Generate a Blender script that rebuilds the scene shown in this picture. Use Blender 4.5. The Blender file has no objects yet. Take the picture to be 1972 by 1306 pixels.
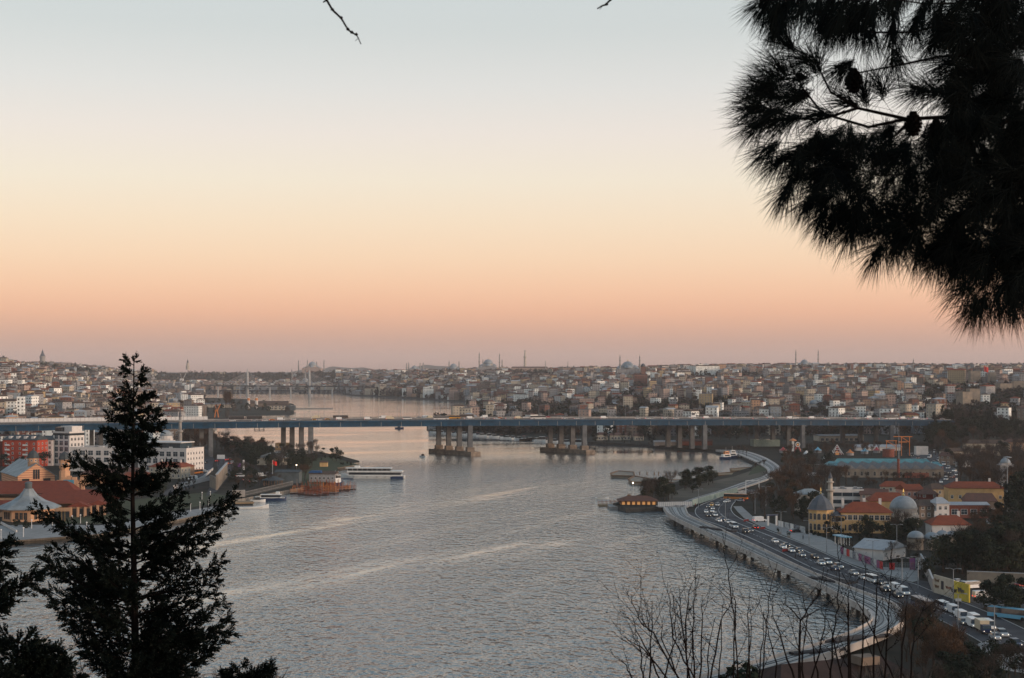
import bpy, bmesh, math, random
from mathutils import Vector, Matrix
SC = bpy.context.scene; COL = SC.collection
R = math.radians; PI = math.pi
rnd = random.Random(7)
# ------------------------------------------------------------------ camera
F, CX, HY, H = 2930.0, 986.0, 712.0, 66.0        # focal length in photo pixels, centre, horizon row, eye height
cd = bpy.data.cameras.new('camera'); cam = bpy.data.objects.new('camera', cd); COL.objects.link(cam)
cam.location = (0, 0, H); cam.rotation_euler = (R(90), 0, 0)
cd.sensor_width = 36; cd.lens = 36 * F / 1972; cd.shift_y = (HY - 653) / 1972
cd.clip_start = 0.2; cd.clip_end = 60000
cd.dof.use_dof = True; cd.dof.focus_distance = 700; cd.dof.aperture_fstop = 13
SC.camera = cam
# ------------------------------------------------------------------ sky and sun
SUN_AZ, SUN_EL = 112.0, 6.0                       # clockwise from the view direction
wd = bpy.data.worlds.new('World'); SC.world = wd; wd.use_nodes = True
nt = wd.node_tree; nt.nodes.clear()
def N(t, **k):
    n = nt.nodes.new(t)
    for a, b in k.items(): setattr(n, a, b)
    return n
def L(a, b): nt.links.new(a, b)
def M(op, *a, clamp=False):
    n = nt.nodes.new('ShaderNodeMath'); n.operation = op; n.use_clamp = clamp
    for i, x in enumerate(a):
        if isinstance(x, (int, float)): n.inputs[i].default_value = x
        else: nt.links.new(x, n.inputs[i])
    return n.outputs[0]
def ramp(fac, stops, interp='LINEAR'):
    n = nt.nodes.new('ShaderNodeValToRGB'); cr = n.color_ramp; cr.interpolation = interp
    while len(cr.elements) < len(stops): cr.elements.new(0.5)
    for e, (p, c) in zip(cr.elements, stops): e.position = p; e.color = (*c, 1) if len(c) == 3 else c
    if fac is not None: nt.links.new(fac, n.inputs[0])
    return n.outputs[0]
def s2l(r, g, b):
    f = lambda c: c / 12.92 if c <= .04045 else ((c + .055) / 1.055) ** 2.4
    return tuple(f(c / 255) for c in (r, g, b))
sky = N('ShaderNodeTexSky', sky_type='NISHITA', sun_disc=False)
sky.sun_elevation = R(SUN_EL); sky.sun_rotation = R(SUN_AZ); sky.air_density = 1.2; sky.dust_density = 2.0; sky.ozone_density = 1.5
tc = N('ShaderNodeTexCoord'); sp = N('ShaderNodeSeparateXYZ'); L(tc.outputs['Generated'], sp.inputs[0])
el = M('DIVIDE', M('ARCSINE', sp.outputs['Z']), PI / 2)          # 0 horizon .. 1 zenith
def ey(y): return math.degrees(math.atan((HY - y) / F)) / 90      # photo row -> ramp position
SKY = [(0, (170,141,133)), (690, (188,156,146)), (655, (199,160,145)), (630, (215,167,145)), (600, (231,177,149)), (560, (238,190,160)),
       (500, (239,204,175)), (430, (237,213,188)), (350, (233,219,201)), (260, (227,216,208)), (170, (215,212,209)), (60, (200,203,202))]
st = [(0.0 if i == 0 else ey(y), s2l(*c)) for i, (y, c) in enumerate(SKY)]
st += [(.20, s2l(188,199,203)), (.30, s2l(166,186,200)), (.5, s2l(140,164,184)), (1.0, s2l(108,134,160))]
grad = ramp(el, st)
# the side of the sky where the sun has just gone down is brighter
dot = M('ADD', M('MULTIPLY', sp.outputs['X'], math.sin(R(SUN_AZ))), M('MULTIPLY', sp.outputs['Y'], math.cos(R(SUN_AZ))))
glow = M('ADD', 1.0, M('MULTIPLY', M('SMOOTH_MAX', M('ADD', dot, -0.35), 0.0, 0.3), 0.7))
mg = N('ShaderNodeMix', data_type='RGBA', blend_type='MULTIPLY'); mg.inputs[0].default_value = 1
L(grad, mg.inputs[6]); cg = N('ShaderNodeCombineColor'); [L(glow, cg.inputs[i]) for i in range(3)]; L(cg.outputs[0], mg.inputs[7])
b1 = N('ShaderNodeBackground'); L(mg.outputs[2], b1.inputs[0]); b1.inputs[1].default_value = 0.80
b2 = N('ShaderNodeBackground'); L(sky.outputs[0], b2.inputs[0]); b2.inputs[1].default_value = 0.03
ad = N('ShaderNodeAddShader'); L(b1.outputs[0], ad.inputs[0]); L(b2.outputs[0], ad.inputs[1])
wo = N('ShaderNodeOutputWorld'); L(ad.outputs[0], wo.inputs['Surface'])
sd = bpy.data.lights.new('sun', 'SUN'); so = bpy.data.objects.new('sun', sd); COL.objects.link(so)
sd.energy = 2.4; sd.angle = R(14); sd.color = (1, .74, .56)
sv = Vector((math.sin(R(SUN_AZ)) * math.cos(R(SUN_EL)), math.cos(R(SUN_AZ)) * math.cos(R(SUN_EL)), math.sin(R(SUN_EL))))
so.rotation_euler = (-sv).to_track_quat('-Z', 'Y').to_euler()
vs = SC.view_settings; vs.view_transform = 'Standard'; vs.look = 'None'; vs.exposure = 0.38; vs.gamma = 1; vs.use_curve_mapping = False
cy = SC.cycles; cy.max_bounces = 5; cy.diffuse_bounces = 2; cy.glossy_bounces = 2; cy.transmission_bounces = 2; cy.volume_bounces = 0
cy.use_denoising = True; cy.caustics_reflective = False; cy.caustics_refractive = False
# ------------------------------------------------------------------ helpers
def P(px, py, z=0.0):
    y = F * (H - z) / (py - HY); return Vector(((px - CX) * y / F, y, z))
def A(px, Y, z=0.0): return Vector(((px - CX) * Y / F, Y, z))     # point in a view direction at depth Y
def ZY(Y, py): return H - (py - HY) * Y / F                        # height seen at row py at depth Y
def proj(v): return CX + v[0] / v[1] * F, HY - (v[2] - H) / v[1] * F
MATS = {}
def newmat(name):
    global nt
    m = bpy.data.materials.new(name); m.use_nodes = True; nt = m.node_tree; MATS[name] = m
    return m, nt.nodes['Principled BSDF']
def mat(name, col, rough=.75, var=.25, scale=.6, metal=0, spec=.16, bump=0, col2=None, emit=None, es=0, detail=4, obj=False, dist=.05):
    """plain surface with procedural wear: noise mixes the colour with a lighter / darker tone"""
    m, p = newmat(name)
    t = N('ShaderNodeTexCoord'); src = t.outputs['Object']
    nz = N('ShaderNodeTexNoise'); nz.inputs['Scale'].default_value = scale; nz.inputs['Detail'].default_value = detail; L(src, nz.inputs['Vector'])
    c2 = col2 or tuple(max(0, x * (1 - var)) for x in col); c1 = col if col2 else tuple(min(1, x * (1 + var)) for x in col)
    c = ramp(nz.outputs[0], [(.32, c2), (.68, c1)]); L(c, p.inputs['Base Color'])
    p.inputs['Roughness'].default_value = rough; p.inputs['Metallic'].default_value = metal; p.inputs['Specular IOR Level'].default_value = spec
    if bump:
        b = N('ShaderNodeBump'); b.inputs['Strength'].default_value = bump; b.inputs['Distance'].default_value = dist
        L(nz.outputs[0], b.inputs['Height']); L(b.outputs[0], p.inputs['Normal'])
    if emit: p.inputs['Emission Color'].default_value = (*emit, 1); p.inputs['Emission Strength'].default_value = es
    return m
class MB:
    def __init__(s): s.v = []; s.f = []; s.m = []
    def face(s, pts, m=0):
        i = len(s.v); s.v += [tuple(p) for p in pts]; s.f.append(tuple(range(i, i + len(pts)))); s.m.append(m)
    def add(s, vs, fs, m=0):
        i = len(s.v); s.v += [tuple(p) for p in vs]
        for f in fs: s.f.append(tuple(i + k for k in f)); s.m.append(m)
    def box(s, c, d, rz=0, m=0, top=None):
        """c centre of the base, d full sizes, top = scale of the upper face"""
        x, y, z = d[0] / 2, d[1] / 2, d[2]; k = top or 1
        if isinstance(k, (int, float)): k = (k, k)
        co, si = math.cos(rz), math.sin(rz)
        q = [(-x, -y, 0), (x, -y, 0), (x, y, 0), (-x, y, 0), (-x * k[0], -y * k[1], z), (x * k[0], -y * k[1], z), (x * k[0], y * k[1], z), (-x * k[0], y * k[1], z)]
        s.add([(c[0] + a * co - b * si, c[1] + a * si + b * co, c[2] + h) for a, b, h in q],
              [(3, 2, 1, 0), (4, 5, 6, 7), (0, 1, 5, 4), (1, 2, 6, 5), (2, 3, 7, 6), (3, 0, 4, 7)], m)
        return s
    def gable(s, c, d, h, ov=.4, rz=0, m=0, hip=0.0, th=.15):
        """roof over a d[0] x d[1] plan at height c[2], ridge along x; hip = how far each ridge end is pulled in"""
        x, y = d[0] / 2 + ov, d[1] / 2 + ov; r = x - hip; co, si = math.cos(rz), math.sin(rz)
        q = [(-x, -y, -th), (x, -y, -th), (x, y, -th), (-x, y, -th), (-x, -y, 0), (x, -y, 0), (x, y, 0), (-x, y, 0), (-r, 0, h), (r, 0, h)]
        s.add([(c[0] + a * co - b * si, c[1] + a * si + b * co, c[2] + e) for a, b, e in q],
              [(3, 2, 1, 0), (0, 1, 5, 4), (1, 2, 6, 5), (2, 3, 7, 6), (3, 0, 4, 7), (4, 5, 9, 8), (6, 7, 8, 9), (5, 6, 9), (7, 4, 8)], m)
        return s
    def cyl(s, c, r0, r1, h, n=12, m=0, cap=True, rz=0):
        a = [(math.cos(2 * PI * i / n + rz), math.sin(2 * PI * i / n + rz)) for i in range(n)]
        vs = [(c[0] + x * r0, c[1] + y * r0, c[2]) for x, y in a] + [(c[0] + x * r1, c[1] + y * r1, c[2] + h) for x, y in a]
        fs = [(i, (i + 1) % n, n + (i + 1) % n, n + i) for i in range(n)]
        if cap: fs += [tuple(range(n, 2 * n)), tuple(range(n - 1, -1, -1))]
        s.add(vs, fs, m); return s
    def lathe(s, c, prof, n=16, m=0, rz=0, sx=1, sy=1):
        k = len(prof); vs = []
        for r, z in prof:
            vs += [(c[0] + sx * r * math.cos(2 * PI * i / n + rz), c[1] + sy * r * math.sin(2 * PI * i / n + rz), c[2] + z) for i in range(n)]
        fs = [(j * n + i, j * n + (i + 1) % n, (j + 1) * n + (i + 1) % n, (j + 1) * n + i) for j in range(k - 1) for i in range(n)]
        fs.append(tuple(range(n - 1, -1, -1))); fs.append(tuple(range((k - 1) * n, k * n)))
        s.add(vs, fs, m); return s
    def dome(s, c, r, h=None, n=20, m=0, k=6):
        h = h or r; return s.lathe(c, [(max(r * math.cos(PI / 2 * i / k), .01), h * math.sin(PI / 2 * i / k)) for i in range(k + 1)], n, m)
    def tube(s, pts, r, n=5, m=0):
        """pts a polyline, r one radius or one for each point"""
        pts = [Vector(p) for p in pts]; rr = r if isinstance(r, (list, tuple)) else [r] * len(pts); vs = []
        for i, p in enumerate(pts):
            d = (pts[min(i + 1, len(pts) - 1)] - pts[max(i - 1, 0)]).normalized()
            u = d.cross(Vector((0, 0, 1)) if abs(d.z) < .9 else Vector((1, 0, 0))).normalized(); w = d.cross(u)
            vs += [p + (u * math.cos(2 * PI * j / n) + w * math.sin(2 * PI * j / n)) * rr[i] for j in range(n)]
        k = len(pts)
        fs = [(j * n + i, j * n + (i + 1) % n, (j + 1) * n + (i + 1) % n, (j + 1) * n + i) for j in range(k - 1) for i in range(n)]
        fs += [tuple(range(n - 1, -1, -1)), tuple(range((k - 1) * n, k * n))]
        s.add(vs, fs, m); return s
    def strip(s, a, b, m=0):
        for i in range(len(a) - 1): s.face([a[i], a[i + 1], b[i + 1], b[i]], m)
        return s
    def prism(s, poly, z0, z1, m=0, side=None):
        """poly list of (x, y)"""
        if sum(poly[i - 1][0] * poly[i][1] - poly[i][0] * poly[i - 1][1] for i in range(len(poly))) < 0: poly = poly[::-1]
        n = len(poly); vs = [(x, y, z0) for x, y in poly] + [(x, y, z1) for x, y in poly]
        s.add(vs, [tuple(range(n, 2 * n))], m); s.add(vs, [(i, (i + 1) % n, n + (i + 1) % n, n + i) for i in range(n)], m if side is None else side)
        return s
    def build(s, name, mats, parent=None, smooth=False, loc=None, rz=0):
        me = bpy.data.meshes.new(name); me.from_pydata(s.v, [], s.f)
        for m in (mats if isinstance(mats, (list, tuple)) else [mats]): me.materials.append(MATS[m] if isinstance(m, str) else m)
        if any(s.m): me.polygons.foreach_set('material_index', s.m)
        if smooth: me.polygons.foreach_set('use_smooth', [True] * len(s.f))
        me.update(); o = bpy.data.objects.new(name, me); COL.objects.link(o)
        if parent: o.parent = parent
        if loc is not None: o.location = loc
        if rz: o.rotation_euler = (0, 0, rz)
        return o
THINGS = []
def tag(o, label, cat, group=None):
    o['label'] = label; o['category'] = cat
    if group: o['group'] = group
    THINGS.append(o); return o
def thing(name, label, cat, loc=(0, 0, 0), rz=0, group=None):
    o = bpy.data.objects.new(name, None); o.empty_display_size = .5; COL.objects.link(o); o.location = loc; o.rotation_euler = (0, 0, rz)
    return tag(o, label, cat, group)
def structure(o, kind='structure'): o['kind'] = kind; return o
def dup(o, loc, rz=0, label=None, group=None, sc=None):
    def cp(a, par):
        c = a.copy(); COL.objects.link(c); c.parent = par
        for k in a.children: cp(k, c)
        return c
    r = cp(o, None); r.location = loc; r.rotation_euler = (0, 0, rz)
    if sc: r.scale = sc if isinstance(sc, (tuple, list)) else (sc, sc, sc)
    if label: r['label'] = label
    if group: r['group'] = group
    THINGS.append(r); return r
def interp(tab, x):
    if x <= tab[0][0]: return tab[0][1]
    for (a, b), (c, d) in zip(tab, tab[1:]):
        if x <= c: return b + (d - b) * (x - a) / (c - a)
    return tab[-1][1]
# ------------------------------------------------------------------ materials of the setting
WAVE = 1.0
def water_mat():
    m, p = newmat('water')
    t = N('ShaderNodeTexCoord'); pos = t.outputs['Object']; s = N('ShaderNodeSeparateXYZ'); L(pos, s.inputs[0])
    def noise(sc, det, vec=pos, rough=.5):
        n = N('ShaderNodeTexNoise'); n.inputs['Scale'].default_value = sc; n.inputs['Detail'].default_value = det; n.inputs['Roughness'].default_value = rough
        L(vec, n.inputs['Vector']); return n.outputs[0]
    def mapped(scale, rz):
        q = N('ShaderNodeMapping'); q.vector_type = 'TEXTURE'; q.inputs['Scale'].default_value = tuple(1 / k for k in scale); q.inputs['Rotation'].default_value = (0, 0, rz); L(pos, q.inputs['Vector']); return q.outputs[0]
    warp = M('MULTIPLY', M('ADD', noise(.012, 3), -.5), 26.0)
    warp2 = M('MULTIPLY', M('ADD', noise(.07, 4), -.5), 18.0)
    # slicks left by wakes: calmer bands along lines of the water
    mask = None
    for (x0, y0, x1, y1, bend, w, k) in SLICKS:
        dx, dy = x1 - x0, y1 - y0; ln = math.hypot(dx, dy); dx /= ln; dy /= ln
        rx = M('ADD', s.outputs['X'], -x0); ry = M('ADD', s.outputs['Y'], -y0)
        al = M('ADD', M('MULTIPLY', rx, dx), M('MULTIPLY', ry, dy))
        ac = M('ADD', M('MULTIPLY', rx, -dy), M('MULTIPLY', ry, dx))
        u = M('DIVIDE', al, ln); arc = M('MULTIPLY', M('MULTIPLY', u, M('SUBTRACT', 1.0, u)), 4 * bend)
        dd = M('ABSOLUTE', M('ADD', M('ADD', M('SUBTRACT', ac, arc), warp), warp2))
        band = M('SUBTRACT', 1.0, M('DIVIDE', dd, w), clamp=True)
        end = M('MULTIPLY', M('MULTIPLY', M('ADD', u, .12), 6.0, clamp=True), M('MULTIPLY', M('SUBTRACT', 1.08, u), 5.0, clamp=True))
        gr = M('MULTIPLY', M('SUBTRACT', noise(1, 4, mapped((.012, .11, 1), 1.12)), .30), 2.6, clamp=True)
        b = M('MULTIPLY', M('MULTIPLY', M('MULTIPLY', M('POWER', band, 1.3), gr), end), k)
        mask = b if mask is None else M('MAXIMUM', mask, b)
    cat = M('MULTIPLY', M('SUBTRACT', noise(1, 5, mapped((.0045, .034, 1), 1.12), .62), .50), 5.0, clamp=True)   # cat's-paws of wind
    far = M('DIVIDE', M('ADD', s.outputs['Y'], -960.0), 220.0, clamp=True)
    patch = M('MULTIPLY', M('SUBTRACT', noise(1, 4, mapped((.006, .014, 1), .25)), .44), 6.0, clamp=True)
    calm = M('MAXIMUM', M('MAXIMUM', mask, M('MULTIPLY', cat, .6)), M('MULTIPLY', far, M('ADD', .78, M('MULTIPLY', patch, .22))), clamp=True)
    h = M('ADD', M('ADD', M('MULTIPLY', noise(1, 3, mapped((.58, .26, 1), .12)), .95), M('MULTIPLY', noise(1, 2, mapped((.2, .11, 1), .3)), 1.1)), M('MULTIPLY', noise(1, 2, mapped((1.1, .5, 1), 0)), .28))
    st = M('ADD', 1.0, M('MULTIPLY', calm, -.965))
    b = N('ShaderNodeBump'); b.inputs['Distance'].default_value = WAVE; L(st, b.inputs['Strength']); L(h, b.inputs['Height'])
    L(b.outputs[0], p.inputs['Normal'])
    p.inputs['Base Color'].default_value = (.040, .080, .100, 1); p.inputs['IOR'].default_value = 1.7
    L(M('ADD', .055, M('MULTIPLY', calm, -.02)), p.inputs['Roughness']); p.inputs['Specular IOR Level'].default_value = .5
def pl2(a, b):
    u, v = P(*a), P(*b); return u.x, u.y, v.x, v.y
SLICKS = [(*pl2((330, 1075), (1160, 925)), 14, 38, 1.1), (*pl2((330, 1165), (1110, 1040)), 6, 27, 1.1), (*pl2((1000, 945), (1400, 915)), 0, 12, .6),
          (*pl2((400, 1215), (640, 1165)), 0, 6, .55), (*pl2((780, 1310), (1230, 1215)), 3, 6, .6), (*pl2((640, 845), (760, 930)), 0, 22, .9),
          (*pl2((700, 1010), (1190, 990)), 3, 7, .4), (*pl2((750, 1262), (960, 1245)), 0, 4, .7)]
water_mat()
mat('ground_earth', (.042, .038, .032), .95, .4, .05, detail=8, col2=(.018, .02, .016), spec=.05)
mat('hill_earth', (.045, .042, .036), .95, .4, .02, detail=8, col2=(.02, .025, .02), spec=.05)
mat('grass', (.05, .06, .03), .95, .3, .12, detail=8, col2=(.035, .04, .02))
mat('paving', (.24, .23, .22), .85, .15, .25, detail=8)
mat('asphalt', (.06, .06, .065), .85, .3, .12, detail=10, spec=.06)
mat('quay_stone', (.2, .18, .155), .9, .35, .5, detail=8)
mat('quay_shaded', (.06, .055, .05), .95, .35, .5, detail=8)  # quay stone darkened: shadow under the tram viaduct put into the colour
mat('concrete', (.36, .35, .34), .85, .15, .35, detail=8)
mat('sand', (.115, .096, .074), .95, .3, .08, detail=8, col2=(.06,.052,.04))
# ------------------------------------------------------------------ terrain
w = MB(); w.face([(-9000, -300, 0), (9000, -300, 0), (9000, 9000, 0), (-9000, 9000, 0)]); structure(w.build('water', 'water'))
w = MB(); w.face([(-25000, -600, -4), (25000, -600, -4), (25000, 40000, -4), (-25000, 40000, -4)]); structure(w.build('sea_bed', 'ground_earth'))
PROF = {
 -600: [(1150,0),(1250,6),(1450,28),(1750,46),(2200,72),(2600,86),(3500,80),(6000,60)],
 0:   [(1180,-3),(1240,6),(1420,22),(1700,36),(2200,60),(2600,74),(3500,70),(6000,60)],
 82:  [(1180,-3),(1240,5),(1420,16),(1800,29),(2400,47),(3200,60),(4500,76),(4700,77),(5500,70),(7000,50)],
 200: [(1200,-3),(1260,3),(1500,6),(2000,18),(2600,26),(3500,45),(4500,61),(5200,60),(6000,50)],
 290: [(1200,-3),(1260,2),(1800,5),(2300,9),(3000,10),(3400,5),(3600,-3),(4500,-3),(4620,3),(4900,22),(5600,58),(6500,60)],
 330: [(1200,-3),(1260,2),(2600,5),(3300,5),(3500,2),(3600,-3),(4500,-3),(4620,3),(5000,8),(5300,30),(5700,62),(6500,62)],
 400: [(1250,-3),(1950,-3),(2000,2),(3200,4),(3500,2),(3600,-3),(4500,-3),(4620,3),(5000,8),(5300,32),(5700,66),(6500,60)],
 560: [(1250,-3),(2150,-3),(2230,2),(2900,2),(3000,-3),(4500,-3),(4620,3),(5000,5),(5300,30),(5600,58),(6300,62),(7000,50)],
 575: [(1250,-3),(4500,-3),(4620,3),(5000,5),(5300,30),(5600,58),(6300,62),(7000,50)],
 640: [(1250,-3),(4420,-3),(4520,3),(4750,12),(5000,35),(5400,56),(6300,60),(7000,50)],
 720: [(1250,-3),(3650,-3),(3750,2),(4200,12),(4700,40),(5000,54),(6000,50)],
 800: [(1250,-3),(3350,-3),(3450,2),(3900,20),(4500,52),(4900,56),(6000,50)],
 836: [(1250,-3),(1590,-3),(1620,2),(1850,2),(1950,-3),(3200,-3),(3300,2),(3700,20),(4400,52),(4900,58),(6000,50)],
 880: [(1250,-3),(1540,-3),(1570,2),(1850,2),(1950,-3),(3080,-3),(3180,2),(3600,20),(4300,50),(4800,60),(6000,50)],
 900: [(1250,-3),(1515,-3),(1545,2),(2800,2),(2860,-3),(2990,-3),(3090,2),(3500,20),(4250,50),(4800,62),(6000,50)],
 950: [(1250,-3),(1480,-3),(1510,2),(2780,2),(3100,7),(3600,28),(4200,52),(4700,62),(6000,50)],
 1000:[(1250,-3),(1430,-3),(1460,2),(2300,5),(2700,14),(3300,35),(4000,57),(4600,62),(6000,50)],
 1100:[(1250,-3),(1370,-3),(1400,2),(2100,5),(2500,20),(3000,40),(3600,62),(4200,60),(6000,50)],
 1200:[(1200,-3),(1310,-3),(1330,2),(1900,5),(2300,18),(2800,42),(3100,57),(3600,60),(6000,50)],
 1350:[(1200,-3),(1250,1.6),(1700,5),(2100,20),(2600,42),(3200,66),(3800,66),(6000,55)],
 1550:[(1100,-3),(1200,1.6),(1600,5),(1900,18),(2300,32),(2800,50),(3500,68),(4000,71),(4600,70),(6000,60)],
 1700:[(1100,-3),(1200,1.6),(1500,5),(1800,20),(2200,38),(2800,58),(3300,68),(4000,68),(6000,60)],
 1785:[(1100,-3),(1250,1.6),(1500,6),(1800,22),(2200,43),(2700,60),(3300,67),(6000,60)],
 1815:[(1100,-3),(1200,1.6),(1262,12),(1310,19),(1450,17),(1700,20),(1900,29),(2200,46),(2650,61),(3000,66),(6000,60)],
 1850:[(1100,-3),(1190,1.6),(1255,13),(1310,19),(1450,17),(1700,20),(1900,30),(2200,48),(2600,62),(3000,65),(6000,60)],
 1972:[(1000,-3),(1100,1.6),(1350,4),(1500,10),(1700,24),(2000,40),(2400,58),(2800,65),(6000,60)],
 2600:[(1000,-3),(1100,2),(1350,6),(1500,14),(1700,28),(2000,44),(2400,62),(2800,68),(6000,60)]}
PROF = {k: [(Y, z - (10 if k > 290 else 4) * min(1, max(0, (z - 8) / 40))) for Y, z in v] for k, v in PROF.items()}
PK = sorted(PROF)
def terr(px, Y):
    if px <= PK[0]: return interp(PROF[PK[0]], Y)
    for a, b in zip(PK, PK[1:]):
        if px <= b:
            t = (px - a) / (b - a); return interp(PROF[a], Y) * (1 - t) + interp(PROF[b], Y) * t
    return interp(PROF[PK[-1]], Y)
def terr_xy(x, y): return terr(CX + x / y * F, y)
pxs = sorted(set(list(range(-600, 2600, 25)) + PK)); ys = [1000 * 1.022 ** i for i in range(86)]
w = MB(); nx = len(pxs)
w.v = [tuple(A(px, Y, terr(px, Y))) for Y in ys for px in pxs]
w.f = [(j * nx + i, j * nx + i + 1, (j + 1) * nx + i + 1, (j + 1) * nx + i) for j in range(len(ys) - 1) for i in range(nx - 1)]; w.m = [0] * len(w.f)
structure(w.build('hills', 'hill_earth', smooth=True))
# distant mountains beyond the strait
w = MB(); mp = [(-700, 20), (200, 24), (420, 26), (600, 60), (645, 95), (700, 75), (760, 60), (830, 105), (900, 80), (1000, 40), (2600, 40)]
ys2 = [11000, 12500, 14000]; ms = list(range(-700, 2601, 20))
w.v = [tuple(A(px, Y, 0 if j != 1 else interp(mp, px) + 6 * math.sin(px * .11) + 4 * math.sin(px * .37))) for j, Y in enumerate(ys2) for px in ms]
w.f = [(j * len(ms) + i, j * len(ms) + i + 1, (j + 1) * len(ms) + i + 1, (j + 1) * len(ms) + i) for j in range(2) for i in range(len(ms) - 1)]; w.m = [0] * len(w.f)
structure(w.build('distant_hills', 'hill_earth', smooth=True))
def land(name, pts, z, m, side, z0=-2, extra=()):
    poly = [tuple(P(a, b, 0).xy) for a, b in pts] + list(extra)
    return structure(MB().prism(poly, z0, z, 0, 1).build(name, [m, side]))
def sheet(name, pts, z, m, zp=2.0):
    w = MB(); q = [P(a, b, zp) for a, b in pts]; q = [(v.x, v.y, z) for v in q]
    if sum(q[i - 1][0] * q[i][1] - q[i][0] * q[i - 1][1] for i in range(len(q))) < 0: q = q[::-1]
    w.face(q); return structure(w.build(name, m))
LS = [(-250,1095),(0,1046),(190,1031),(310,1010),(424,986),(432,978),(446,972),(500,961),(560,950),(600,942),(640,930),(652,912),(647,902),(692,896),(692,893),(660,884),(635,879),(604,873),(529,866),(482,856),(432,851),(414,843),(404,832)]
land('shore_ground', LS, 2.0, 'ground_earth', 'quay_stone', extra=[(-330, 1700), (-900, 1700), (-900, 500)])
RS = [(1000,849.5),(1032,847),(1140,855.6),(1246,861),(1332,867),(1387,872),(1423,882),(1455,898),(1447,905),(1413,916),(1410,920),(1368,925),(1312,932),(1285,940),(1225,962),(1180,978),(1205,987),(1275,984),
      (1300,988),(1325,1000),(1373,1022),(1461,1064),(1536,1101),(1639,1140),(1710,1166),(1733,1182),(1738,1200),(1690,1243),(1560,1285),(1420,1325),(1250,1380)]
land('embankment_ground', RS, 2.0, 'ground_earth', 'quay_shaded', extra=[(20, 90), (900, 90), (1200, 1500), (80, 1500)])
# ------------------------------------------------------------------ materials of buildings and things
def wallmat(name, col, su=3.2, sv=3.1, win=(.30, .72, .22, .66), dark=(.025, .03, .035), var=.18, lit=0.0):
    """rendered wall with rows of windows set by the wall's own metres: for buildings too far for modelled windows"""
    m, p = newmat(name)
    t = N('ShaderNodeTexCoord'); o = N('ShaderNodeSeparateXYZ'); L(t.outputs['Object'], o.inputs[0])
    g = N('ShaderNodeNewGeometry'); vt = N('ShaderNodeVectorTransform', vector_type='NORMAL', convert_from='WORLD', convert_to='OBJECT'); L(g.outputs['Normal'], vt.inputs[0])
    n = N('ShaderNodeSeparateXYZ'); L(vt.outputs[0], n.inputs[0])
    u = M('SUBTRACT', M('MULTIPLY', n.outputs[0], o.outputs[1]), M('MULTIPLY', n.outputs[1], o.outputs[0]))
    a = M('DIVIDE', u, su); b = M('DIVIDE', o.outputs[2], sv); fa = M('FRACT', a); fb = M('FRACT', b)
    ins = lambda x, l, h: M('MULTIPLY', M('GREATER_THAN', x, l), M('LESS_THAN', x, h))
    wm = M('MULTIPLY', M('MULTIPLY', ins(fa, win[0], win[1]), ins(fb, win[2], win[3])), M('LESS_THAN', M('ABSOLUTE', n.outputs[2]), .3))
    cell = N('ShaderNodeCombineXYZ'); L(M('FLOOR', a), cell.inputs[0]); L(M('FLOOR', b), cell.inputs[1]); L(M('MULTIPLY', n.outputs[0], 3.0), cell.inputs[2])
    wn = N('ShaderNodeTexWhiteNoise'); L(cell.outputs[0], wn.inputs['Vector'])
    nz = N('ShaderNodeTexNoise'); nz.inputs['Scale'].default_value = .35; nz.inputs['Detail'].default_value = 6; L(t.outputs['Object'], nz.inputs['Vector'])
    base = ramp(nz.outputs[0], [(.3, tuple(x * (1 - var) for x in col)), (.7, tuple(min(1, x * (1 + var)) for x in col))])
    wc = ramp(wn.outputs[0], [(.0, dark), (.7, tuple(x * 1.6 for x in dark)), (.9, tuple(x * .5 for x in col))])
    mx = N('ShaderNodeMix', data_type='RGBA'); L(wm, mx.inputs[0]); L(base, mx.inputs[6]); L(wc, mx.inputs[7]); L(mx.outputs[2], p.inputs['Base Color'])
    L(M('SUBTRACT', .85, M('MULTIPLY', wm, .65)), p.inputs['Roughness'])
    return m
WALLS = {'cream': (0.394, 0.339, 0.266), 'pale pink': (0.346, 0.249, 0.209), 'pale grey': (0.273, 0.265, 0.265), 'white': (0.72, 0.715, 0.676), 'sandy yellow': (0.353, 0.26, 0.151), 'red brick': (0.137, 0.057, 0.04), 'dusty blue': (0.201, 0.233, 0.258), 'brown': (0.169, 0.125, 0.096), 'peach': (0.378, 0.226, 0.143), 'dark grey': (0.12, 0.12, 0.125)}
WNAMES = list(WALLS); WW = [5, 3.5, 6, 5, 1.1, 2, 1.4, 3, 1.2, 2.4]
for k, c in WALLS.items(): wallmat('wall ' + k, c)
def tilemat(name, col, col2, sc=1.2):
    m, p = newmat(name); t = N('ShaderNodeTexCoord')
    nz = N('ShaderNodeTexNoise'); nz.inputs['Scale'].default_value = .5; nz.inputs['Detail'].default_value = 8; nz.inputs['Roughness'].default_value = .7; L(t.outputs['Object'], nz.inputs['Vector'])
    wv = N('ShaderNodeTexWave', bands_direction='X'); wv.inputs['Scale'].default_value = sc; wv.inputs['Distortion'].default_value = .6; L(t.outputs['Object'], wv.inputs['Vector'])
    L(ramp(nz.outputs[0], [(.3, col2), (.7, col)]), p.inputs['Base Color']); p.inputs['Roughness'].default_value = .9; p.inputs['Specular IOR Level'].default_value = .08
    b = N('ShaderNodeBump'); b.inputs['Strength'].default_value = .5; b.inputs['Distance'].default_value = .06; L(wv.outputs[1], b.inputs['Height']); L(b.outputs[0], p.inputs['Normal'])
ROOFS = {'hall red': ((.20,.05,.03),(.13,.036,.025)), 'terracotta': ((.24,.066,.036),(.15,.046,.03)), 'weathered red': ((.135,.07,.055),(.085,.055,.048)), 'brown tiled': ((.12,.08,.06),(.07,.05,.042)), 'flat grey': ((.21,.20,.195),(.12,.118,.118)), 'pale metal': ((.40,.40,.41),(.28,.29,.30))}
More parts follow.
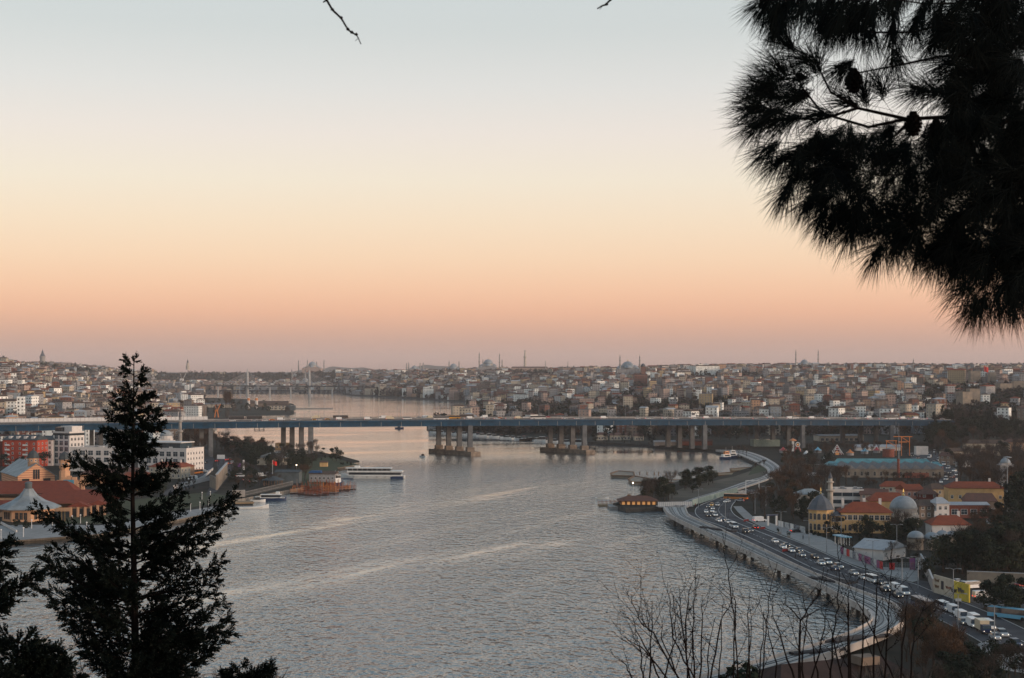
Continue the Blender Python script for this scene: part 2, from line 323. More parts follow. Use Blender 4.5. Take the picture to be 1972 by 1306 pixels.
RNAMES = list(ROOFS); RW = [0, 1.6, 3.2, 4, 4.5, 1.4]
for k, (c, d) in ROOFS.items(): tilemat('roof ' + k, c, d)
mat('steel_blue', (.006,.042,.085), .5, .3, .25, detail=6); mat('steel_dark', (.025,.032,.037), .6); mat('steel_grey', (.22,.23,.24), .5)
mat('pale_concrete', (.40,.36,.33), .85, .2, .25, detail=8); mat('pier_concrete', (.105,.11,.115), .85, .25, .3, detail=8); mat('stain_concrete', (.2,.155,.12), .9, .4, .3, detail=8)
mat('white_paint', (.62,.60,.58), .5, .08); mat('lead', (.25,.28,.30), .55, .18, .5, detail=8, col2=(.18,.205,.225)); mat('lead_dark', (.075,.085,.10), .55, .2, .6)
mat('stone', (.38,.33,.28), .85, .2, .4, detail=8); mat('stone_grey', (.25,.235,.22), .85, .2, .3, detail=8); mat('old_stone', (.27,.22,.17), .9, .4, .25, detail=8, col2=(.15,.13,.11))
mat('brick_red', (.20,.07,.05), .9, .3, 2); mat('gold', (.7,.45,.16), .3, .1, 1, metal=1)
mat('glass', (.02,.025,.03), .12, .3, .8, spec=.6); mat('glass_blue', (.03,.05,.065), .15, .3, .8, spec=.6)
mat('red_cloth', (.55,.03,.025), .8, .15); mat('rubber', (.018,.018,.018), .8)
mat('bark', (.045,.034,.027), .95, .3, 6); mat('twig', (.045,.034,.028), .95, .3, .3, spec=.05); mat('twig_rust', (.075,.042,.025), .95, .3, .3, spec=.05); mat('twig_grey', (.055,.048,.043), .95, .3, .3, spec=.05)
mat('leaf_dark', (.009,.015,.011), .8, .5, .25, detail=6, col2=(.022,.03,.019), spec=.05); mat('leaf_cypress', (.008,.013,.010), .85, .4, .3, spec=.05); mat('leaf_olive', (.03,.036,.02), .85, .4, .3, col2=(.035,.038,.024), spec=.05)
# ------------------------------------------------------------------ the bridge
BD = Vector((.965, .263, 0)).normalized(); BN = Vector((-BD.y, BD.x, 0)); SK = Vector((-38, 52, 0)); B0 = Vector((-24, 1172, 0))
def bz(t): return interp([(-420, 26.6), (-300, 27.2), (-150, 27.6), (0, 27.4), (120, 26.6), (250, 25.4), (400, 23.6), (640, 20.5)], t)   # deck height along the bridge
def bpt(t, s, dz=0): v = B0 + BD * t + BN * s; v.z = bz(t) + dz; return v
TT = [-420 + 20 * i for i in range(54)]; BWID = 58
def sect(prof, t0=-420, t1=412, m=0):
    """sweep a cross-section [(s, dz)] along the bridge"""
    w = MB(); ts = [t0 + (t1 - t0) * i / 52 for i in range(53)]; n = len(prof)
    w.v = [tuple(bpt(t, s, d)) for t in ts for s, d in prof]
    w.f = [(j * n + i, j * n + (i + 1) % n, (j + 1) * n + (i + 1) % n, (j + 1) * n + i) for j in range(52) for i in range(n)] + [tuple(range(n - 1, -1, -1)), tuple(range(52 * n, 53 * n))]; w.m = [m] * len(w.f)
    return w
bridge = thing('road_bridge', 'long road bridge on tall concrete columns with deep blue steel girders across the water', 'bridge')
sect([(0, -.55), (BWID, -.55), (BWID, 0), (0, 0)]).build('deck', 'asphalt', bridge)
sect([(1.2, -4.6), (9, -4.6), (9, -.55), (1.2, -.55)]).build('girder', 'steel_blue', bridge); sect([(49, -4.6), (56.8, -4.6), (56.8, -.55), (49, -.55)]).build('girder', 'steel_blue', bridge)
sect([(20, -4.4), (38, -4.4), (38, -.56), (20, -.56)]).build('girder', 'steel_dark', bridge)
fl = sect([(-.35, -1.15), (0, -1.15), (0, .12), (-.35, .12)]); fl.build('edge_beam', 'steel_blue', bridge)
w = sect([(.9, -4.72), (1.6, -4.72), (1.6, -4.6), (.9, -4.6)]); w.build('flange', 'steel_blue', bridge)
w = MB()
for i in range(-26, 26):
    t = i * 15.5; q = bpt(t, 1.08, -4.55); w.box(q, (.32, .24, 3.9), math.atan2(BD.y, BD.x))
w.build('stiffeners', 'steel_grey', bridge)['kind'] = 'stuff'
for s0 in (.25, BWID - .25):
    w = MB()
    for h in (.55, 1.1): w.tube([bpt(t, s0, h) for t in TT if t < 412], .07, 4)
    for i in range(0, 277): w.box(bpt(-420 + i * 3, s0, 0), (.09, .09, 1.1))
    w.build('railing', 'steel_dark', bridge)
sect([(28.6, 0), (29.4, 0), (29.2, .9), (28.8, .9)]).build('median_barrier', 'stone_grey', bridge)
for s0, s1 in ((1.6, 2.0), (BWID - 2, BWID - 1.6)): sect([(s0, 0), (s1, 0), (s1, .6), (s0, .6)]).build('crash_barrier', 'stone_grey', bridge)
w = MB()
for ln in (6, 10, 14, 18, 40, 44, 48, 52):
    for i in range(0, 82): t = -420 + i * 10; w.face([bpt(t, ln, .01), bpt(t + 4, ln, .01), bpt(t + 4, ln + .18, .01), bpt(t, ln + .18, .01)])
w.build('lane_marking', 'white_paint', bridge)['kind'] = 'stuff'
def column(t, s, zb, ped=True, wd=3.6):
    q = bpt(t, 0); base = B0 + BD * t + SK * s; a = math.atan2(BD.y, BD.x); top = bz(t) - 4.45
    w = MB().box((base.x, base.y, zb), (wd, 3.2, top - zb), a, 0, .96); c = w.build('column', 'pier_concrete', bridge)
    if ped: MB().box((base.x, base.y, zb - .1), (wd + 2.2, 6, 3.4), a, 0, .94).build('plinth', 'stain_concrete', c)
    return c
def tx(px):                    # where the near edge of the deck meets a view column
    k = (px - CX) / F; return (k * B0.y - B0.x) / (BD.x - k * BD.y)
for px, zb, ped in ((601, 3, False), (908, 3, True), (1128, 3, True), (1360, 2, False)):
    t = tx(px)
    for s in (.03, .26, .49, .71): column(t, s, zb, ped)
    if ped:
        a = math.atan2(SK.y, SK.x); c = B0 + BD * t + SK * .37
        MB().box((c.x, c.y, -2), (SK.length * .86 + 4, 9.0, 5.0), a).build('pier_base', 'stain_concrete', bridge)
for px in (408, 230, 1549, 1720):
    t = tx(px)
    for s in (.03, .28, .55, .85): column(t, s, 2, False, 3.2)
# inspection gantry slung under the girder
g = thing('inspection_gantry', 'dark steel inspection cradle hanging under the blue bridge girder', 'gantry', bpt(tx(500), 0, -4.7), math.atan2(BD.y, BD.x))
w = MB(); w.box((0, 3, -2.6), (7.5, 5, .25)); w.box((0, .6, -1.6), (7.5, .12, .12)); w.box((0, 5.4, -1.6), (7.5, .12, .12)); w.build('platform', 'steel_dark', g)
[MB().box((x, y, -2.5), (.25, .25, 2.5)).build('hanger', 'steel_dark', g) for x in (-3.4, 0, 3.4) for y in (.7, 5.3)]
# lamp posts on the deck
def lamp_proto(h=10.5, arm=2.2, double=True):
    p = thing('street_lamp', 'x', 'street lamp')
    MB().cyl((0, 0, 0), .17, .09, h, 8).build('post', 'steel_grey', p)
    w = MB(); [w.tube([(0, 0, h - .1), (sx * arm * .6, 0, h + .25), (sx * arm, 0, h + .2)], .06, 5) for sx in ((-1, 1) if double else (1,))]; w.build('arm', 'steel_grey', p)
    for sx in ((-1, 1) if double else (1,)):
        MB().box((sx * (arm + .25), 0, h + .08), (.9, .32, .16), 0, 0, .8).build('lamp_head', 'steel_grey', p)
    return p
lp = lamp_proto(); first = True
LX = [587, 605, 627, 646, 665, 688, 704, 724, 748, 761, 781, 805, 817, 831, 862, 872, 920, 960, 1000, 1040, 1080, 1120, 1165, 1210]
for i, px in enumerate(LX):
    t = tx(px) + .263 * 26; q = bpt(t, 26.5 if i % 2 else 55.5)
    lab = 'tall thin grey lamp post on the bridge deck against the water' if px < 880 else 'tall thin grey lamp post on the bridge deck in front of the hillside'
    if first: lp.location = q; lp['label'] = lab; lp['group'] = 'lamp posts on the bridge'; first = False; lp.rotation_euler.z = .27
    else: dup(lp, q, .27, lab, 'lamp posts on the bridge' if px < 880 else 'lamp posts on the bridge before the hills')
    if px >= 880: THINGS[-1]['group'] = 'lamp posts on the bridge before the hills'
# tall post and mesh barrier along the far edge towards the south bank, pale noise wall along the north approach
nb = thing('mesh_fence', 'tall dark post fence along the far edge of the bridge beneath the hillside houses', 'fence')
w = MB()
for i in range(111): w.box(bpt(110 + i * 2.7, BWID + .3, -.2), (.22, .22, 4.0))
w.build('posts', 'steel_dark', nb)['kind'] = 'stuff'
w = MB(); [w.tube([bpt(t, BWID + .3, h) for t in range(110, 425, 20)], .06, 4) for h in (1.5, 2.8, 3.7)]; w.build('rails', 'steel_dark', nb)
nw = thing('noise_wall', 'long pale panelled noise barrier along the north approach of the bridge', 'wall')
w = MB()
for i in range(75):
    t = -420 + i * 3.0
    if t + 2.9 < tx(413): w.face([bpt(t, 40, 0), bpt(t + 2.86, 40, 0), bpt(t + 2.86, 40, 3.0), bpt(t, 40, 3.0)])
w.build('panels', 'white_paint', nw)
w = MB()
for i in range(75):
    if -420 + i * 3 < tx(413): w.box(bpt(-420.07 + i * 3, 40, 0), (.14, .3, 3.15), .27)
w.build('posts', 'steel_grey', nw)['kind'] = 'stuff'
# ------------------------------------------------------------------ landmarks on the skyline
CLEAR = []                                                # (columns, top row, base row, depth): nothing taller may stand before these
SHORT = [('huge grey', 'four-minaret mosque'), ('smaller domed', 'two-minaret mosque'), ('broad domed', 'big near-ridge mosque'), ('pale domed', 'tall-minaret pale mosque'), ('small domed', 'single-minaret mosque'), ('reddish great', 'reddish domed mosque'), ('distant hazy', 'hazy minaret cluster'), ('small grey domed mosque on', 'little slope mosque'), ('mosque on the far', 'far-shore mosque'),
 ('round stone', 'conical stone tower'), ('tall slender', 'fire watch tower'), ('pointed palace', 'palace tower'), ('thin mast on the ridge beside', 'ridge mast'), ('thin mast', 'second ridge mast'), ('slim dark', 'slim ridge minaret'), ('slim reddish', 'slim reddish minaret'), ('slender minaret', 'far-roof minaret'), ('big white long', 'white school block'), ('pale grey square', 'grey square block'), ('pinkish square', 'pinkish square block'),
 ('dark red brick', 'red brick school'), ('tall striped', 'striped stone palace'), ('square ruined', 'palace wall tower'), ('grey ruined', 'flag wall tower'), ('broad ruined', 'broad wall tower'), ('massive ruined', 'massive wall tower'), ('tallest ruined', 'tallest wall tower'), ('squat ruined', 'squat wall tower'), ('long pale stone', 'university building'), ('white chapel', 'white chapel')]
def short(label):
    for a, b in SHORT:
        if label.startswith(a): return b
    return ' '.join(label.split()[:3])
LAND = []                                                  # (photo column, photo row, phrase): what far houses are described by
def minaret(w, x, y, z0, tip, r, n=10):
    h = tip - z0
    w.lathe((x, y, z0), [(r * 1.5, 0), (r * 1.5, h * .16), (r, h * .2), (r * .95, h * .52), (r * 1.55, h * .54), (r * 1.55, h * .57), (r * .85, h * .575), (r * .8, h * .72), (r * 1.3, h * .735), (r * 1.3, h * .76), (r * .75, h * .765), (r * .72, h * .83)], n, 0)
    w.lathe((x, y, z0 + h * .83), [(r * .85, 0), (r * .05, h * .15), (r * .12, h * .155), (.02, h * .17)], n, 1)
def mosque(px, Y, label, ytop, ybase, rpx, mins, body=None, name='mosque', wall='stone', semi=True, zb=None, dm='lead'):
    s = Y / F; z0 = ZY(Y, ybase); zt = ZY(Y, ytop); r = rpx * s; o = A(px, Y, z0 - 4)
    th = thing(name, label, 'mosque', o); z0l = 4.0; ht = zt - z0
    bw = (body or rpx * 2.6) * s; dz = max(ht - r, ht * .45) + z0l
    w = MB(); w.box((0, 0, -6), (bw, bw * .9, ht * .32 + z0l + 6)); w.box((0, 0, ht * .32 + z0l), (bw * .74, bw * .7, ht * .14)); w.build('body', 'wall pale grey' if wall == 'stone' else (wall if wall in MATS else 'wall ' + wall), th)
    w = MB(); w.cyl((0, 0, z0l + ht * .40), r * 1.04, r * 1.02, dz - z0l - ht * .40 + .05, 24)
    for i in range(16): a = i * PI / 8; w.box((1.03 * r * math.cos(a), 1.03 * r * math.sin(a), z0l + ht * .42), (r * .1, r * .1, (dz - z0l - ht * .42)), a)
    w.build('drum', wall if wall in MATS else 'stone', th)
    d = MB().dome((0, 0, dz), r, zt - z0 + z0l - dz, 24).build('dome', dm, th, True)
    MB().lathe((0, 0, ht + z0l - .2), [(r * .05, 0), (r * .07, r * .1), (r * .02, r * .16), (r * .05, r * .22), (.01, r * .36)], 6).build('finial', 'gold', d)
    if semi:
        for a in (-PI / 2, 0, PI / 2, PI):
            MB().dome((math.cos(a) * r * 1.05, math.sin(a) * r * 1.05, z0l + ht * .38), r * .66, r * .5, 14).build('half_dome', dm, th, True)
        for sx in (-1, 1):
            for sy in (-1, 1): MB().dome((sx * bw * .4, sy * bw * .36, z0l + ht * .3), r * .27, r * .27, 10).build('small_dome', dm, th, True)
    for (mx, my, dy) in mins:
        q = A(mx, Y + dy, 0); w = MB(); minaret(w, q.x - o.x, q.y - o.y, -6, ZY(Y + dy, my) - o.z, 1.5 * max(1, s / 1.3) if Y > 2500 else 1.3); w.build('minaret', ['stone_grey', 'lead_dark'], th)
    LAND.append((px, (ytop + ybase) / 2, short(label))); CLEAR.append((px - bw / s / 2, px + bw / s / 2, ytop, ybase - 3, Y)); return th
mosque(940, 4860, 'huge grey domed mosque with four minarets on the hazy ridge', 692, 714, 9.5, [(923, 677, -10), (962, 679, -10), (930, 691, 60), (967, 691, 60)], 34)
mosque(873.5, 5300, 'smaller domed mosque with two thin minarets beside the four minaret mosque', 700.5, 716, 7.4, [(865, 694, -5), (884, 694, -5)], 22)
mosque(1209, 3150, 'broad domed mosque with two tall minarets crowning the near ridge', 696, 718, 12.5, [(1194, 682.6, -18), (1232, 682.6, -18)], 44)
mosque(1549, 4000, 'pale domed mosque between two widely spaced tall minarets on the ridge', 692.5, 708, 7.6, [(1532.7, 672, -20), (1575.7, 672, -20)], 26)
mosque(1749, 3300, 'small domed mosque with a single minaret on the ridge', 702.5, 714, 6, [(1759, 690, -5)], 16, semi=False)
mosque(601.6, 6300, 'reddish great domed church turned mosque with four corner minarets far off', 696.5, 715, 8, [(575, 692.5, 0), (592, 692, -30), (610, 695, 60), (624, 692, 0)], 36, wall='pale pink')
mosque(798, 6200, 'distant hazy mosque with a cluster of slender minarets', 704, 714, 5, [(783, 698, 0), (787, 697.5, 20), (809, 697.5, 0), (815, 697, 20)], 20)
mosque(1567, 1900, 'small grey domed mosque on the slope just above the bridge', 770, 790, 8.5, [(1584, 764, -5)], 30, semi=False)
mosque(588, 4900, 'mosque on the far shore behind the twin pylon bridge', 728, 742, 6, [(562, 709, 0), (588, 709, -10)], 26)
def tower(name, label, cat, px, Y, parts):
    """parts: (part name, material, [(radius px, row)], sides)"""
    s = Y / F; yb = max(max(r for _, r in p[2]) for p in parts); o = A(px, Y, ZY(Y, yb)); th = thing(name, label, cat, o)
    for pn, m, prof, n in parts:
        MB().lathe((0, 0, 0), [(max(a * s, .02), (yb - b) * s) for a, b in prof], n).build(pn, m, th)
    LAND.append((px, yb - 5, short(label))); CLEAR.append((px - 6, px + 6, yb - 20, yb - 11, Y)); return th
tower('stone_tower', 'round stone tower with a grey conical cap above the hazy houses', 'tower', 82, 4600, [('shaft', 'stone_grey', [(4.9, 712), (4.9, 690), (5.5, 688.5), (5.5, 686), (4.6, 685.8)], 20), ('cone_roof', 'lead_dark', [(5.0, 685.7), (2.2, 680), (1.9, 678), (.25, 673.5), (.1, 671.5)], 20)])
tower('fire_tower', 'tall slender pale fire watch tower standing on the ridge', 'tower', 1011, 4700, [('shaft', 'stone', [(3.2, 716), (2.6, 704), (1.9, 690), (2.9, 688.5), (2.9, 686), (1.5, 685.5), (1.5, 681), (1.9, 680.5), (1.1, 680), (1.0, 677)], 12), ('spire', 'lead_dark', [(1.2, 677), (.15, 673.5)], 10)])
tower('palace_tower', 'pointed palace tower rising among trees on the farthest wooded hill', 'tower', 361.5, 5700, [('shaft', 'stone', [(3.6, 712), (3.4, 704), (2.4, 703.5), (2.4, 699), (2.0, 698.8)], 8), ('spire', 'lead_dark', [(2.1, 698.8), (.2, 691.5)], 8)])
for px, y0, y1, Y in ((1050.5, 712, 694.5, 4600), (1093.6, 712, 695, 4500), (1311, 714, 704, 3300), (1638, 718, 701, 3300), (646, 738, 722, 4900)):
    tower('small_minaret' if px > 1200 or px < 700 else 'radio_mast', {1050.5: 'thin mast on the ridge beside the fire watch tower', 1093.6: 'thin mast on the ridge midway between watch tower and twin minaret mosque', 1311: 'slim dark minaret on the ridge beside the white school block', 1638: 'slim reddish minaret amid pale roofs on the southern hillside', 646: 'slender minaret among far shore roofs behind the low bridge'}[px], 'minaret' if px > 1200 or px < 700 else 'mast', px, Y,
          [('shaft', 'stone_grey', [(.9, y0), (.7, (y0 + y1) / 2), (1.1, (y0 + y1) / 2 - .3), (.6, (y0 + y1) / 2 - .8), (.5, y1 + 3)], 8), ('tip', 'lead_dark', [(.55, y1 + 3), (.1, y1)], 6)])
def block(name, label, px0, px1, y0, y1, Y, depth, wall, roof='weathered red', rh=3.0, rz=0, cat='building', hip=4, storey=True, base=8, flat=False):
    s = Y / F; wd = (px1 - px0) * s; h = (y1 - y0) * s; o = A((px0 + px1) / 2, Y, ZY(Y, y1) - base); th = thing(name, label, cat, o, rz); h += base
    if not flat: h -= rh
    MB().box((0, 0, 0), (wd, depth, h)).build('wall', wall if wall in MATS else 'wall ' + wall, th)
    if flat:
        w = MB()
        for sx, sy, a, b in ((0, -1, wd, .4), (0, 1, wd, .4), (-1, 0, .4, depth - .8), (1, 0, .4, depth - .8)): w.box((sx * (wd / 2 - .19), sy * (depth / 2 - .19), h), (a + .03, b, .9))
        w.build('parapet', wall if wall in MATS else 'wall ' + wall, th); MB().box((0, 0, h + .01), (wd - .9, depth - .9, .12)).build('roof', 'roof flat grey', th)
    else: MB().gable((0, 0, h), (wd, depth), rh, .7, 0, 0, hip).build('roof', 'roof ' + roof, th)
    LAND.append(((px0 + px1) / 2, (y0 + y1) / 2, short(label))); CLEAR.append((px0, px1, y0, y1 - 2, Y)); return th
block('school_block', 'big white long school block with red roof on the ridge', 1335, 1383, 703, 724, 3200, 24, 'white', 'brown tiled', 2, .25, hip=8)
block('office_block', 'pale grey square block poking above ridge roofs beyond the school', 1430, 1441, 708, 722, 3300, 14, 'pale grey', flat=True)
block('office_block', 'pinkish square block poking above ridge roofs beyond the school', 1444, 1455, 708, 722, 3280, 14, 'pale pink', flat=True)
b = block('brick_school', 'dark red brick school with a domed turret on the slope', 1220, 1245, 718, 744, 2800, 20, 'red brick', 'weathered red', 3, .1)
w = MB(); w.box((5, -4, 20), (8, 8, 24)); w.build('turret', 'wall red brick', b); MB().dome((5, -4, 44), 4.6, 6, 12).build('turret_dome', 'lead_dark', b, True)
pal = block('palace_ruin', 'tall striped stone palace with red roof on the old city wall', 1826, 1858, 710, 738, 2300, 16, 'sandy yellow', 'terracotta', 2.2, -.35, hip=0)
block('wall_tower', 'square ruined wall tower right beside the striped stone palace', 1867, 1886, 716, 736, 2280, 13, 'old_stone', flat=True, cat='tower')
block('wall_tower', 'grey ruined wall tower just beyond the red flag', 1904, 1916, 718, 738, 2250, 11, 'old_stone', flat=True, cat='tower')
block('wall_tower', 'broad ruined wall tower below the red flag among dark trees', 1920, 1946, 740, 763, 2050, 14, 'old_stone', flat=True, cat='tower', rz=.2)
block('wall_tower', 'massive ruined wall tower above the dark trees at the picture edge', 1950, 1971, 735, 762, 2060, 13, 'old_stone', flat=True, cat='tower', rz=-.1)
block('wall_tower', 'tallest ruined wall tower standing low on the slope near the bridge', 1846, 1868, 756, 798, 1750, 14, 'old_stone', flat=True, cat='tower', rz=.3)
block('wall_tower', 'squat ruined wall tower backing onto the tallest one', 1864, 1884, 750, 776, 1800, 12, 'old_stone', flat=True, cat='tower', rz=.1)
block('barracks', 'long pale stone university building under the fire watch tower', 985, 1055, 706, 718, 4620, 40, 'pale pink', 'weathered red', 4, .05)
block('church', 'white chapel with steep roof on the middle slope', 1198, 1210, 747, 760, 2500, 9, 'white', 'pale metal', 4, 1.2, hip=0)
fp = thing('flag', 'large red flag flying from a mast on the old city wall', 'flag', A(1895, 2280, ZY(2280, 748)))
MB().cyl((0, 0, 0), .3, .15, 34, 8).build('pole', 'steel_grey', fp)
w = MB(); n = 10; pts = [[(i * .75, .7 * math.sin(i * .9), 33.5 - j * 2.0 - i * .28) for i in range(n)] for j in range(5)]
for j in range(4): w.strip(pts[j], pts[j + 1])
c = w.build('flag_cloth', 'red_cloth', fp, True); c.modifiers.new('s', 'SOLIDIFY').thickness = .05
LAND.append((1897, 715, 'red flag'))
# far bridges
def far_bridges():
    th = thing('metro_bridge', 'far cable stayed bridge with two white pylons across the water', 'bridge'); Y = 4000
    w = MB()
    ds = [(395, 742), (476, 742.4), (595, 742.8), (700, 744.5), (790, 748.5)]
    vs = [A(px, Y, ZY(Y, y)) for px, y in ds]
    for a, b in zip(vs, vs[1:]):
        w.add([a + Vector((0, -7, -2.6)), b + Vector((0, -7, -2.6)), b + Vector((0, 7, -2.6)), a + Vector((0, 7, -2.6)), a + Vector((0, -7, 0)), b + Vector((0, -7, 0)), b + Vector((0, 7, 0)), a + Vector((0, 7, 0))], [(3,2,1,0),(4,5,6,7),(0,1,5,4),(2,3,7,6),(1,2,6,5),(3,0,4,7)])
    w.build('deck', 'steel_dark', th)
    for px, yt in ((476.6, 709.5), (595.7, 711.5)):
        b = A(px, Y + 12, -1); MB().lathe(b, [(4.2, 0), (3.6, 26), (3.2, 50), (2.2, 62), (.3, ZY(Y, yt) + 1)], 10).build('pylon', 'concrete', th)
        w = MB()
        for k in range(6):
            for s in (-1, 1): w.tube([(b.x, b.y, 46 + k * 2.6), (b.x + s * (16 + k * 11), Y, 24.5)], .22, 3)
        w.build('cables', 'white_paint', th)['kind'] = 'stuff'
    for px in (420, 520, 560, 640, 680, 720, 760):
        z = ZY(Y, interp(ds, px)); q = A(px, Y, -1); MB().box(q, (3, 8, z - 1.4)).build('column', 'concrete', th)
    th = thing('low_bridge', 'low flat bridge on many short pontoon arches beyond the twin pylon bridge', 'bridge'); Y = 4250
    a = A(385, Y); b = A(697, Y); dx = b.x - a.x
    MB().box(((a.x + b.x) / 2, Y, 6.6), (dx, 22, 3)).build('deck', 'steel_dark', th)
    k = 0
    while k * 13.3 < dx:
        x = a.x + k * 13.3; px = CX + x / Y * F
        if not (541 < px < 549 or 566 < px < 574): MB().box((x, Y, -1), (3.4, 20, 7.7)).build('support', 'steel_dark', th); MB().box((x + 6.6, Y, -1), (9.9, 18, 2.6)).build('pontoon', 'steel_dark', th)
        k += 1
far_bridges()
LAND += [(1150, 795, 'blue girdered bridge'), (1500, 800, 'blue girdered bridge'), (1700, 797, 'blue girdered bridge'), (190, 790, 'white gantry legs'), (20, 795, 'white tower house')]
# ------------------------------------------------------------------ trees
def rv(s=1.0):
    while True:
        v = Vector((rnd.uniform(-1, 1), rnd.uniform(-1, 1), rnd.uniform(-1, 1)))
        if v.length < 1: return v * s
def bare_crown(w, h, wd, n, c0=.32, r=.05, m=0, up=.55):
    """forking limbs and a cloud of slender twigs"""
    tips = []
    def grow(p, d, ln, rad, k):
        q = p + d * ln; mid = p + d * ln * .5 + rv(ln * .08); w.tube([p, mid, q], [rad, rad * .85, rad * .65], 4 if rad > .08 else 3, m)
        if k == 0: tips.append(q); return
        for i in range(rnd.choice((2, 3, 3))):
            e = (d + rv(.75) + Vector((0, 0, .22))).normalized(); grow(q, e, ln * rnd.uniform(.62, .86), rad * .62, k - 1)
        tips.append(q)
    grow(Vector((0, 0, 0)), Vector((0, 0, 1)), h * c0, h * .022, 4 if n > 300 else 3)
    sx = wd / 2 / max(.1, max(math.hypot(t.x, t.y) for t in tips)); sz = h / max(t.z for t in tips)
    w.v = [(x * min(1, sx if z > h * .2 else 1), y * min(1, sx if z > h * .2 else 1), z * (sz if sz < 1.4 else 1.2) * .93) for x, y, z in w.v]
    tips = [Vector((t.x * min(1, sx), t.y * min(1, sx), t.z * (sz if sz < 1.4 else 1.2) * .93)) for t in tips]
    for i in range(n):
        p = rnd.choice(tips) + rv(h * .07); d = (Vector((p.x, p.y, 0)) * (.5 / wd) + Vector((0, 0, up)) + rv(.8)).normalized(); ln = rnd.uniform(.07, .15) * h
        s = d.cross(rv()).normalized() * r * rnd.uniform(.5, 1.2); w.face([p - s, p + s, p + d * ln + s * .2, p + d * ln - s * .2], m + 1)
def leaf_crown(w, h, wd, n, z0, shape, leaf=.5, m=0, lumps=9, flat=.8):
    cs = []
    for i in range(lumps):
        a = rnd.uniform(0, 2 * PI); t = rnd.random(); rr = shape(t) * wd / 2 * rnd.uniform(.3, .8)
        cs.append((Vector((math.cos(a) * rr, math.sin(a) * rr, z0 + (h - z0) * t)), wd * rnd.uniform(.16, .28) * (0.5 + .6 * shape(t))))
    for i in range(n):
        c, r = rnd.choice(cs); v = rv(); v = v.normalized() * (v.length ** .4); p = c + Vector((v.x, v.y, v.z * flat)) * r
        nrm = (v + rv(.8)).normalized(); u = nrm.cross(rv()).normalized() * leaf * rnd.uniform(.5, 1.2); q = nrm.cross(u) * rnd.uniform(.5, .9)
        w.face([p - u, p - q * .6, p + u, p + q], m)
TREE = {}
def tree_proto(key, name, cat, crowns, trunk):
    TREE[key] = []
    for (cm, fn, mats) in crowns:
        w = MB(); fn(w); me_c = w; t = MB(); trunk(t)
        TREE[key].append((name, cat, t, me_c, mats))
def mk_mesh(w, name, mats):
    me = bpy.data.meshes.new(name); me.from_pydata(w.v, [], w.f); [me.materials.append(MATS[x]) for x in mats]; me.polygons.foreach_set('material_index', w.m); me.update(); return me
PROTO = {}
def reg(key, name, cat, n, fn, mats, th=3.0, tr=.22):
    PROTO[key] = []
    for i in range(n):
        w = MB(); fn(w); t = MB().cyl((0, 0, -.8), tr * 1.25, tr * .8, th + .8, 7)
        PROTO[key].append((name, cat, mk_mesh(t, 'trunk', ['bark']), mk_mesh(w, 'crown', mats)))
ell = lambda t: math.sqrt(max(0, 1 - (2 * t - 1) ** 2)); cone = lambda t: 1 - t * .95
reg('bare', 'bare_tree', 'tree', 4, lambda w: bare_crown(w, 11, 9, 420, r=.055), ['bark', 'twig'], 3.2)
reg('rust', 'bare_tree', 'tree', 3, lambda w: bare_crown(w, 10, 9, 460, r=.06), ['bark', 'twig_rust'], 3)
reg('grey', 'bare_tree', 'tree', 3, lambda w: bare_crown(w, 11, 8, 420, r=.055), ['bark', 'twig_grey'], 3.2)
reg('poplar', 'poplar', 'tree', 2, lambda w: bare_crown(w, 22, 4.5, 620, c0=.2, r=.06, up=1.6), ['bark', 'twig_rust'], 4)
reg('round', 'evergreen_tree', 'tree', 4, lambda w: leaf_crown(w, 9, 8, 900, 2.2, ell, .42), ['leaf_dark'], 3)
reg('olive', 'evergreen_tree', 'tree', 2, lambda w: leaf_crown(w, 8, 7.5, 800, 2.0, ell, .42), ['leaf_olive'], 3)
reg('pine', 'stone_pine', 'tree', 2, lambda w: leaf_crown(w, 11, 9, 900, 6, ell, .42, lumps=8, flat=.5), ['leaf_dark'], 7.5)
reg('cypress', 'cypress', 'tree', 2, lambda w: leaf_crown(w, 12, 3.0, 700, .6, lambda t: .35 + .65 * math.sin(PI * min(1, t * .8 + .15)), .3, lumps=16, flat=1.6), ['leaf_cypress'], 2)
reg('bush', 'shrub', 'shrub', 3, lambda w: leaf_crown(w, 2.2, 3.2, 260, .2, ell, .28, lumps=6), ['leaf_dark'], .5, .08)
TQ = []
PH = {'bare': 11, 'rust': 10, 'grey': 11, 'poplar': 22, 'round': 9, 'olive': 8, 'pine': 11, 'cypress': 12, 'bush': 2.2}
def tree(key, loc, sc=1.0, label='', group=None, rz=None):
    s = sc if isinstance(sc, (tuple, list)) else (sc, sc, sc * rnd.uniform(.92, 1.08)); loc = Vector(loc); px, py = proj(loc)
    TQ.append((s[2] * PH[key] / loc.y * (1 if -40 < px < 2012 and py - s[2] * PH[key] / loc.y * F < 1310 else .0), key, loc, s, label, group, rnd.uniform(0, 6.28), rnd.choice(PROTO[key])))
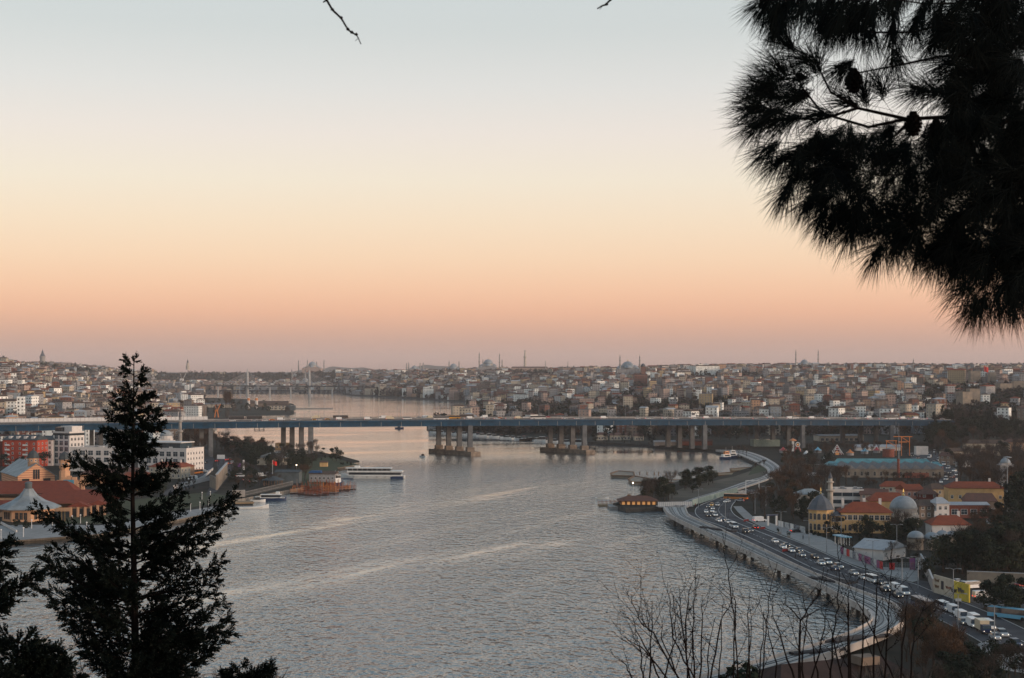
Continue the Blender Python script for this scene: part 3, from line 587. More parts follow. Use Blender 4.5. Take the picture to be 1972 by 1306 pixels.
def plant_trees(most=285):
    """the trees that show largest become single trees (trunk, crown); what is past the count goes into one wood"""
    import numpy as np
    n = {}; vs, ls, mi, off = [], [], [], 0; mats = []
    for (size, key, loc, s, label, group, rz, (name, cat, tm, cm)) in sorted(TQ, key=lambda t: -t[0]):
        n[name] = n.get(name, 0) + 1
        if n[name] <= most:
            th = thing(name, label, cat, loc, rz, group); th.scale = s
            for nm, me in (('trunk', tm), ('crown', cm)): o = bpy.data.objects.new(nm, me); COL.objects.link(o); o.parent = th
            continue
        if size == 0: continue
        for me in (tm, cm):
            v = np.empty(len(me.vertices) * 3, np.float32); me.vertices.foreach_get('co', v); v = v.reshape(-1, 3) * np.array(s, np.float32); c, q = math.cos(rz), math.sin(rz)
            v = np.stack([v[:, 0] * c - v[:, 1] * q + loc.x, v[:, 0] * q + v[:, 1] * c + loc.y, v[:, 2] + loc.z], 1); vs.append(v)
            for mt in me.materials:
                if mt not in mats: mats.append(mt)
            ix = [mats.index(mt) for mt in me.materials]
            for p in me.polygons: ls.append(tuple(i + off for i in p.vertices)); mi.append(ix[p.material_index])
            off += len(v)
    if vs:
        me = bpy.data.meshes.new('woodland'); me.from_pydata(np.concatenate(vs).tolist(), [], ls); [me.materials.append(m) for m in mats]; me.polygons.foreach_set('material_index', mi); me.update()
        o = bpy.data.objects.new('woodland', me); COL.objects.link(o); o['kind'] = 'stuff'; o['label'] = 'mass of smaller trees filling the groves of both banks'
# ------------------------------------------------------------------ the city on the hills
class Grid:
    def __init__(s, c): s.c = c; s.d = {}
    def free(s, x, y, r):
        i, j = int(x // s.c), int(y // s.c); k = int(r // s.c) + 1
        for a in range(i - k, i + k + 1):
            for b in range(j - k, j + k + 1):
                for (u, v, q) in s.d.get((a, b), ()):
                    if (u - x) ** 2 + (v - y) ** 2 < (q + r) ** 2 * .25: return False
        return True
    def put(s, x, y, r): s.d.setdefault((int(x // s.c), int(y // s.c)), []).append((x, y, r))
grid = Grid(20)
for px, Y, r in ((940, 4860, 90), (873, 5300, 60), (1209, 3150, 75), (1549, 4000, 75), (1749, 3300, 40), (601, 6300, 110), (798, 6200, 60), (1567, 1900, 34), (588, 4900, 50), (82, 4600, 30), (1011, 4700, 30), (1359, 3200, 70), (1435, 3300, 24), (1450, 3280, 24),
                 (1232, 2800, 40), (1842, 2300, 45), (1876, 2280, 24), (1910, 2250, 22), (1933, 2050, 30), (1960, 2060, 30), (1857, 1750, 34), (1874, 1800, 28), (1020, 4620, 100), (1204, 2500, 20), (1895, 2280, 12)):
    q = A(px, Y); grid.put(q.x, q.y, r)
def green(px, Y, z):
    """where trees stand instead of houses (by row and column of the photograph, but as areas of ground)"""
    y = HY - (z - H) / Y * F
    if 300 < px < 650 and Y > 4900: return .93 if z > 14 else .25
    if 960 < px < 1410 and 776 < y < 900 and Y < 2500: return .9
    if px > 960 and z < 5 and Y < 1900: return .88
    if 1770 < px and 752 < y < 850: return .88
    if 1500 < px < 1760 and 780 < y < 810: return .5
    if 800 < px < 960 and Y < 2900: return .9
    if 820 < px < 870 and 720 < y < 742: return .7
    if 1500 < px < 1800 and 772 < y: return .55
    if 300 < px < 560 and 2000 < Y < 3400: return .75
    if 96 < px < 230 and 715 < y < 735: return .6
    if 700 < px < 960 and z < 6: return .6
    return .33 + .16 * math.sin(px * .05 + Y * .004) * math.sin(Y * .011)
H_ALL = []; T_ALL = []
tries = 0
for tries in range(90000):
    px = rnd.uniform(-140, 2110); Y = 1230 + (rnd.random() ** 1.25) * 4300
    if px > 560 and px < 800 and Y < 3500: continue
    z = terr(px, Y)
    if z < 1.9: continue
    if px > 1000 and Y < 1420 + max(0, 1250 - px) * .4: continue
    if px < 412 and Y < 1225: continue
    q = A(px, Y, z); far = Y > 3200
    if 388 < px < 582 and Y < 3700:
        if rnd.random() < .975: continue
        T_ALL.append((px, q)); continue
    if rnd.random() < green(px, Y, z):
        r = 7
        if grid.free(q.x, q.y, r): grid.put(q.x, q.y, r * .7); T_ALL.append((px, q))
        continue
    a, b = (rnd.uniform(7, 13), rnd.uniform(8, 13)) if not far else (rnd.uniform(9, 19), rnd.uniform(9, 15))
    if rnd.random() < .12: a *= 1.9
    r = (a + b) / 2 * 1.0
    if not grid.free(q.x, q.y, r): continue
    grid.put(q.x, q.y, r)
    st = rnd.choice((2, 2, 3, 3, 4, 5, 5, 6, 7)) if not (px < 330) else rnd.choice((2, 3, 4, 4, 5, 6)); h = st * 3.1 + .4
    top, hid = HY - (z + h + 3 - H) / Y * F, False
    for c0, c1, y0, y1, cY in CLEAR:
        if Y < cY + 20 and c0 - a / Y * F * .5 < px < c1 + a / Y * F * .5 and top < y1: hid = True
    if hid:
        if not far and HY - (z + 9 - H) / Y * F > 706 and not any(Y < c[4] + 20 and c[0] - 6 < px < c[1] + 6 and HY - (z + 9 - H) / Y * F < c[3] for c in CLEAR): st = 2; h = 6.2
        else: continue
    H_ALL.append(dict(px=px, q=q, a=a, b=b, st=st, h=h, w=rnd.choices(WNAMES, WW)[0], r=rnd.choices(RNAMES, RW)[0], rz=(math.atan2(q.x, q.y) * -.4 + rnd.choice((0, 0, PI / 2, .3, -.35, .7)) + rnd.gauss(0, .12)), hip=rnd.random() < .6, ch=rnd.random() < .5))
H_ALL.sort(key=lambda d: -(d['h'] * d['a']) / d['q'].y ** 2 * (1 if -5 < d['px'] < 1977 and not (px < 412 and d['q'].y < 1260) else 0))
NEAR = H_ALL[:285]; REST = H_ALL[285:]
def house_geo(wl, rf, d, o=(0, 0, 0), rz=0, mi=0, ri=0):
    base = 7
    wl.box((o[0], o[1], o[2] - base), (d['a'], d['b'], d['h'] + base), rz, mi)
    if d['r'] in ('flat grey',):
        rf.box((o[0], o[1], o[2] + d['h']), (d['a'] + .3, d['b'] + .3, .5), rz, ri); co, si = math.cos(rz), math.sin(rz)
        rf.box((o[0] + d['a'] * .2 * co, o[1] + d['a'] * .2 * si, o[2] + d['h'] + .51), (2.6, 2.8, 2.3), rz, ri)
    else: rf.gable((o[0], o[1], o[2] + d['h']), (d['a'], d['b']), min(d['a'], d['b']) * .17, .3, rz, ri, d['b'] * .45 if d['hip'] else 0)
HOUSE_NOUN = ['two-storey', 'two-storey', 'two-storey', 'three-storey', 'four-storey', 'five-storey', 'six-storey', 'seven-storey']
def where(px, py):
    if py > 788 and px > 880: return 'just above the blue bridge'
    best = min(LAND, key=lambda l: ((l[0] - px) / 1.0) ** 2 + ((l[1] - py) * 2.2) ** 2); dx, dy = px - best[0], py - best[1]
    if abs(dy) * 2.2 > abs(dx): return ('uphill of the ' if dy < 0 else 'downhill of the ') + best[2]
    return ('right of the ' if dx > 0 else 'left of the ') + best[2]
win_me = None
def winmesh(nm, w, h, frame='white_paint', glass='glass', fr=.12, arch=False, bars=1):
    """a window: frame and pane standing 4 cm proud of the wall it is set on; faces -y, origin at its lower centre"""
    f = MB(); k = 6 if arch else 1
    def ring(e, y):
        pts = [(-w / 2 - e, y, -e), (w / 2 + e, y, -e)]
        if arch: pts += [((w / 2 + e) * math.cos(PI * i / 10), y, h - w / 2 + (w / 2 + e) * math.sin(PI * i / 10)) for i in range(11)]
        else: pts += [(w / 2 + e, y, h + e), (-w / 2 - e, y, h + e)]
        return pts
    o0, o1, i1 = ring(fr, .02), ring(fr, -.06), ring(0, -.06); i2 = ring(0, -.02); n = len(o0)
    for i in range(n):
        j = (i + 1) % n; f.face([o0[i], o0[j], o1[j], o1[i]]); f.face([o1[i], o1[j], i1[j], i1[i]]); f.face([i1[i], i1[j], i2[j], i2[i]])
    f.face(i2, 1)
    for b in range(bars): x = -w / 2 + w * (b + 1) / (bars + 1); f.box((x, -.035, 0), (.06, .03, h))
    if bars: f.box((0, -.035, h * .6), (w, .028, .06))
    return mk_mesh(f, nm, [frame, glass])
def put(me, name, par, loc, rz=0):
    o = bpy.data.objects.new(name, me); COL.objects.link(o); o.parent = par; o.location = loc; o.rotation_euler = (0, 0, rz); return o
WIN_H = winmesh('window', 1.25, 1.5)
def facade(par, me, name, w, z0, sv, rows, cols, x0, rz=0, off=0.0, skip=lambda r, c: False):
    """rows x cols windows along a wall of width w at distance off from the thing's centre, facing rz (0 = -y)"""
    for r in range(rows):
        for c in range(cols):
            if skip(r, c): continue
            x = -w / 2 + x0 + (w - 2 * x0) * (c / (cols - 1) if cols > 1 else .5); co, si = math.cos(rz), math.sin(rz)
            put(me, name, par, (x * co + off * si, x * si - off * co, z0 + r * sv), rz)
USED = {}
WN_PLAIN = {}
for k, c in WALLS.items(): mat('plain ' + k, c, .85, .18, .35, detail=8)
for i, d in enumerate(NEAR):
    q = d['q']; px, py = proj((q.x, q.y, q.z + d['h'] / 2)); d['py'] = py
    roof = {'terracotta': 'terracotta hip roof' if d['hip'] else 'terracotta gable roof', 'weathered red': 'faded red roof', 'brown tiled': 'brown tiled roof', 'flat grey': 'flat grey roof', 'pale metal': 'pale metal roof'}[d['r']]
    d['lab'] = f"{d['w']} {HOUSE_NOUN[d['st']]} house, {roof} {where(px, py)}"; USED.setdefault(d['lab'], []).append(d)
for lab, ds in USED.items():
    ds.sort(key=lambda d: d['px'])
    if len(ds) > 1:
        ORD = ['first', 'second', 'third', 'fourth', 'fifth', 'sixth', 'seventh', 'eighth', 'ninth', 'tenth']
        for k, d in enumerate(ds): d['lab2'] = d['lab'].replace('terracotta ', 'red ').replace(' tiled', '') + f", {ORD[min(k, 9)]} from left"
for i, d in enumerate(NEAR):
    big = i < 110
    th = thing('hillside_house', d.get('lab2', d['lab']), 'house', d['q'], d['rz'], 'houses on the hillsides')
    wl, rf = MB(), MB(); house_geo(wl, rf, d)
    wl.build('wall', ('plain ' if big else 'wall ') + d['w'], th); ro = rf.build('roof', 'roof ' + d['r'], th)
    if d['ch'] and d['r'] != 'flat grey': MB().box((d['a'] * .2, d['b'] * .12, d['h'] + .4), (.8, .8, 2.4)).build('chimney', 'brick_red' if i % 2 else 'stone', ro)
    if big:
        view = math.atan2(d['q'].x, d['q'].y)
        for k in range(4):
            fa = d['rz'] + k * PI / 2; nx, ny = math.sin(fa), -math.cos(fa)                # facing of this wall
            if nx * d['q'].x + ny * d['q'].y < -.25 * d['q'].length:
                wd, off = (d['a'], d['b'] / 2) if k % 2 == 0 else (d['b'], d['a'] / 2); nc = max(2, int(wd / 3.3))
                facade(th, WIN_H, 'window', wd, 1.1, 3.1, d['st'], nc, 1.7, k * PI / 2, off)
# everything farther than those: one mass
w = MB(); rmi = {k: i for i, k in enumerate(RNAMES)}; wmi = {k: i + len(RNAMES) for i, k in enumerate(WNAMES)}
for d in REST: house_geo(w, w, d, d['q'], d['rz'], wmi[d['w']], rmi[d['r']])
# the wall material reads metres of the object, so this mass keeps world metres
far = w.build('hillside_town', ['roof ' + k for k in RNAMES] + ['wall ' + k for k in WNAMES]); far['kind'] = 'stuff'; far['label'] = 'dense mass of small pale houses covering the far hillsides'
# trees of the hills: nearest ones single, the rest a wood
T_ALL.sort(key=lambda t: t[1].y); tw = MB(); nb = 0
def treezone(px, q):
    py = proj(q)[1]
    if px < 420: return 'by the old shipyard shore north of the bridge'
    if px < 960: return 'on the parkland spit behind the bridge'
    if px < 1420: return 'in the grove behind the blue girdered bridge'
    if px < 1780: return 'among the houses above the southern bridge end'
    return 'under the ruined wall towers beyond the bridge'
for px, q in T_ALL:
    if q.y < 2050 and -10 < px < 1980 and nb < 230:
        key = rnd.choices(['bare', 'rust', 'grey', 'round', 'cypress', 'pine'], [4, 2, 2, 3, .7, .7] if not px > 1770 else [2, 1, 1, 6, 1, 1])[0]
        nm = {'bare': 'bare brown tree', 'rust': 'bare russet tree', 'grey': 'bare grey tree', 'round': 'dark evergreen tree', 'cypress': 'narrow dark cypress', 'pine': 'flat topped dark pine'}[key]
        tree(key, q, rnd.uniform(.8, 1.3), nm + ' ' + treezone(px, q), nm + 's ' + treezone(px, q)); nb += 1
    else:
        dark = rnd.random() < (.75 if q.y > 4500 or 96 < px < 230 else .45); n = 46 if q.y < 3500 else 26; s = rnd.uniform(5, 8) if q.y < 3500 else rnd.uniform(8, 13); hh = s * rnd.uniform(1.1, 1.7)
        for k in range(n):
            v = rv(); v = v.normalized() * v.length ** .5; p = q + Vector((v.x * s * .55, v.y * s * .55, hh * .55 + v.z * hh * .5)); u = rv().normalized() * s * .26; e = rv().normalized() * s * .20
            tw.face([p - u, p - e, p + u, p + e], 0 if dark else (1 if k % 2 else 2))
tw.build('far_woodland', ['leaf_dark', 'twig', 'twig_grey'])['kind'] = 'stuff'
# ------------------------------------------------------------------ vehicles
PAINT = {'white': (.62,.61,.6), 'silver': (.33,.34,.35), 'black': (.015,.015,.018), 'dark blue': (.02,.035,.08), 'dark red': (.10,.015,.015), 'yellow': (.60,.28,.03), 'grey': (.12,.125,.13), 'light blue': (.12,.34,.48), 'orange': (.5,.16,.03), 'cream': (.5,.42,.3), 'brown': (.07,.045,.035), 'red': (.35,.03,.025)}
for k, c in PAINT.items(): mat('paint ' + k, c, .28, .06, .8, spec=.5)
mat('head_light', (.9,.85,.75), .3, .02, emit=(1, .86, .66), es=1.3); mat('tail_light', (.4,.02,.02), .3, .02, emit=(1, .06, .03), es=3.0); mat('lamp_glow', (.9,.85,.75), .3, .02, emit=(1, .8, .55), es=7.0)
mat('chrome', (.3,.3,.31), .3, .1, metal=.7)
def xprism(w, prof, hw, top=1.0, m=0, ztop=None):
    """side profile [(x, z)] extruded across the width; points above ztop are drawn in by top"""
    n = len(prof); zt = ztop if ztop is not None else 1e9
    vs = [(x, s * hw * (top if z >= zt else 1), z) for s in (-1, 1) for x, z in prof]
    w.add(vs, [tuple(range(n)), tuple(range(2 * n - 1, n - 1, -1))] + [(i, n + i, n + (i + 1) % n, (i + 1) % n) for i in range(n)], m)
CAR = {
 'car': dict(L=4.4, hw=.88, body=[(-2.2,.3),(-2.2,.78),(-2.05,.95),(-1.5,1.0),(.75,1.0),(1.9,.85),(2.2,.68),(2.2,.3)], cab=[(-1.75,.98),(-1.2,1.42),(.25,1.42),(1.05,.98)], top=.8, roof=(-1.15, .2, 1.43), wx=1.32, wr=.32, hz=.66, hy=.62),
 'suv': dict(L=4.6, hw=.93, body=[(-2.25,.4),(-2.25,1.0),(-2.2,1.08),(.9,1.08),(2.1,.95),(2.3,.75),(2.3,.4)], cab=[(-2.15,1.06),(-1.95,1.68),(.2,1.68),(1.0,1.06)], top=.84, roof=(-1.95, .2, 1.69), wx=1.38, wr=.36, hz=.8, hy=.66),
 'van': dict(L=5.6, hw=1.0, body=[(-2.8,.4),(-2.8,2.15),(-2.65,2.3),(1.2,2.3),(1.35,2.2),(1.4,1.25),(2.5,1.05),(2.8,.8),(2.8,.4)], cab=[(1.30,1.24),(1.25,2.12),(1.5,2.1),(2.25,1.16),(2.2,1.1)], top=.86, roof=None, wx=1.75, wr=.36, hz=.8, hy=.72),
 'minibus': dict(L=6.8, hw=1.05, body=[(-3.4,.4),(-3.4,1.35),(2.6,1.35),(3.3,1.15),(3.45,.8),(3.45,.4)], cab=[(-3.36,1.34),(-3.3,2.25),(2.0,2.25),(2.75,1.34)], top=.93, roof=(-3.3, 2.0, 2.26), wx=2.2, wr=.38, hz=.85, hy=.74),
 'bus': dict(L=11.8, hw=1.25, body=[(-5.9,.35),(-5.9,1.35),(5.85,1.35),(5.9,1.2),(5.9,.35)], cab=[(-5.86,1.34),(-5.8,2.75),(5.75,2.75),(5.88,1.34)], top=.97, roof=(-5.82, 5.75, 2.76), wx=3.6, wr=.48, hz=.75, hy=.95),
 'truck': dict(L=6.6, hw=1.05, body=[(1.1,.5),(1.1,2.1),(1.25,2.2),(2.6,2.2),(2.9,1.3),(3.2,1.1),(3.2,.5)], cab=[(1.6,1.4),(1.6,2.05),(2.65,2.05),(2.98,1.35)], top=.99, roof=None, wx=2.1, wr=.42, hz=.8, hy=.8),
}
VEH = {}
def vehicle_proto(kind):
    d = CAR[kind]; p = thing({'car': 'car', 'suv': 'car', 'van': 'van', 'minibus': 'minibus', 'bus': 'bus', 'truck': 'box_truck'}[kind], 'x', {'suv': 'car', 'truck': 'truck'}.get(kind, kind))
    w = MB(); xprism(w, d['body'], d['hw'], .9, 0, 1.3 if kind == 'van' else None)
    if d['roof']: a, b, z = d['roof']; w.box(((a + b) / 2, 0, z - .03), (b - a, d['hw'] * 2 * d['top'] - .02, .07))
    bd = w.build('body', 'paint white', p); bd.material_slots[0].link = 'OBJECT'; bd.material_slots[0].material = MATS['paint white']
    g = MB(); hw = d['hw'] - .03; n = len(d['cab']); zs = [z for _, z in d['cab']]; mid = (min(zs) + max(zs)) / 2
    xprism(g, d['cab'], hw, d['top'], 0, mid); g.build('window', 'glass', p)
    if kind == 'truck': MB().box((-1.1, 0, .75), (4.3, 2.3, 2.3)).build('cargo_box', 'paint cream', p); MB().box((-.3, 0, .45), (5.6, 1.5, .28)).build('chassis', 'rubber', p)
    for sx in (-1, 1):
        for sy in (-1, 1):
            t = MB(); r = d['wr']; n = 12
            for i in range(n):
                a0, a1 = 2 * PI * i / n, 2 * PI * (i + 1) / n; y0, y1 = sy * (d['hw'] - .16), sy * (d['hw'] + .04); x = sx * d['wx'] + (.3 if kind == 'truck' and sx < 0 else 0)
                q = [(x + r * math.cos(a), y, r + r * math.sin(a)) for a in (a0, a1) for y in (y0, y1)]
                t.face([q[0], q[1], q[3], q[2]]); t.face([(x, y1, r), q[1], q[3]], 0)
            t.build('wheel', 'rubber', p)
    xf = max(x for x, _ in d['body']); xb = min(x for x, _ in d['body']) if kind != 'truck' else -3.25
    for sy in (-1, 1):
        MB().lathe((0, 0, 0), [(.02, -.05), (.10, -.05), (.11, .03), (.02, .04)], 8).build('headlight', 'head_light', p, loc=(xf, sy * d['hy'], d['hz'])).rotation_euler = (0, R(90), 0)
        MB().box((0, 0, -.09), (.06, .28, .18)).build('tail_light', 'tail_light', p, loc=(xb - .01, sy * d['hy'], d['hz'] + .05))
    VEH[kind] = [p, False]
for k in CAR: vehicle_proto(k)
def vehicle(kind, col, loc, rz, label, group=None):
    p, used = VEH[kind]
    if used:
        o = dup(p, loc, rz, label, group)
    else: o = p; o.location = loc; o.rotation_euler = (0, 0, rz); o['label'] = label; VEH[kind][1] = True
    if 'group' in o: del o['group']
    if group: o['group'] = group
    for c in o.children:
        if c.name.split('.')[0] == 'body': c.material_slots[0].link = 'OBJECT'; c.material_slots[0].material = MATS['paint ' + col]
    return o
# traffic on the bridge: (photo column, lane offset across the deck, kind, colour); what sets each apart goes into the label
BT = [(432,50,'bus','black'),(468,50,'bus','black'),(444,8,'car','white'),(485,12,'car','silver'),(507,8,'car','white'),(518,16,'car','orange'),(535,16,'van','white'),(558,22,'car','white'),(572,8,'car','silver'),(593,46,'truck','cream'),
      (603,12,'car','yellow'),(612,8,'car','white'),(625,22,'car','yellow'),(643,46,'bus','brown'),(650,16,'van','white'),(660,8,'car','silver'),(705,16,'van','white'),(728,46,'van','white'),(749,12,'truck','cream'),(782,16,'minibus','white'),
      (800,42,'car','grey'),(811,46,'van','white'),(822,42,'van','cream'),(849,8,'bus','white'),(870,24,'bus','yellow'),(895,50,'bus','brown'),(899,8,'car','silver'),(905,16,'van','white'),(931,46,'van','white'),(937,8,'car','silver'),(957,8,'car','white'),(962,22,'car','orange'),
      (979,8,'car','silver'),(999,16,'van','cream'),(1015,40,'car','white'),(1037,12,'bus','white'),(1058,46,'car','red'),(1089,16,'car','white'),(1112,8,'car','white'),(1121,8,'car','silver'),(1166,16,'van','white'),(1200,40,'car','grey'),(1231,12,'car','white'),(1250,8,'car','white'),(1259,12,'car','silver'),(1284,16,'car','white'),
      (1304,8,'car','white'),(1340,10,'car','white'),(1346,40,'van','white'),(1367,18,'van','white'),(1374,42,'bus','grey'),(1406,20,'car','white'),(1415,8,'car','silver'),(1458,8,'car','silver'),(1494,24,'van','silver'),(1499,10,'car','grey'),(1527,12,'van','white'),(1538,16,'minibus','white'),(1574,20,'van','white'),
      (1597,8,'car','white'),(1610,42,'car','grey'),(1645,18,'car','silver'),(1662,20,'suv','white'),(1681,10,'car','white'),(1696,42,'van','white'),(1704,10,'car','silver'),(1727,16,'bus','white'),(1738,46,'bus','grey'),(1752,20,'van','white'),(1762,12,'car','silver'),(1779,22,'van','white'),(1786,12,'car','white'),(1803,20,'suv','white'),(1825,14,'car','silver')]
DL = {}
for px, s, k, c in BT:
    t = tx(px) + s * .263; q = bpt(t, s, .02); ang = math.atan2(BD.y, BD.x) + (0 if s < 28 else PI)
    nb = 'above the land columns of the near shore' if px < 640 else 'over the open water' if px < 830 else 'between the two water piers' if px < 1140 else 'before the wooded shore' if px < 1370 else 'under the ruined wall houses'
    nm = {'suv': 'sport utility car', 'truck': 'box truck', 'minibus': 'minibus'}.get(k, k)
    DL.setdefault(f'{c} {nm} crossing the bridge {nb}', []).append((px, q, ang, k, c))
ORDW = ['first', 'second', 'third', 'fourth', 'fifth', 'sixth', 'seventh', 'eighth', 'ninth', 'tenth', 'eleventh', 'twelfth', 'thirteenth', 'fourteenth']
for lab, l in DL.items():
    for i, (px, q, a, k, c) in enumerate(sorted(l)): vehicle(k, c, q, a, lab + (f', {ORDW[i]} from left' if len(l) > 1 else ''), 'vehicles crossing the bridge')
# ------------------------------------------------------------------ near buildings
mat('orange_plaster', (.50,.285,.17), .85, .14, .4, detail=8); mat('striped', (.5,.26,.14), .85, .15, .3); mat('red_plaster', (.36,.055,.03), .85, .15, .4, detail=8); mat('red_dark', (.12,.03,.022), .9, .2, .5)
mat('ochre', (.50,.32,.15), .85, .14, .45, detail=8); mat('white_wall', (.56,.52,.49), .85, .1, .4, detail=8); mat('pink_plaster', (.50,.25,.19), .85, .15, .4); mat('zinc', (.20,.225,.235), .55, .25, .3, detail=8); mat('zinc_dark', (.085,.10,.105), .6, .25, .3)
mat('teal_roof', (.09,.22,.24), .6, .25, .3, detail=8); mat('tiled_blue', (.08,.26,.36), .5, .2); mat('timber', (.16,.09,.05), .85, .3, 2); mat('rust_steel', (.28,.07,.03), .8, .4, .8, detail=8, col2=(.14,.05,.03)); mat('slate', (.05,.06,.065), .7, .2)
def striped():
    m, p = newmat('striped_wall'); t = N('ShaderNodeTexCoord'); s = N('ShaderNodeSeparateXYZ'); L(t.outputs['Object'], s.inputs[0])
    f = M('FRACT', M('DIVIDE', s.outputs[2], 1.1)); L(ramp(f, [(.0, (.55,.30,.17)), (.62, (.52,.28,.16)), (.66, (.34,.14,.08)), (.98, (.34,.14,.08))], 'CONSTANT'), p.inputs['Base Color']); p.inputs['Roughness'].default_value = .85
striped()
WN = {}
def wn(key, w, h, **k):
    if key not in WN: WN[key] = winmesh('window', w, h, **k)
    return WN[key]
def bldg(name, label, px, py, wd, dp, h, wall, roof=None, rh=2.5, hip=0.0, rz=0.0, cat='building', wins=(), flat='roof flat grey', zb=2.0, ov=.5, chim=0, par=True, group=None, axis=0):
    """front-centre of the base at photo point (px, py) on ground zb; front faces -y turned by rz"""
    q = P(px, py, zb); c = Vector((q.x - math.sin(rz) * dp / 2, q.y + math.cos(rz) * dp / 2, zb)); th = thing(name, label, cat, c, rz, group)
    MB().box((0, 0, -.5), (wd, dp, h + .5)).build('wall', wall, th)
    if roof:
        d2 = (wd, dp) if axis == 0 else (dp, wd); r = MB().gable((0, 0, h + .15), d2, rh, ov, 0 if axis == 0 else PI / 2, 0, hip).build('roof', roof, th)
        for i in range(chim): MB().box((wd * (-.3 + .6 * i / max(1, chim - 1) if chim > 1 else .2), dp * .12, h + rh * .3), (.9, .9, rh * .7 + 1.6)).build('chimney', 'white_wall', r)
    else:
        if par:
            w = MB()
            for sx, sy, a, b in ((0, -1, wd + .1, .35), (0, 1, wd + .1, .35), (-1, 0, .35, dp - .6), (1, 0, .35, dp - .6)): w.box((sx * (wd / 2 - .13), sy * (dp / 2 - .13), h - .002), (a, b, .8))
            w.build('parapet', wall, th)
        ro = MB().box((0, 0, h - .01), (wd - .75, dp - .75, .12)).build('roof', flat, th)
        if wd * dp > 120:
            for i in range(4): MB().box((wd * (-.32 + .2 * i), dp * (.15 if i % 2 else -.2), h + .1), (1.6 + .5 * (i % 3), 1.3, 1.1 + .3 * (i % 2))).build('roof_unit', 'steel_grey' if i % 2 else 'white_wall', ro)
    for (me, face, rows, cols, z0, sv, x0) in wins:
        w_, off = (wd, dp / 2) if face % 2 == 0 else (dp, wd / 2); facade(th, me, 'window', w_, z0, sv, rows, cols, x0, face * PI / 2, off)
    return th
W_BIG = wn('big', 2.6, 2.2, glass='glass_blue', bars=1); W_SQ = wn('sq', 3.2, 2.9, glass='glass_blue', bars=1); W_MID = wn('mid', 1.5, 1.8); W_SM = wn('sm', 1.1, 1.4); W_AR = wn('ar', 1.15, 2.3, arch=True, frame='stone_grey'); W_TALL = wn('tall', 1.3, 2.8, frame='timber'); W_STRIP = wn('strip', 4.4, 1.5, glass='glass_blue', bars=3, frame='steel_dark')
# ------------------------------------------------------------------ north bank (congress halls, offices, quay)
sheet('promenade', [(-200,1080),(0,1043),(190,1028.5),(310,1007.5),(424,983.5),(428,973),(310,991),(190,1012),(120,1010),(0,1012),(-200,1040)], 2.012, 'paving')
sheet('lawn', [(120,1008),(190,1009),(310,988),(420,968),(440,955),(400,948),(330,955),(230,965),(140,985)], 2.008, 'grass')
sheet('lawn', [(600,940),(640,926),(652,910),(648,901),(690,895),(655,885),(632,880),(600,884),(570,900),(560,925)], 2.02, 'grass')
hall = thing('congress_hall', 'orange congress hall with grey and red roofs and striped gable beside the quay', 'building', P(95, 985, 2))
hx, hy = hall.location.x, hall.location.y
def hl(px, Y, z=0): v = A(px, Y, z); return (v.x - hx, v.y - hy, z - 2)
w = MB(); w.box(hl(140, 700), (36, 26, 3.6), .1); w.build('wall', 'orange_plaster', hall)
MB().gable(hl(140, 700, 5.8), (36, 26), 5.0, 1.2, .1, 0, 9).build('roof', 'roof hall red', hall)
w = MB(); w.box(hl(48, 716), (50, 22, 6.5), .1); w.build('wall', 'orange_plaster', hall)
MB().gable(hl(48, 716, 8.7), (50, 22), 5.0, 1.2, .1, 0, 7).build('roof', 'roof hall red', hall)
w = MB(); w.box(hl(15, 668), (20, 14, 4), .1); w.build('wall', 'orange_plaster', hall); MB().gable(hl(15, 668, 6.1), (20, 14), 2.6, .8, .1, 0, 5).build('roof', 'roof hall red', hall)
g0 = A(70, 738, 2); gz = .5                                       # long hall with the striped gable: gable turned towards the water
w = MB(); d = 42; wd = 17.5; co, si = math.cos(gz), math.sin(gz)
def gp(a, b, z): return (g0.x - hx + a * co - b * si, g0.y - hy + a * si + b * co, z)
w.face([gp(-wd / 2, 0, 8), gp(wd / 2, 0, 8), gp(wd / 2, 0, 12.5), gp(0, 0, 18.2), gp(-wd / 2, 0, 12.5)])
w.face([gp(-wd / 2, 0, 12.5), gp(-wd / 2, d, 12.5), gp(-wd / 2, d, 8), gp(-wd / 2, 0, 8)]); w.face([gp(wd / 2, 0, 8), gp(wd / 2, d, 8), gp(wd / 2, d, 12.5), gp(wd / 2, 0, 12.5)])
w.build('gable_wall', 'striped_wall', hall)
# its roof runs back and towards the picture edge
r0 = MB()
for s in (-1, 1): r0.add([gp(s * (wd / 2 + .8), -.3, 12.1), gp(s * (wd / 2 + .8), d, 12.1), gp(0, d, 18.5), gp(0, -.3, 18.5), gp(s * (wd / 2 + .8), -.3, 12.4), gp(s * (wd / 2 + .8), d, 12.4), gp(0, d, 18.85), gp(0, -.3, 18.85)], [(0,1,2,3),(7,6,5,4),(0,3,7,4),(0,4,5,1)])
r0.build('roof', 'zinc', hall)
w = MB()
for k in (-1, 0, 1): w.add([gp(k * 1.1 - .45, -.12, 11), gp(k * 1.1 + .45, -.12, 11), gp(k * 1.1 + .45, -.12, 15.6), gp(k * 1.1 - .45, -.12, 15.6)], [(0, 1, 2, 3)])
w.build('window', 'glass', hall)
for s in (-1, 1): w = MB(); w.add([gp(s * 5 - 1.7, -.12, 9.6), gp(s * 5 + 1.7, -.12, 9.6), gp(s * 5 + 1.7, -.12, 11.2), gp(s * 5 - 1.7, -.12, 11.2)], [(0, 1, 2, 3)]); w.build('window', 'glass', hall)
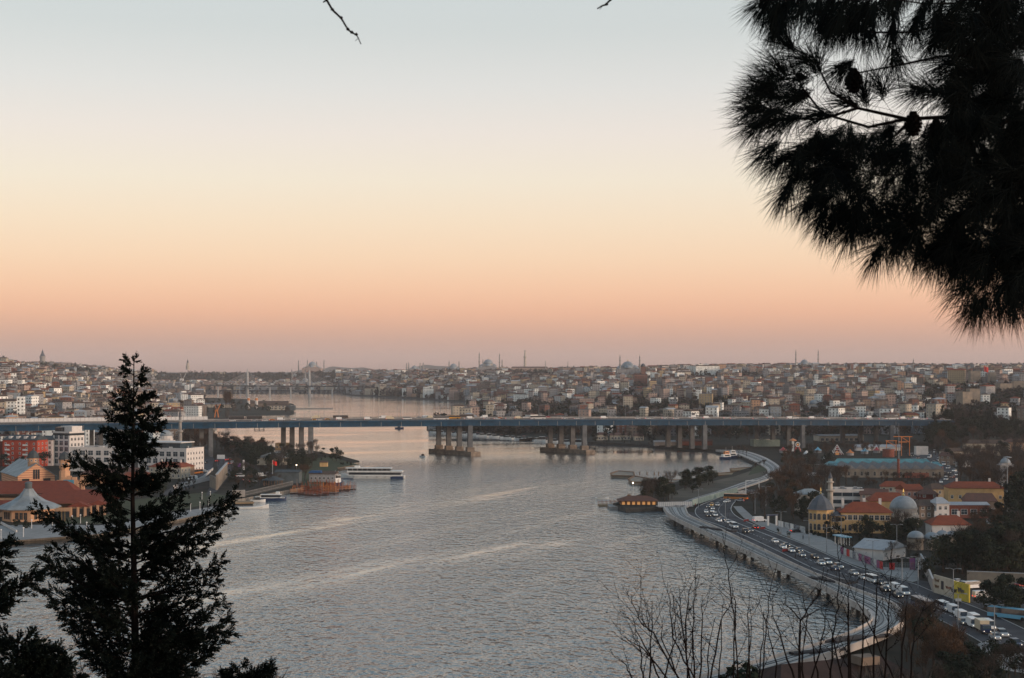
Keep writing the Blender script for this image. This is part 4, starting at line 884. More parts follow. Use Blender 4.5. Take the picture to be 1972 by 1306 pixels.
for px, Y, yd, yb in ((64, 742, 867, 905), (124.5, 738, 870, 925)):
    s = Y / F; o = hl(px, Y, ZY(Y, yb)); h0 = (yb - yd - 15) * s
    tw_ = MB(); tw_.lathe(o, [(2.6, 0), (2.6, h0 * .45), (2.0, h0 * .48) if px > 100 else (2.6, h0 * .48), (2.6, h0 * .62), (2.65, h0 * .96), (2.95, h0)], 8, 0, PI / 8); t = tw_.build('tower', 'orange_plaster', hall)
    MB().lathe((o[0], o[1], o[2] + h0), [(2.9, 0), (2.75, .9), (2.2, 2.3), (1.2, 3.3), (.25, 3.8), (.1, 4.6)], 8, 0, PI / 8).build('dome', 'slate', t)
    for a in range(8): an = a * PI / 4 - PI / 2; put(wn('tw', .55, .8, bars=0), 'window', t, (o[0] + 2.5 * math.cos(an), o[1] + 2.5 * math.sin(an), o[2] + h0 * .74), an + PI / 2)
w = MB(); b0 = A(133, 722, 2)
for k, (x, h) in enumerate(((-6.2, 9), (-4.6, 10.6), (-2.6, 12), (0, 12.6), (2.6, 12), (4.6, 10.6), (6.2, 9))): w.box((b0.x - hx + x, b0.y - hy, 4), (2.2, 1.0, h - 3 + .01 * k), 0)
w.build('stepped_parapet', 'orange_plaster', hall)
MB().box((b0.x - hx, b0.y - hy - .56, 9.2), (5, .1, 2.6)).build('tile_panel', 'tiled_blue', hall)
for k in range(2): # entrance porches with dark doors between columns
    q = P(150 + 38 * k, 996 - 4 * k, 2); x, y = q.x - hx, q.y - hy
    MB().gable((x, y + 2.5, 4.6), (5, 8.5), 2.0, .5, PI / 2 + .1).build('porch_roof', 'roof hall red', hall)
    for j in range(3): w = MB(); w.box((x - 3 + 3 * j, y - .2 + .3 * j, 0), (.9, .9, 4.5)); w.build('column', 'orange_plaster', hall)
    MB().box((x, y + 4.4, 0), (8, .3, 3.4)).build('door', 'glass', hall)
for k in range(7): q = P(128 + 12 * k, 992, 2); put(W_TALL, 'window', hall, (q.x - hx, hl(140, 700)[1] - 13.3 + (q.x - hx - hl(140, 700)[0]) * .1, .5), .1)
pav = thing('pavilion', 'octagonal quay pavilion with curved grey metal roof and lantern', 'pavilion', P(55, 1001, 2)); 
MB().lathe((0, 0, -.3), [(10.6, 0), (10.6, 5.6)], 8, 0, PI / 8).build('wall', 'orange_plaster', pav)
rf = MB().lathe((0, 0, 5.1), [(13.6, 0), (13.6, .35), (11, 1.6), (7, 3.2), (4, 5.2), (2.3, 7.4), (1.9, 8.2)], 8, 0, PI / 8).build('roof', 'zinc', pav)
MB().lathe((0, 0, 13.2), [(1.5, 0), (1.5, 2.2), (1.8, 2.3), (1.2, 2.9), (.1, 3.1)], 12).build('lantern', 'zinc_dark', rf)
for k in range(8):
    a = k * PI / 4 - PI / 2
    for j in (-1.8, 0, 1.8): put(W_TALL, 'window', pav, (9.8 * math.cos(a) - j * math.sin(a), 9.8 * math.sin(a) + j * math.cos(a), 1.0), a + PI / 2)
bldg('terrace_shed', 'long low red tiled shed behind the slender conifer', 215, 935, 34, 16, 6, 'orange_plaster', 'roof weathered red', 3.2, 4, .1)
bldg('terrace_shed', 'smaller red tiled shed partly hid by the conifer', 262, 945, 18, 14, 6, 'orange_plaster', 'roof terracotta', 3.2, 4, .1)
ra = bldg('apartment_block', 'bright red apartment block with white balconies and dark mansard roof', 38, 899, 25, 14, 17.5, 'red_plaster', 'slate', 3.2, 2, -.22, wins=[(W_SM, 0, 5, 5, 2, 3.1, 2.2), (W_SM, 1, 5, 3, 2, 3.1, 2.2)])
for r_ in range(5):
    for x in (-8.5, 4.5):
        w = MB(); w.box((x, -7.7, 1.4 + 3.1 * r_), (3.4, 1.35, .18)); w.box((x, -8.32, 1.58 + 3.1 * r_), (3.4, .1, .9)); w.build('balcony', 'white_paint', ra)
for x in (-8, -2.5, 3, 8.5): MB().box((x, -4.2, 17.6), (2, 2.6, 2.4)).build('dormer', 'white_wall', ra)
for x in (-6, 1, 6): MB().box((x, 1, 18.5), (1.2, 1.2, 3.6)).build('chimney', 'stone', ra)
MB().box((-14.5, 1.5, 0), (4.0, 11, 16.5)).build('shaded_end', 'red_dark', ra)  # left end of the block; its shade is painted in as darker red
bldg('apartment_block', 'white apartment block with grey roof squeezed between red block and office', 86, 897, 11, 13, 17, 'white_wall', 'slate', 2.6, 3, -.1, wins=[(W_MID, 0, 5, 3, 1.6, 3.2, 2)])
of = bldg('office_block', 'white office tower with dark window grid and glazed penthouse', 118, 897, 15.5, 13, 22, 'white_wall', None, rz=-.55, wins=[(W_SQ, 0, 5, 3, 1.4, 4.1, 3.0), (W_MID, 1, 5, 4, 2, 3.7, 2)])
MB().box((1.5, 1, 22.1), (10.5, 9, 4.2)).build('penthouse', 'white_wall', of); MB().box((-3.5, -2.5, 22.2), (6, 7, 3.4)).build('glazing', 'glass', of); MB().box((0, 0, 20.2), (15.7, 13.2, 1.5)).build('glazing_band', 'glass', of)
lo = bldg('office_block', 'low white office block with two rows of dark square windows', 182, 908, 33, 18, 14.5, 'white_wall', None, rz=-.16, wins=[(W_SQ, 0, 3, 6, 1.6, 4.3, 3.4), (W_SM, 1, 3, 5, 2, 4.1, 2)])
l2 = bldg('office_block', 'wide white office block right of the conifer with glazed penthouse', 312, 911, 35, 20, 14.8, 'white_wall', None, rz=-.36, wins=[(W_SQ, 0, 3, 7, 1.6, 4.4, 3.0), (W_SM, 1, 4, 6, 1.6, 3.3, 2)])
MB().box((-3, 2, 14.8), (25, 13, 3.6)).build('penthouse', 'glass_blue', l2); MB().box((-3, 2, 18.41), (28, 15, .5)).build('penthouse_roof', 'white_wall', l2)
mq = mosque(319.5, 1035, 'small grey domed mosque with one slim minaret behind the white offices', 828, 858, 11.5, [(347, 786, 6)], 30, wall='white_wall', semi=False)
bldg('townhouse', 'cream town house with red hipped roof below the offices', 318, 922, 21, 11, 6.8, 'plain cream', 'roof terracotta', 2.6, 4.5, -.3, cat='house', wins=[(W_SM, 0, 2, 6, 1.1, 3.2, 1.6), (W_SM, 1, 2, 3, 1.1, 3.2, 1.6)], chim=2)
bldg('townhouse', 'narrow red roofed house at the corner of the coast road', 342, 921, 9, 12, 6.5, 'plain peach', 'roof terracotta', 2.4, 3, -.3, cat='house', wins=[(W_SM, 0, 2, 2, 1.1, 3.2, 1.6)])
# coast road north
sheet('road', [(300,958),(345,930),(372,905),(384,885),(372,870),(366,862),(386,860),(402,868),(413,885),(408,905),(385,925),(350,948)], 2.03, 'asphalt')
sheet('road', [(416,882),(430,876),(452,890),(450,905),(438,922),(418,946),(396,957),(405,935),(420,908)], 2.034, 'asphalt')
rw = thing('retaining_wall', 'tall sandy retaining wall beside the dipping road', 'wall', P(428, 945, 2))
a, b = P(417, 944, 2) - rw.location, P(437, 918, 2) - rw.location
def wallseg(w, a, b, h, th=.6, z=0):
    d = (b - a); ang = math.atan2(d.y, d.x); c = (a + b) / 2; w.box((c.x, c.y, z), (Vector((d.x, d.y)).length, th, h), ang)
w = MB(); wallseg(w, a, b, 8.6, .8, -.4); wallseg(w, a + Vector((.2, .3, 0)), P(405, 938, 2) - rw.location, 7, .8, -.4); w.build('wall', 'old_stone', rw)
w = MB(); wallseg(w, a, b, .3, 1.2, 8.2); w.build('coping', 'concrete', rw)
def lowwall(name, label, pts, h, m='concrete', th=.4, zb=2.0, cat='wall', group=None):
    q = [P(x, y, zb) for x, y in pts]; t = thing(name, label, cat, q[0], 0, group); w = MB()
    for i, (a, b) in enumerate(zip(q, q[1:])): wallseg(w, a - q[0], b - q[0], h + .002 * (i % 2), th)
    w.build('wall', m, t); w = MB(); [wallseg(w, a - q[0], b - q[0], .12 + .002 * (i % 2), th + .14, h + .003) for i, (a, b) in enumerate(zip(q, q[1:]))]; w.build('coping', 'concrete', t); return t
lowwall('parapet_wall', 'pale low parapet wall behind the five clipped cypresses', [(334,943),(368,934),(404,925)], 2.2, 'white_wall')
lowwall('parapet_wall', 'upper pale parapet wall along the ramp of the coast road', [(372,932),(392,921),(410,905)], 1.4, 'white_wall')
for i, px in enumerate((345, 352, 359, 366, 373)): tree('cypress', P(px, 946 - i * 1.4, 2), (.8, .8, .55), 'small clipped cypress in the row before the pale parapet', 'clipped cypresses by the parapet')
def board(name, label, px0, px1, y0, y1, yb, colm, cat='billboard', posts=2, rz=0, frame='steel_dark'):
    q = P((px0 + px1) / 2, yb, 2); s = q.y / F; th = thing(name, label, cat, q, rz); wd = (px1 - px0) * s; z0, z1 = (yb - y1) * s, (yb - y0) * s
    MB().box((0, 0, z0), (wd, .25, z1 - z0)).build('panel', colm, th)
    if posts:
        for x in ((-wd * .35, wd * .35) if posts == 2 else (0,)): MB().box((x, .25, -.3), (.25, .25, z1 - .2)).build('post', frame, th)
    return th
mat('purple', (.22,.06,.3), .6, .1); mat('sign_red', (.42,.02,.02), .5, .1); mat('sign_dark', (.03,.03,.035), .5)
board('billboard', 'white billboard over the split of the coast road', 418, 433, 876, 884, 896, 'white_paint')
board('sign', 'round edged purple roadside sign', 456, 464, 893, 899, 908, 'purple', 'sign', 1)
board('sign', 'tall white pillar sign beside the petrol forecourt', 467.5, 471, 886, 905, 907, 'white_paint', 'sign', 1)
for i, (px, py, k, c, a, lab) in enumerate([(377,913,'bus','orange',-2.0,'orange and white bus on the coast road below the town house'),(393,909,'car','white',-2.0,'white car on the coast road following the orange bus'),(402,909,'car','silver',-2.0,'silver car with lights on behind the white car by the parapet'),(371,924,'van','white',-2.3,'white van on the ramp beside the pale parapet'),
    (396,892,'car','black',-1.7,'dark car with bright headlights alone on the bend'),(380,879,'car','grey',-1.6,'grey car with headlights under the brown trees'),(388,876,'van','white',-1.6,'white van far up the north coast road'),(419,889,'car','red',1.4,'red car with brake lights under the billboard'),
    (437,887,'car','red',1.5,'red car queueing with tail lights lit, rear of queue'),(444,886,'suv','dark red',1.5,'dark red car at the head of the tail light queue'),(440,894,'car','orange',1.5,'orange taxi queueing with tail lights lit'),(448,894,'van','white',1.5,'white van in the tail light queue'),
    (352,917,'car','grey',-2.2,'grey car parked below the white office corner'),(356,908,'car','dark blue',-2.2,'dark blue car parked beside the white office'),
    (466,919,'minibus','white',.3,'white minibus parked behind the bare garden trees'),(503,918,'van','white',.2,'white van parked by the dark evergreens'),(488,929,'car','silver',.4,'silver car parked behind the round gazebo'),(476,926,'car','white',.4,'white car parked between minibus and gazebo'),(518,914,'car','dark blue',.3,'dark blue car parked near the flagpole')]):
    vehicle(k, c, P(px, py, 2.04), a, lab)
hl2 = bldg('boat_hall', 'cream hall with curved grey roof near the bridge columns', 520, 896, 18, 20, 5, 'plain cream', 'zinc', 3.2, 0, -.15, ov=1, axis=1)
MB().box((0, -10.15, 0), (3.4, .2, 3.4)).build('door', 'timber', hl2)
w = MB(); w.face([(-8.6, -10.05, 5.0), (8.6, -10.05, 5.0), (0, -10.05, 7.7)]); w.build('gable_panel', 'timber', hl2)
bldg('service_block', 'beige flat roofed service block under the bridge', 546, 868, 13, 8, 5.2, 'plain sandy yellow', None, wins=[(W_SM, 0, 1, 5, 2.2, 3, 1.5)])
bldg('site_cabin', 'long row of white site cabins under the bridge columns', 562, 874, 27, 3, 2.6, 'white_wall', None, par=False, wins=[(W_SM, 0, 1, 9, .8, 3, 1.6)])
bldg('shed', 'dark low workshop wall beside the red jetties', 553, 931, 13.5, 7, 6.2, 'zinc_dark', 'slate', 1.2, 0, -.1)
gz_ = thing('gazebo', 'round dark roofed gazebo on the quay garden', 'gazebo', P(526, 935, 2)); MB().lathe((0, 0, 3.0), [(6.4, 0), (6.2, .3), (.2, 2.3)], 10).build('roof', 'slate', gz_)
for k in range(10): a = k * PI / 5; MB().cyl((5.2 * math.cos(a), 5.2 * math.sin(a), 0), .14, .14, 3.1, 6).build('post', 'timber', gz_)
bh = bldg('boathouse', 'boathouse with blue tarpaulin and red tiled roof by the jetties', 620, 928, 15, 8, 4.4, 'plain pale grey', 'roof brown tiled', 1.4, 0, -.1, wins=[(W_SM, 0, 1, 6, 1.4, 3, 1.4)])
mat('tarp_blue', (.02,.06,.14), .7, .2); MB().box((-4, -1, 5.0), (8, 6, 1.2), 0, 0, .7).build('tarpaulin', 'tarp_blue', bh)
kb = bldg('kiosk', 'small yellow kiosk on the grassy spit', 623, 899, 5, 4, 2.8, 'ochre', 'roof brown tiled', 1, 1, 0, cat='kiosk')
fl_ = thing('flag', 'red and white flag on a pole by the quay car park', 'flag', P(525, 921, 2)); MB().cyl((0, 0, -.3), .12, .08, 11, 8).build('pole', 'white_paint', fl_)
w = MB(); pts = [[(i * .35, .3 * math.sin(i * 1.1), 10.6 - j * .8 - i * .15) for i in range(8)] for j in range(4)]; [w.strip(pts[j], pts[j + 1]) for j in range(3)]; w.build('flag_cloth', 'red_cloth', fl_).modifiers.new('s', 'SOLIDIFY').thickness = .03
# lamps, bollards and flagpoles of the quay
def post_lamp(px, py, h, label, group, lit=False, zb=2.0):
    p = thing('quay_lamp', label, 'lamp post', P(px, py, zb), 0, group); MB().cyl((0, 0, -.2), .14, .1, h, 8).build('post', 'white_paint', p)
    MB().lathe((0, 0, h - .2), [(.1, 0), (.32, .1), (.36, .35), (.1, .55)], 8).build('lamp_head', 'lamp_glow' if lit else 'white_paint', p); return p
for px, py in ((2,1038),(45,1034),(61,1018),(101,1014),(125,1027),(139,1010),(155,1008),(167,1023),(206,1018),(367,985),(385,982),(402,977),(352,966),(389,962),(405,960)): post_lamp(px, py, 3.4, 'short white lamp post on the north quay promenade', 'white lamp posts of the north promenade')
post_lamp(571, 913, 5.5, 'glowing white lamp post before the dark evergreens', None, True)
for px, py in ((114,1013),(119,1014),(125,1016)): 
    p = thing('flagpole', 'thin bare flagpole before the orange hall porch', 'flagpole', P(px, py, 2), 0, 'flagpoles by the pavilion'); MB().cyl((0, 0, -.2), .09, .05, 8.6, 6).build('pole', 'gold', p)
lowwall('quay_kerb', 'white ramp kerb in the lawn before the pavilion', [(2,1009),(32,1025)], .8, 'white_wall')
qf = thing('quay_fence', 'long grey picket fence along the quay garden', 'fence', P(472, 957, 2)); w = MB(); a, b = P(470, 957, 2), P(564, 935, 2); n = 60
for i in range(n + 1): p = a.lerp(b, i / n) - qf.location; w.box((p.x, p.y, 0), (.12, .12, 2.6), .4)
w.build('pickets', 'stone_grey', qf)['kind'] = 'stuff'; w = MB(); [w.tube([a - qf.location + Vector((0, 0, z)), b - qf.location + Vector((0, 0, z))], .08, 4) for z in (.8, 2.3)]; w.build('rails', 'stone_grey', qf)
lowwall('garden_wall', 'grey fenced garden wall along the small boat basin', [(447,958),(472,957)], 3.4, 'stone_grey')
# ------------------------------------------------------------------ boats
def hullmesh(w, Ln, B, D, m=0, bow=.32, sheer=.5, z=-.4, stern=.8):
    n = 14; rows = []
    for i in range(n + 1):
        t = i / n; x = -Ln / 2 + Ln * t; k = 1 if t < 1 - bow else max(.02, max(0, math.cos((t - (1 - bow)) / bow * PI / 2)) ** .8); k *= stern + (1 - stern) * min(1, t * 5); s = sheer * max(0, (t - .5) * 2) ** 2 + sheer * .3 * max(0, .3 - t)
        rows.append([(x, -B / 2 * k, D + s), (x, -B / 2 * k * .82, z), (x, B / 2 * k * .82, z), (x, B / 2 * k, D + s)])
    vs = [p for r in rows for p in r]; fs = []
    for i in range(n): fs += [(i * 4 + j, i * 4 + j + 1, i * 4 + j + 5, i * 4 + j + 4) for j in range(3)] + [(i * 4 + 3, i * 4, i * 4 + 4, i * 4 + 7)]
    fs += [(0, 3, 2, 1), (n * 4, n * 4 + 1, n * 4 + 2, n * 4 + 3)]; w.add(vs, fs, m)
mat('boat_white', (.62,.6,.57), .4, .08, .5); mat('boat_blue', (.02,.04,.09), .45, .1); mat('boat_red', (.2,.03,.02), .5, .1); mat('deck_wood', (.25,.17,.10), .8, .25, 1.5)
fb = thing('ferry', 'long white two-deck excursion boat moored off the spit', 'boat', P(718, 921, 0), -.05)
w = MB(); hullmesh(w, 39, 7.4, 1.7, 0, .25, 1.0); w.build('hull', 'boat_white', fb).rotation_euler.z = PI
MB().box((0, 0, -.3), (38, 6.0, .5)).build('waterline', 'boat_blue', fb)
MB().box((1.2, 0, 1.75), (33, 6.6, .5)).build('lower_rail', 'boat_white', fb); MB().box((1.5, 0, 2.25), (31.5, 6.2, 1.5)).build('lower_windows', 'glass', fb)
MB().box((1.5, 0, 3.76), (33.5, 6.9, .9)).build('upper_deck', 'boat_white', fb); MB().box((-2.2, 0, 4.68), (26, 5.6, 1.35)).build('upper_windows', 'glass', fb); MB().box((-2.4, 0, 6.04), (28, 6.4, .3)).build('canopy', 'boat_white', fb)
w = MB(); [w.box((x, y, 4.66), (.14, .14, 1.4)) for x in range(-15, 12, 3) for y in (-3.05, 3.05)]; w.build('stanchions', 'boat_white', fb)
MB().box((-9.5, 0, 6.35), (3.4, 3.2, 1.2), 0, 0, .85).build('wheelhouse', 'boat_white', fb); MB().cyl((-9, 0, 7.5), .08, .05, 2.2, 6).build('mast', 'steel_dark', fb)
for x in (-11, -3, 3, 8): MB().lathe((x, -3.62, 1.0), [(.1, -.12), (.42, -.12), (.42, .12), (.1, .12)], 10).build('porthole', 'rubber', fb)
MB().box((15, 0, -.2), (7.6, 7.0, 1.6)).build('stern_panel', 'boat_blue', fb)
f2 = thing('ferry', 'small white passenger boat with blue hull by the quay garden', 'boat', P(525, 963.5, 0), .0); w = MB(); hullmesh(w, 14, 4, 1.2, 0, .3, .8); w.build('hull', 'boat_blue', f2)
MB().box((0, 0, 1.22), (12.5, 3.7, .35)).build('rail', 'boat_white', f2); MB().box((-.8, 0, 1.58), (9.5, 3.2, 1.2)).build('cabin_windows', 'glass', f2); MB().box((-.8, 0, 2.79), (10.4, 3.6, .25)).build('cabin_roof', 'boat_white', f2); MB().box((2.6, 0, 3.05), (2, 2, 1.3), 0, 0, .85).build('wheelhouse', 'boat_white', f2)
def small_boat(px, py, Ln, rz, label, hull='boat_white', cab=True, group=None, roof='boat_white', zz=0):
    t = thing('motorboat', label, 'boat', P(px, py, zz), rz, group); w = MB(); hullmesh(w, Ln, Ln * .32, Ln * .11 + .2, 0, .42, Ln * .05); w.build('hull', hull, t)
    w = MB(); w.box((-Ln * .05, 0, Ln * .11 + .2), (Ln * .68, Ln * .2, .05)); w.build('deck', 'deck_wood', t)
    if cab:
        MB().box((-Ln * .03, 0, Ln * .11 + .2), (Ln * .34, Ln * .22, Ln * .15 + .3), 0, 0, .86).build('cabin', 'glass', t); MB().box((-Ln * .03, 0, Ln * .26 + .5), (Ln * .38, Ln * .24, .12)).build('cabin_roof', roof, t)
    return t
small_boat(497, 966.5, 7.4, .1, 'white cabin cruiser between dock and blue hulled passenger boat')
lc = thing('rowing_boat', 'long slim white rowing barge with upturned ends at the quay', 'boat', P(481, 979.5, 0), .22); w = MB(); hullmesh(w, 18, 2.3, .75, 0, .5, 1.3, -.2, .2); w.build('hull', 'boat_white', lc); w = MB(); w.box((0, 0, .45), (12, 1.5, .1)); w.build('deck', 'deck_wood', lc)
dk = thing('landing_stage', 'wooden landing stage beside the slim white rowing barge', 'jetty', P(468, 972, 0)); MB().box((0, 3, .5), (9, 8, .7), .25).build('deck', 'deck_wood', dk); MB().box((0, 3, -1), (8, 7, 1.5), .25).build('float', 'rubber', dk)
tg = thing('tugboat', 'small dark blue workboat with white wheelhouse at the red jetties', 'boat', P(648, 934, 0), .9); w = MB(); hullmesh(w, 11, 4, 1.4, 0, .4, 1.2); w.build('hull', 'boat_blue', tg); MB().box((0, 0, 1.4), (5, 2.8, 2.6), 0, 0, .92).build('cabin', 'boat_white', tg); MB().box((.5, 0, 4.0), (3, 2.4, 1.5), 0, 0, .9).build('wheelhouse', 'glass', tg); MB().box((.5, 0, 5.5), (3.6, 3, .2)).build('cabin_roof', 'boat_white', tg); MB().cyl((-1, 0, 5.6), .08, .05, 3, 6).build('mast', 'white_paint', tg)
small_boat(814, 880, 6, 2.6, 'tiny open motorboat crossing toward the first water pier', 'boat_white', True, None, 'boat_red'); small_boat(769, 825.5, 10, .1, 'dark workboat in midstream beyond the bridge', 'boat_blue')
# red steel pontoons and frames of the work dock
jr = random.Random(4); mat('rust_dark', (.06,.028,.02), .9, .4, .8, detail=8)
for i, (px, py) in enumerate([(572,951),(588,953),(604,955),(620,954),(636,951),(580,944),(597,945),(614,946),(630,944),(646,946),(605,938),(622,938),(660,945),(672,943),(640,938)]):
    o = thing('pontoon_frame', 'rust red steel pontoon with upright frames in the crowded work dock', 'pontoon', P(px, py, 0), jr.uniform(-.25, .25), 'rust red pontoons of the work dock'); a, b = jr.uniform(6, 8), jr.uniform(4, 6)
    MB().box((0, 0, -.4), (a, b, .8)).build('float', 'rust_dark', o); w = MB()
    for k in range(5): x = -a / 2 + a * k / 4; [w.box((x, y, .7), (.14, .14, jr.uniform(2.0, 4.2))) for y in (-b / 2 + .2, 0, b / 2 - .2)]
    for z in (1.3, 2.1): w.tube([(-a / 2, -b / 2 + .2, z), (a / 2, -b / 2 + .2, z)], .09, 4); w.tube([(-a / 2, b / 2 - .2, z), (a / 2, b / 2 - .2, z)], .09, 4); w.tube([(-a / 2, -b / 2, z), (-a / 2, b / 2, z)], .09, 4); w.tube([(a / 2, -b / 2, z), (a / 2, b / 2, z)], .09, 4)
    w.build('frame', 'rust_steel' if i % 4 else 'paint orange', o)
    if i % 3 == 0: MB().cyl((0, 0, .6), .1, .06, jr.uniform(5, 8), 6).build('mast', 'stone', o)
# ------------------------------------------------------------------ groves of the banks
def inpoly(x, y, p):
    c = False
    for i in range(len(p)):
        (a, b), (d, e) = p[i - 1], p[i]
        if (b > y) != (e > y) and x < (d - a) * (y - b) / (e - b) + a: c = not c
    return c
def grove(poly, n, keys, where_, lo=.8, hi=1.2, zb=1.9, sp=4.0):
    xs = [p[0] for p in poly]; ys_ = [p[1] for p in poly]; got = []; t = 0
    wp = [P(a, b, 2).xy for a, b in poly]; x0, x1 = min(v.x for v in wp), max(v.x for v in wp); y0, y1 = min(v.y for v in wp), max(v.y for v in wp)
    while len(got) < n and t < n * 60:
        t += 1; x, y = rnd.uniform(x0, x1), rnd.uniform(y0, y1)
        if not inpoly(x, y, [tuple(v) for v in wp]) or any((x - a) ** 2 + (y - b) ** 2 < sp * sp for a, b in got): continue
        got.append((x, y)); k = rnd.choice(keys)
        nm = {'bare': 'bare brown tree', 'rust': 'bare russet tree', 'grey': 'bare grey tree', 'round': 'dark bushy evergreen', 'olive': 'olive green evergreen', 'cypress': 'narrow dark cypress', 'pine': 'flat topped dark pine', 'poplar': 'tall bare poplar', 'bush': 'low dark shrub'}[k]
        tree(k, (x, y, max(zb, terr_xy(x, y) - .3) if y > 1180 else zb), rnd.uniform(lo, hi), nm + ' ' + where_, nm + 's ' + where_)
grove([(352,890),(395,880),(404,868),(412,850),(404,836),(380,836),(352,850)], 34, ['rust', 'rust', 'bare'], 'before the north bridge columns', 1.1, 1.6)
grove([(410,862),(470,862),(520,870),(500,885),(455,880)], 40, ['bare', 'round', 'rust', 'round', 'grey'], 'between forecourt and bridge columns')
grove([(474,885),(494,880),(496,900),(476,902)], 12, ['round'], 'left of the curved roof hall', 1, 1.3)
grove([(505,905),(545,905),(600,905),(603,892),(560,888),(520,900)], 34, ['round', 'round', 'olive', 'grey'], 'between curved roof hall and grassy spit', .7, 1.05)
grove([(455,945),(560,930),(560,922),(470,930)], 30, ['bare', 'grey', 'bush', 'rust', 'round'], 'in the quay garden', .4, .65)
grove([(455,915),(540,912),(560,922),(470,930)], 16, ['bare', 'grey', 'round', 'bush'], 'around the quay car park', .55, .9)
grove([(415,862),(600,878),(600,890),(500,880),(430,872)], 22, ['round', 'bare', 'bare'], 'below the bridge at the spit root', .7, 1.0)
grove([(440,905),(462,902),(466,922),(440,940)], 14, ['bare', 'round', 'grey', 'bush'], 'beside the tall sandy retaining wall', .4, .8)
grove([(572,930),(592,930),(592,920),(572,920)], 4, ['rust'], 'over the work dock', .7, .9)
grove([(600,884),(628,880),(632,884),(606,890)], 4, ['bush', 'grey'], 'on the spit behind the kiosk', .6, 1.0)
for px, py, s in ((622,878,.62),(640,887,.9),(648,888,1.0),(655,888,.8)): tree('round', P(px, py, 2), s, 'dense round evergreen on the tip of the grassy spit', 'round evergreens on the spit tip')
grove([(610,876),(600,880),(596,872),(608,870)], 3, ['grey', 'bare'], 'beside the near shore column', .8, 1.1)
grove([(660,890),(684,894),(682,895),(655,898)], 6, ['bush'], 'along the tip of the spit', .5, .9)
grove([(0,905),(20,915),(50,905),(60,893),(0,893)], 9, ['round', 'olive', 'grey'], 'below the red apartment block', .7, 1)
for px, py, s in ((85,906,1.15),): tree('pine', P(px, py, 2), s, 'umbrella shaped pine in front of the white apartment block')
grove([(128,905),(180,915),(180,905),(140,898)], 6, ['grey', 'bare'], 'before the low white office', .6, .9)
grove([(130,1005),(170,1000),(220,1000),(230,985),(170,985)], 9, ['bush', 'bush', 'round'], 'on the hall lawn', .35, .7)
grove([(10,1015),(60,1018),(60,1012),(12,1008)], 6, ['bush'], 'at the foot of the pavilion', .6, 1)
grove([(300,975),(420,958),(410,950),(330,955)], 12, ['bush', 'bush', 'round'], 'on the lawn by the north quay', .3, .7)
grove([(230,940),(300,935),(330,950),(300,960),(240,960)], 10, ['round', 'grey', 'olive'], 'between sheds and coast road', .6, 1)
# ------------------------------------------------------------------ old shipyard beyond the bridge
bldg('warehouse', 'long dark roofed shipyard shed on the far peninsula', 515, 784, 70, 20, 6, 'plain brown', 'roof brown tiled', 4, 0, .1, zb=2)
bldg('warehouse', 'cream shipyard building at the end of the far peninsula', 535, 790, 34, 16, 7, 'plain cream', 'roof brown tiled', 2.5, 0, .1, zb=2, wins=[(W_BIG, 0, 2, 6, 1.5, 3, 3)])
bldg('warehouse', 'dark glazed box building beside the far peninsula pier', 560, 790, 13, 12, 6.5, 'zinc_dark', None, zb=2)
bldg('warehouse', 'pale wide shed among trees on the old shipyard shore', 415, 786, 60, 22, 6, 'plain cream', 'roof flat grey', 2, 0, 0, zb=2)
for px, lab in ((478.6, 'red topped white silo beside the dark shipyard shed, nearer the cranes'), (494, 'red topped white silo beside the dark shipyard shed, nearer the pier')):
    t = thing('silo', lab, 'silo', P(px, 788, 2)); MB().cyl((0, 0, 0), 2.4, 2.4, 14, 14).build('tank', 'white_wall', t); MB().cyl((0, 0, 14), 2.45, 2.3, 4, 14).build('band', 'paint orange', t); MB().cyl((0, 0, 18), 2.3, 1.4, 1.2, 14).build('cap', 'white_wall', t)
pr = thing('pier', 'long thin pier reaching out from the far peninsula', 'pier', P(600, 789, 0)); a, b = P(562, 788, 0), P(641, 787.6, 0); w = MB(); wallseg(w, a - pr.location, b - pr.location, 2.0, 5, -.2); w.build('deck', 'stone_grey', pr)
w = MB(); [w.cyl(tuple(a.lerp(b, k / 14) - pr.location + Vector((0, -2, -2))), .3, .3, 3.6, 6) for k in range(15)]; w.build('piles', 'steel_dark', pr)
def crane(label, px, py, top, m, zb=2):
    q = P(px, py, zb); s = q.y / F; h = (py - top) * s; t = thing('harbour_crane', label, 'crane', q)
    for sx in (-1, 1): w = MB(); w.tube([(sx * h * .14, -2, 0), (sx * h * .07, -1, h * .45)], .45, 5); w.tube([(sx * h * .14, 3, 0), (sx * h * .07, 1, h * .45)], .45, 5); w.build('leg', m, t)
    MB().box((0, 0, h * .44), (h * .2, h * .16, h * .13)).build('cabin', m, t)
    w = MB(); w.tube([(0, 0, h * .57), (-h * .1, 0, h * .9)], .4, 5); w.tube([(h * .04, -1, h * .5), (h * .3, -1, h)], .35, 5); w.tube([(h * .08, 1, h * .5), (h * .3, 1, h)], .35, 5); w.tube([(-h * .1, 0, h * .9), (h * .3, 0, h)], .18, 4); w.build('jib', m, t); return t
crane('white harbour crane with orange base across the hazy water', 350, 748, 715, 'white_paint', 3); crane('grey lattice harbour crane behind the tall poplar', 458, 766, 729, 'steel_grey'); crane('orange steel mast crane just above the bridge deck', 417, 804, 778, 'paint orange')
for px in (435, 438, 441): tree('poplar', P(px, 803, 2), (1.5, 1.5, 2.1), 'tall bare russet poplar on the shipyard shore', 'poplars on the shipyard shore')
for px in (338, 352, 365): tree('poplar', P(px, 800, 2), (1.3, 1.3, 1.3), 'bare russet poplar right behind the conifer top', 'poplars behind the conifer')
grove([(400,800),(560,797),(560,788),(400,784)], 22, ['round', 'bare', 'grey', 'rust', 'bare'], 'along the old shipyard waterfront', .5, .85, sp=12)
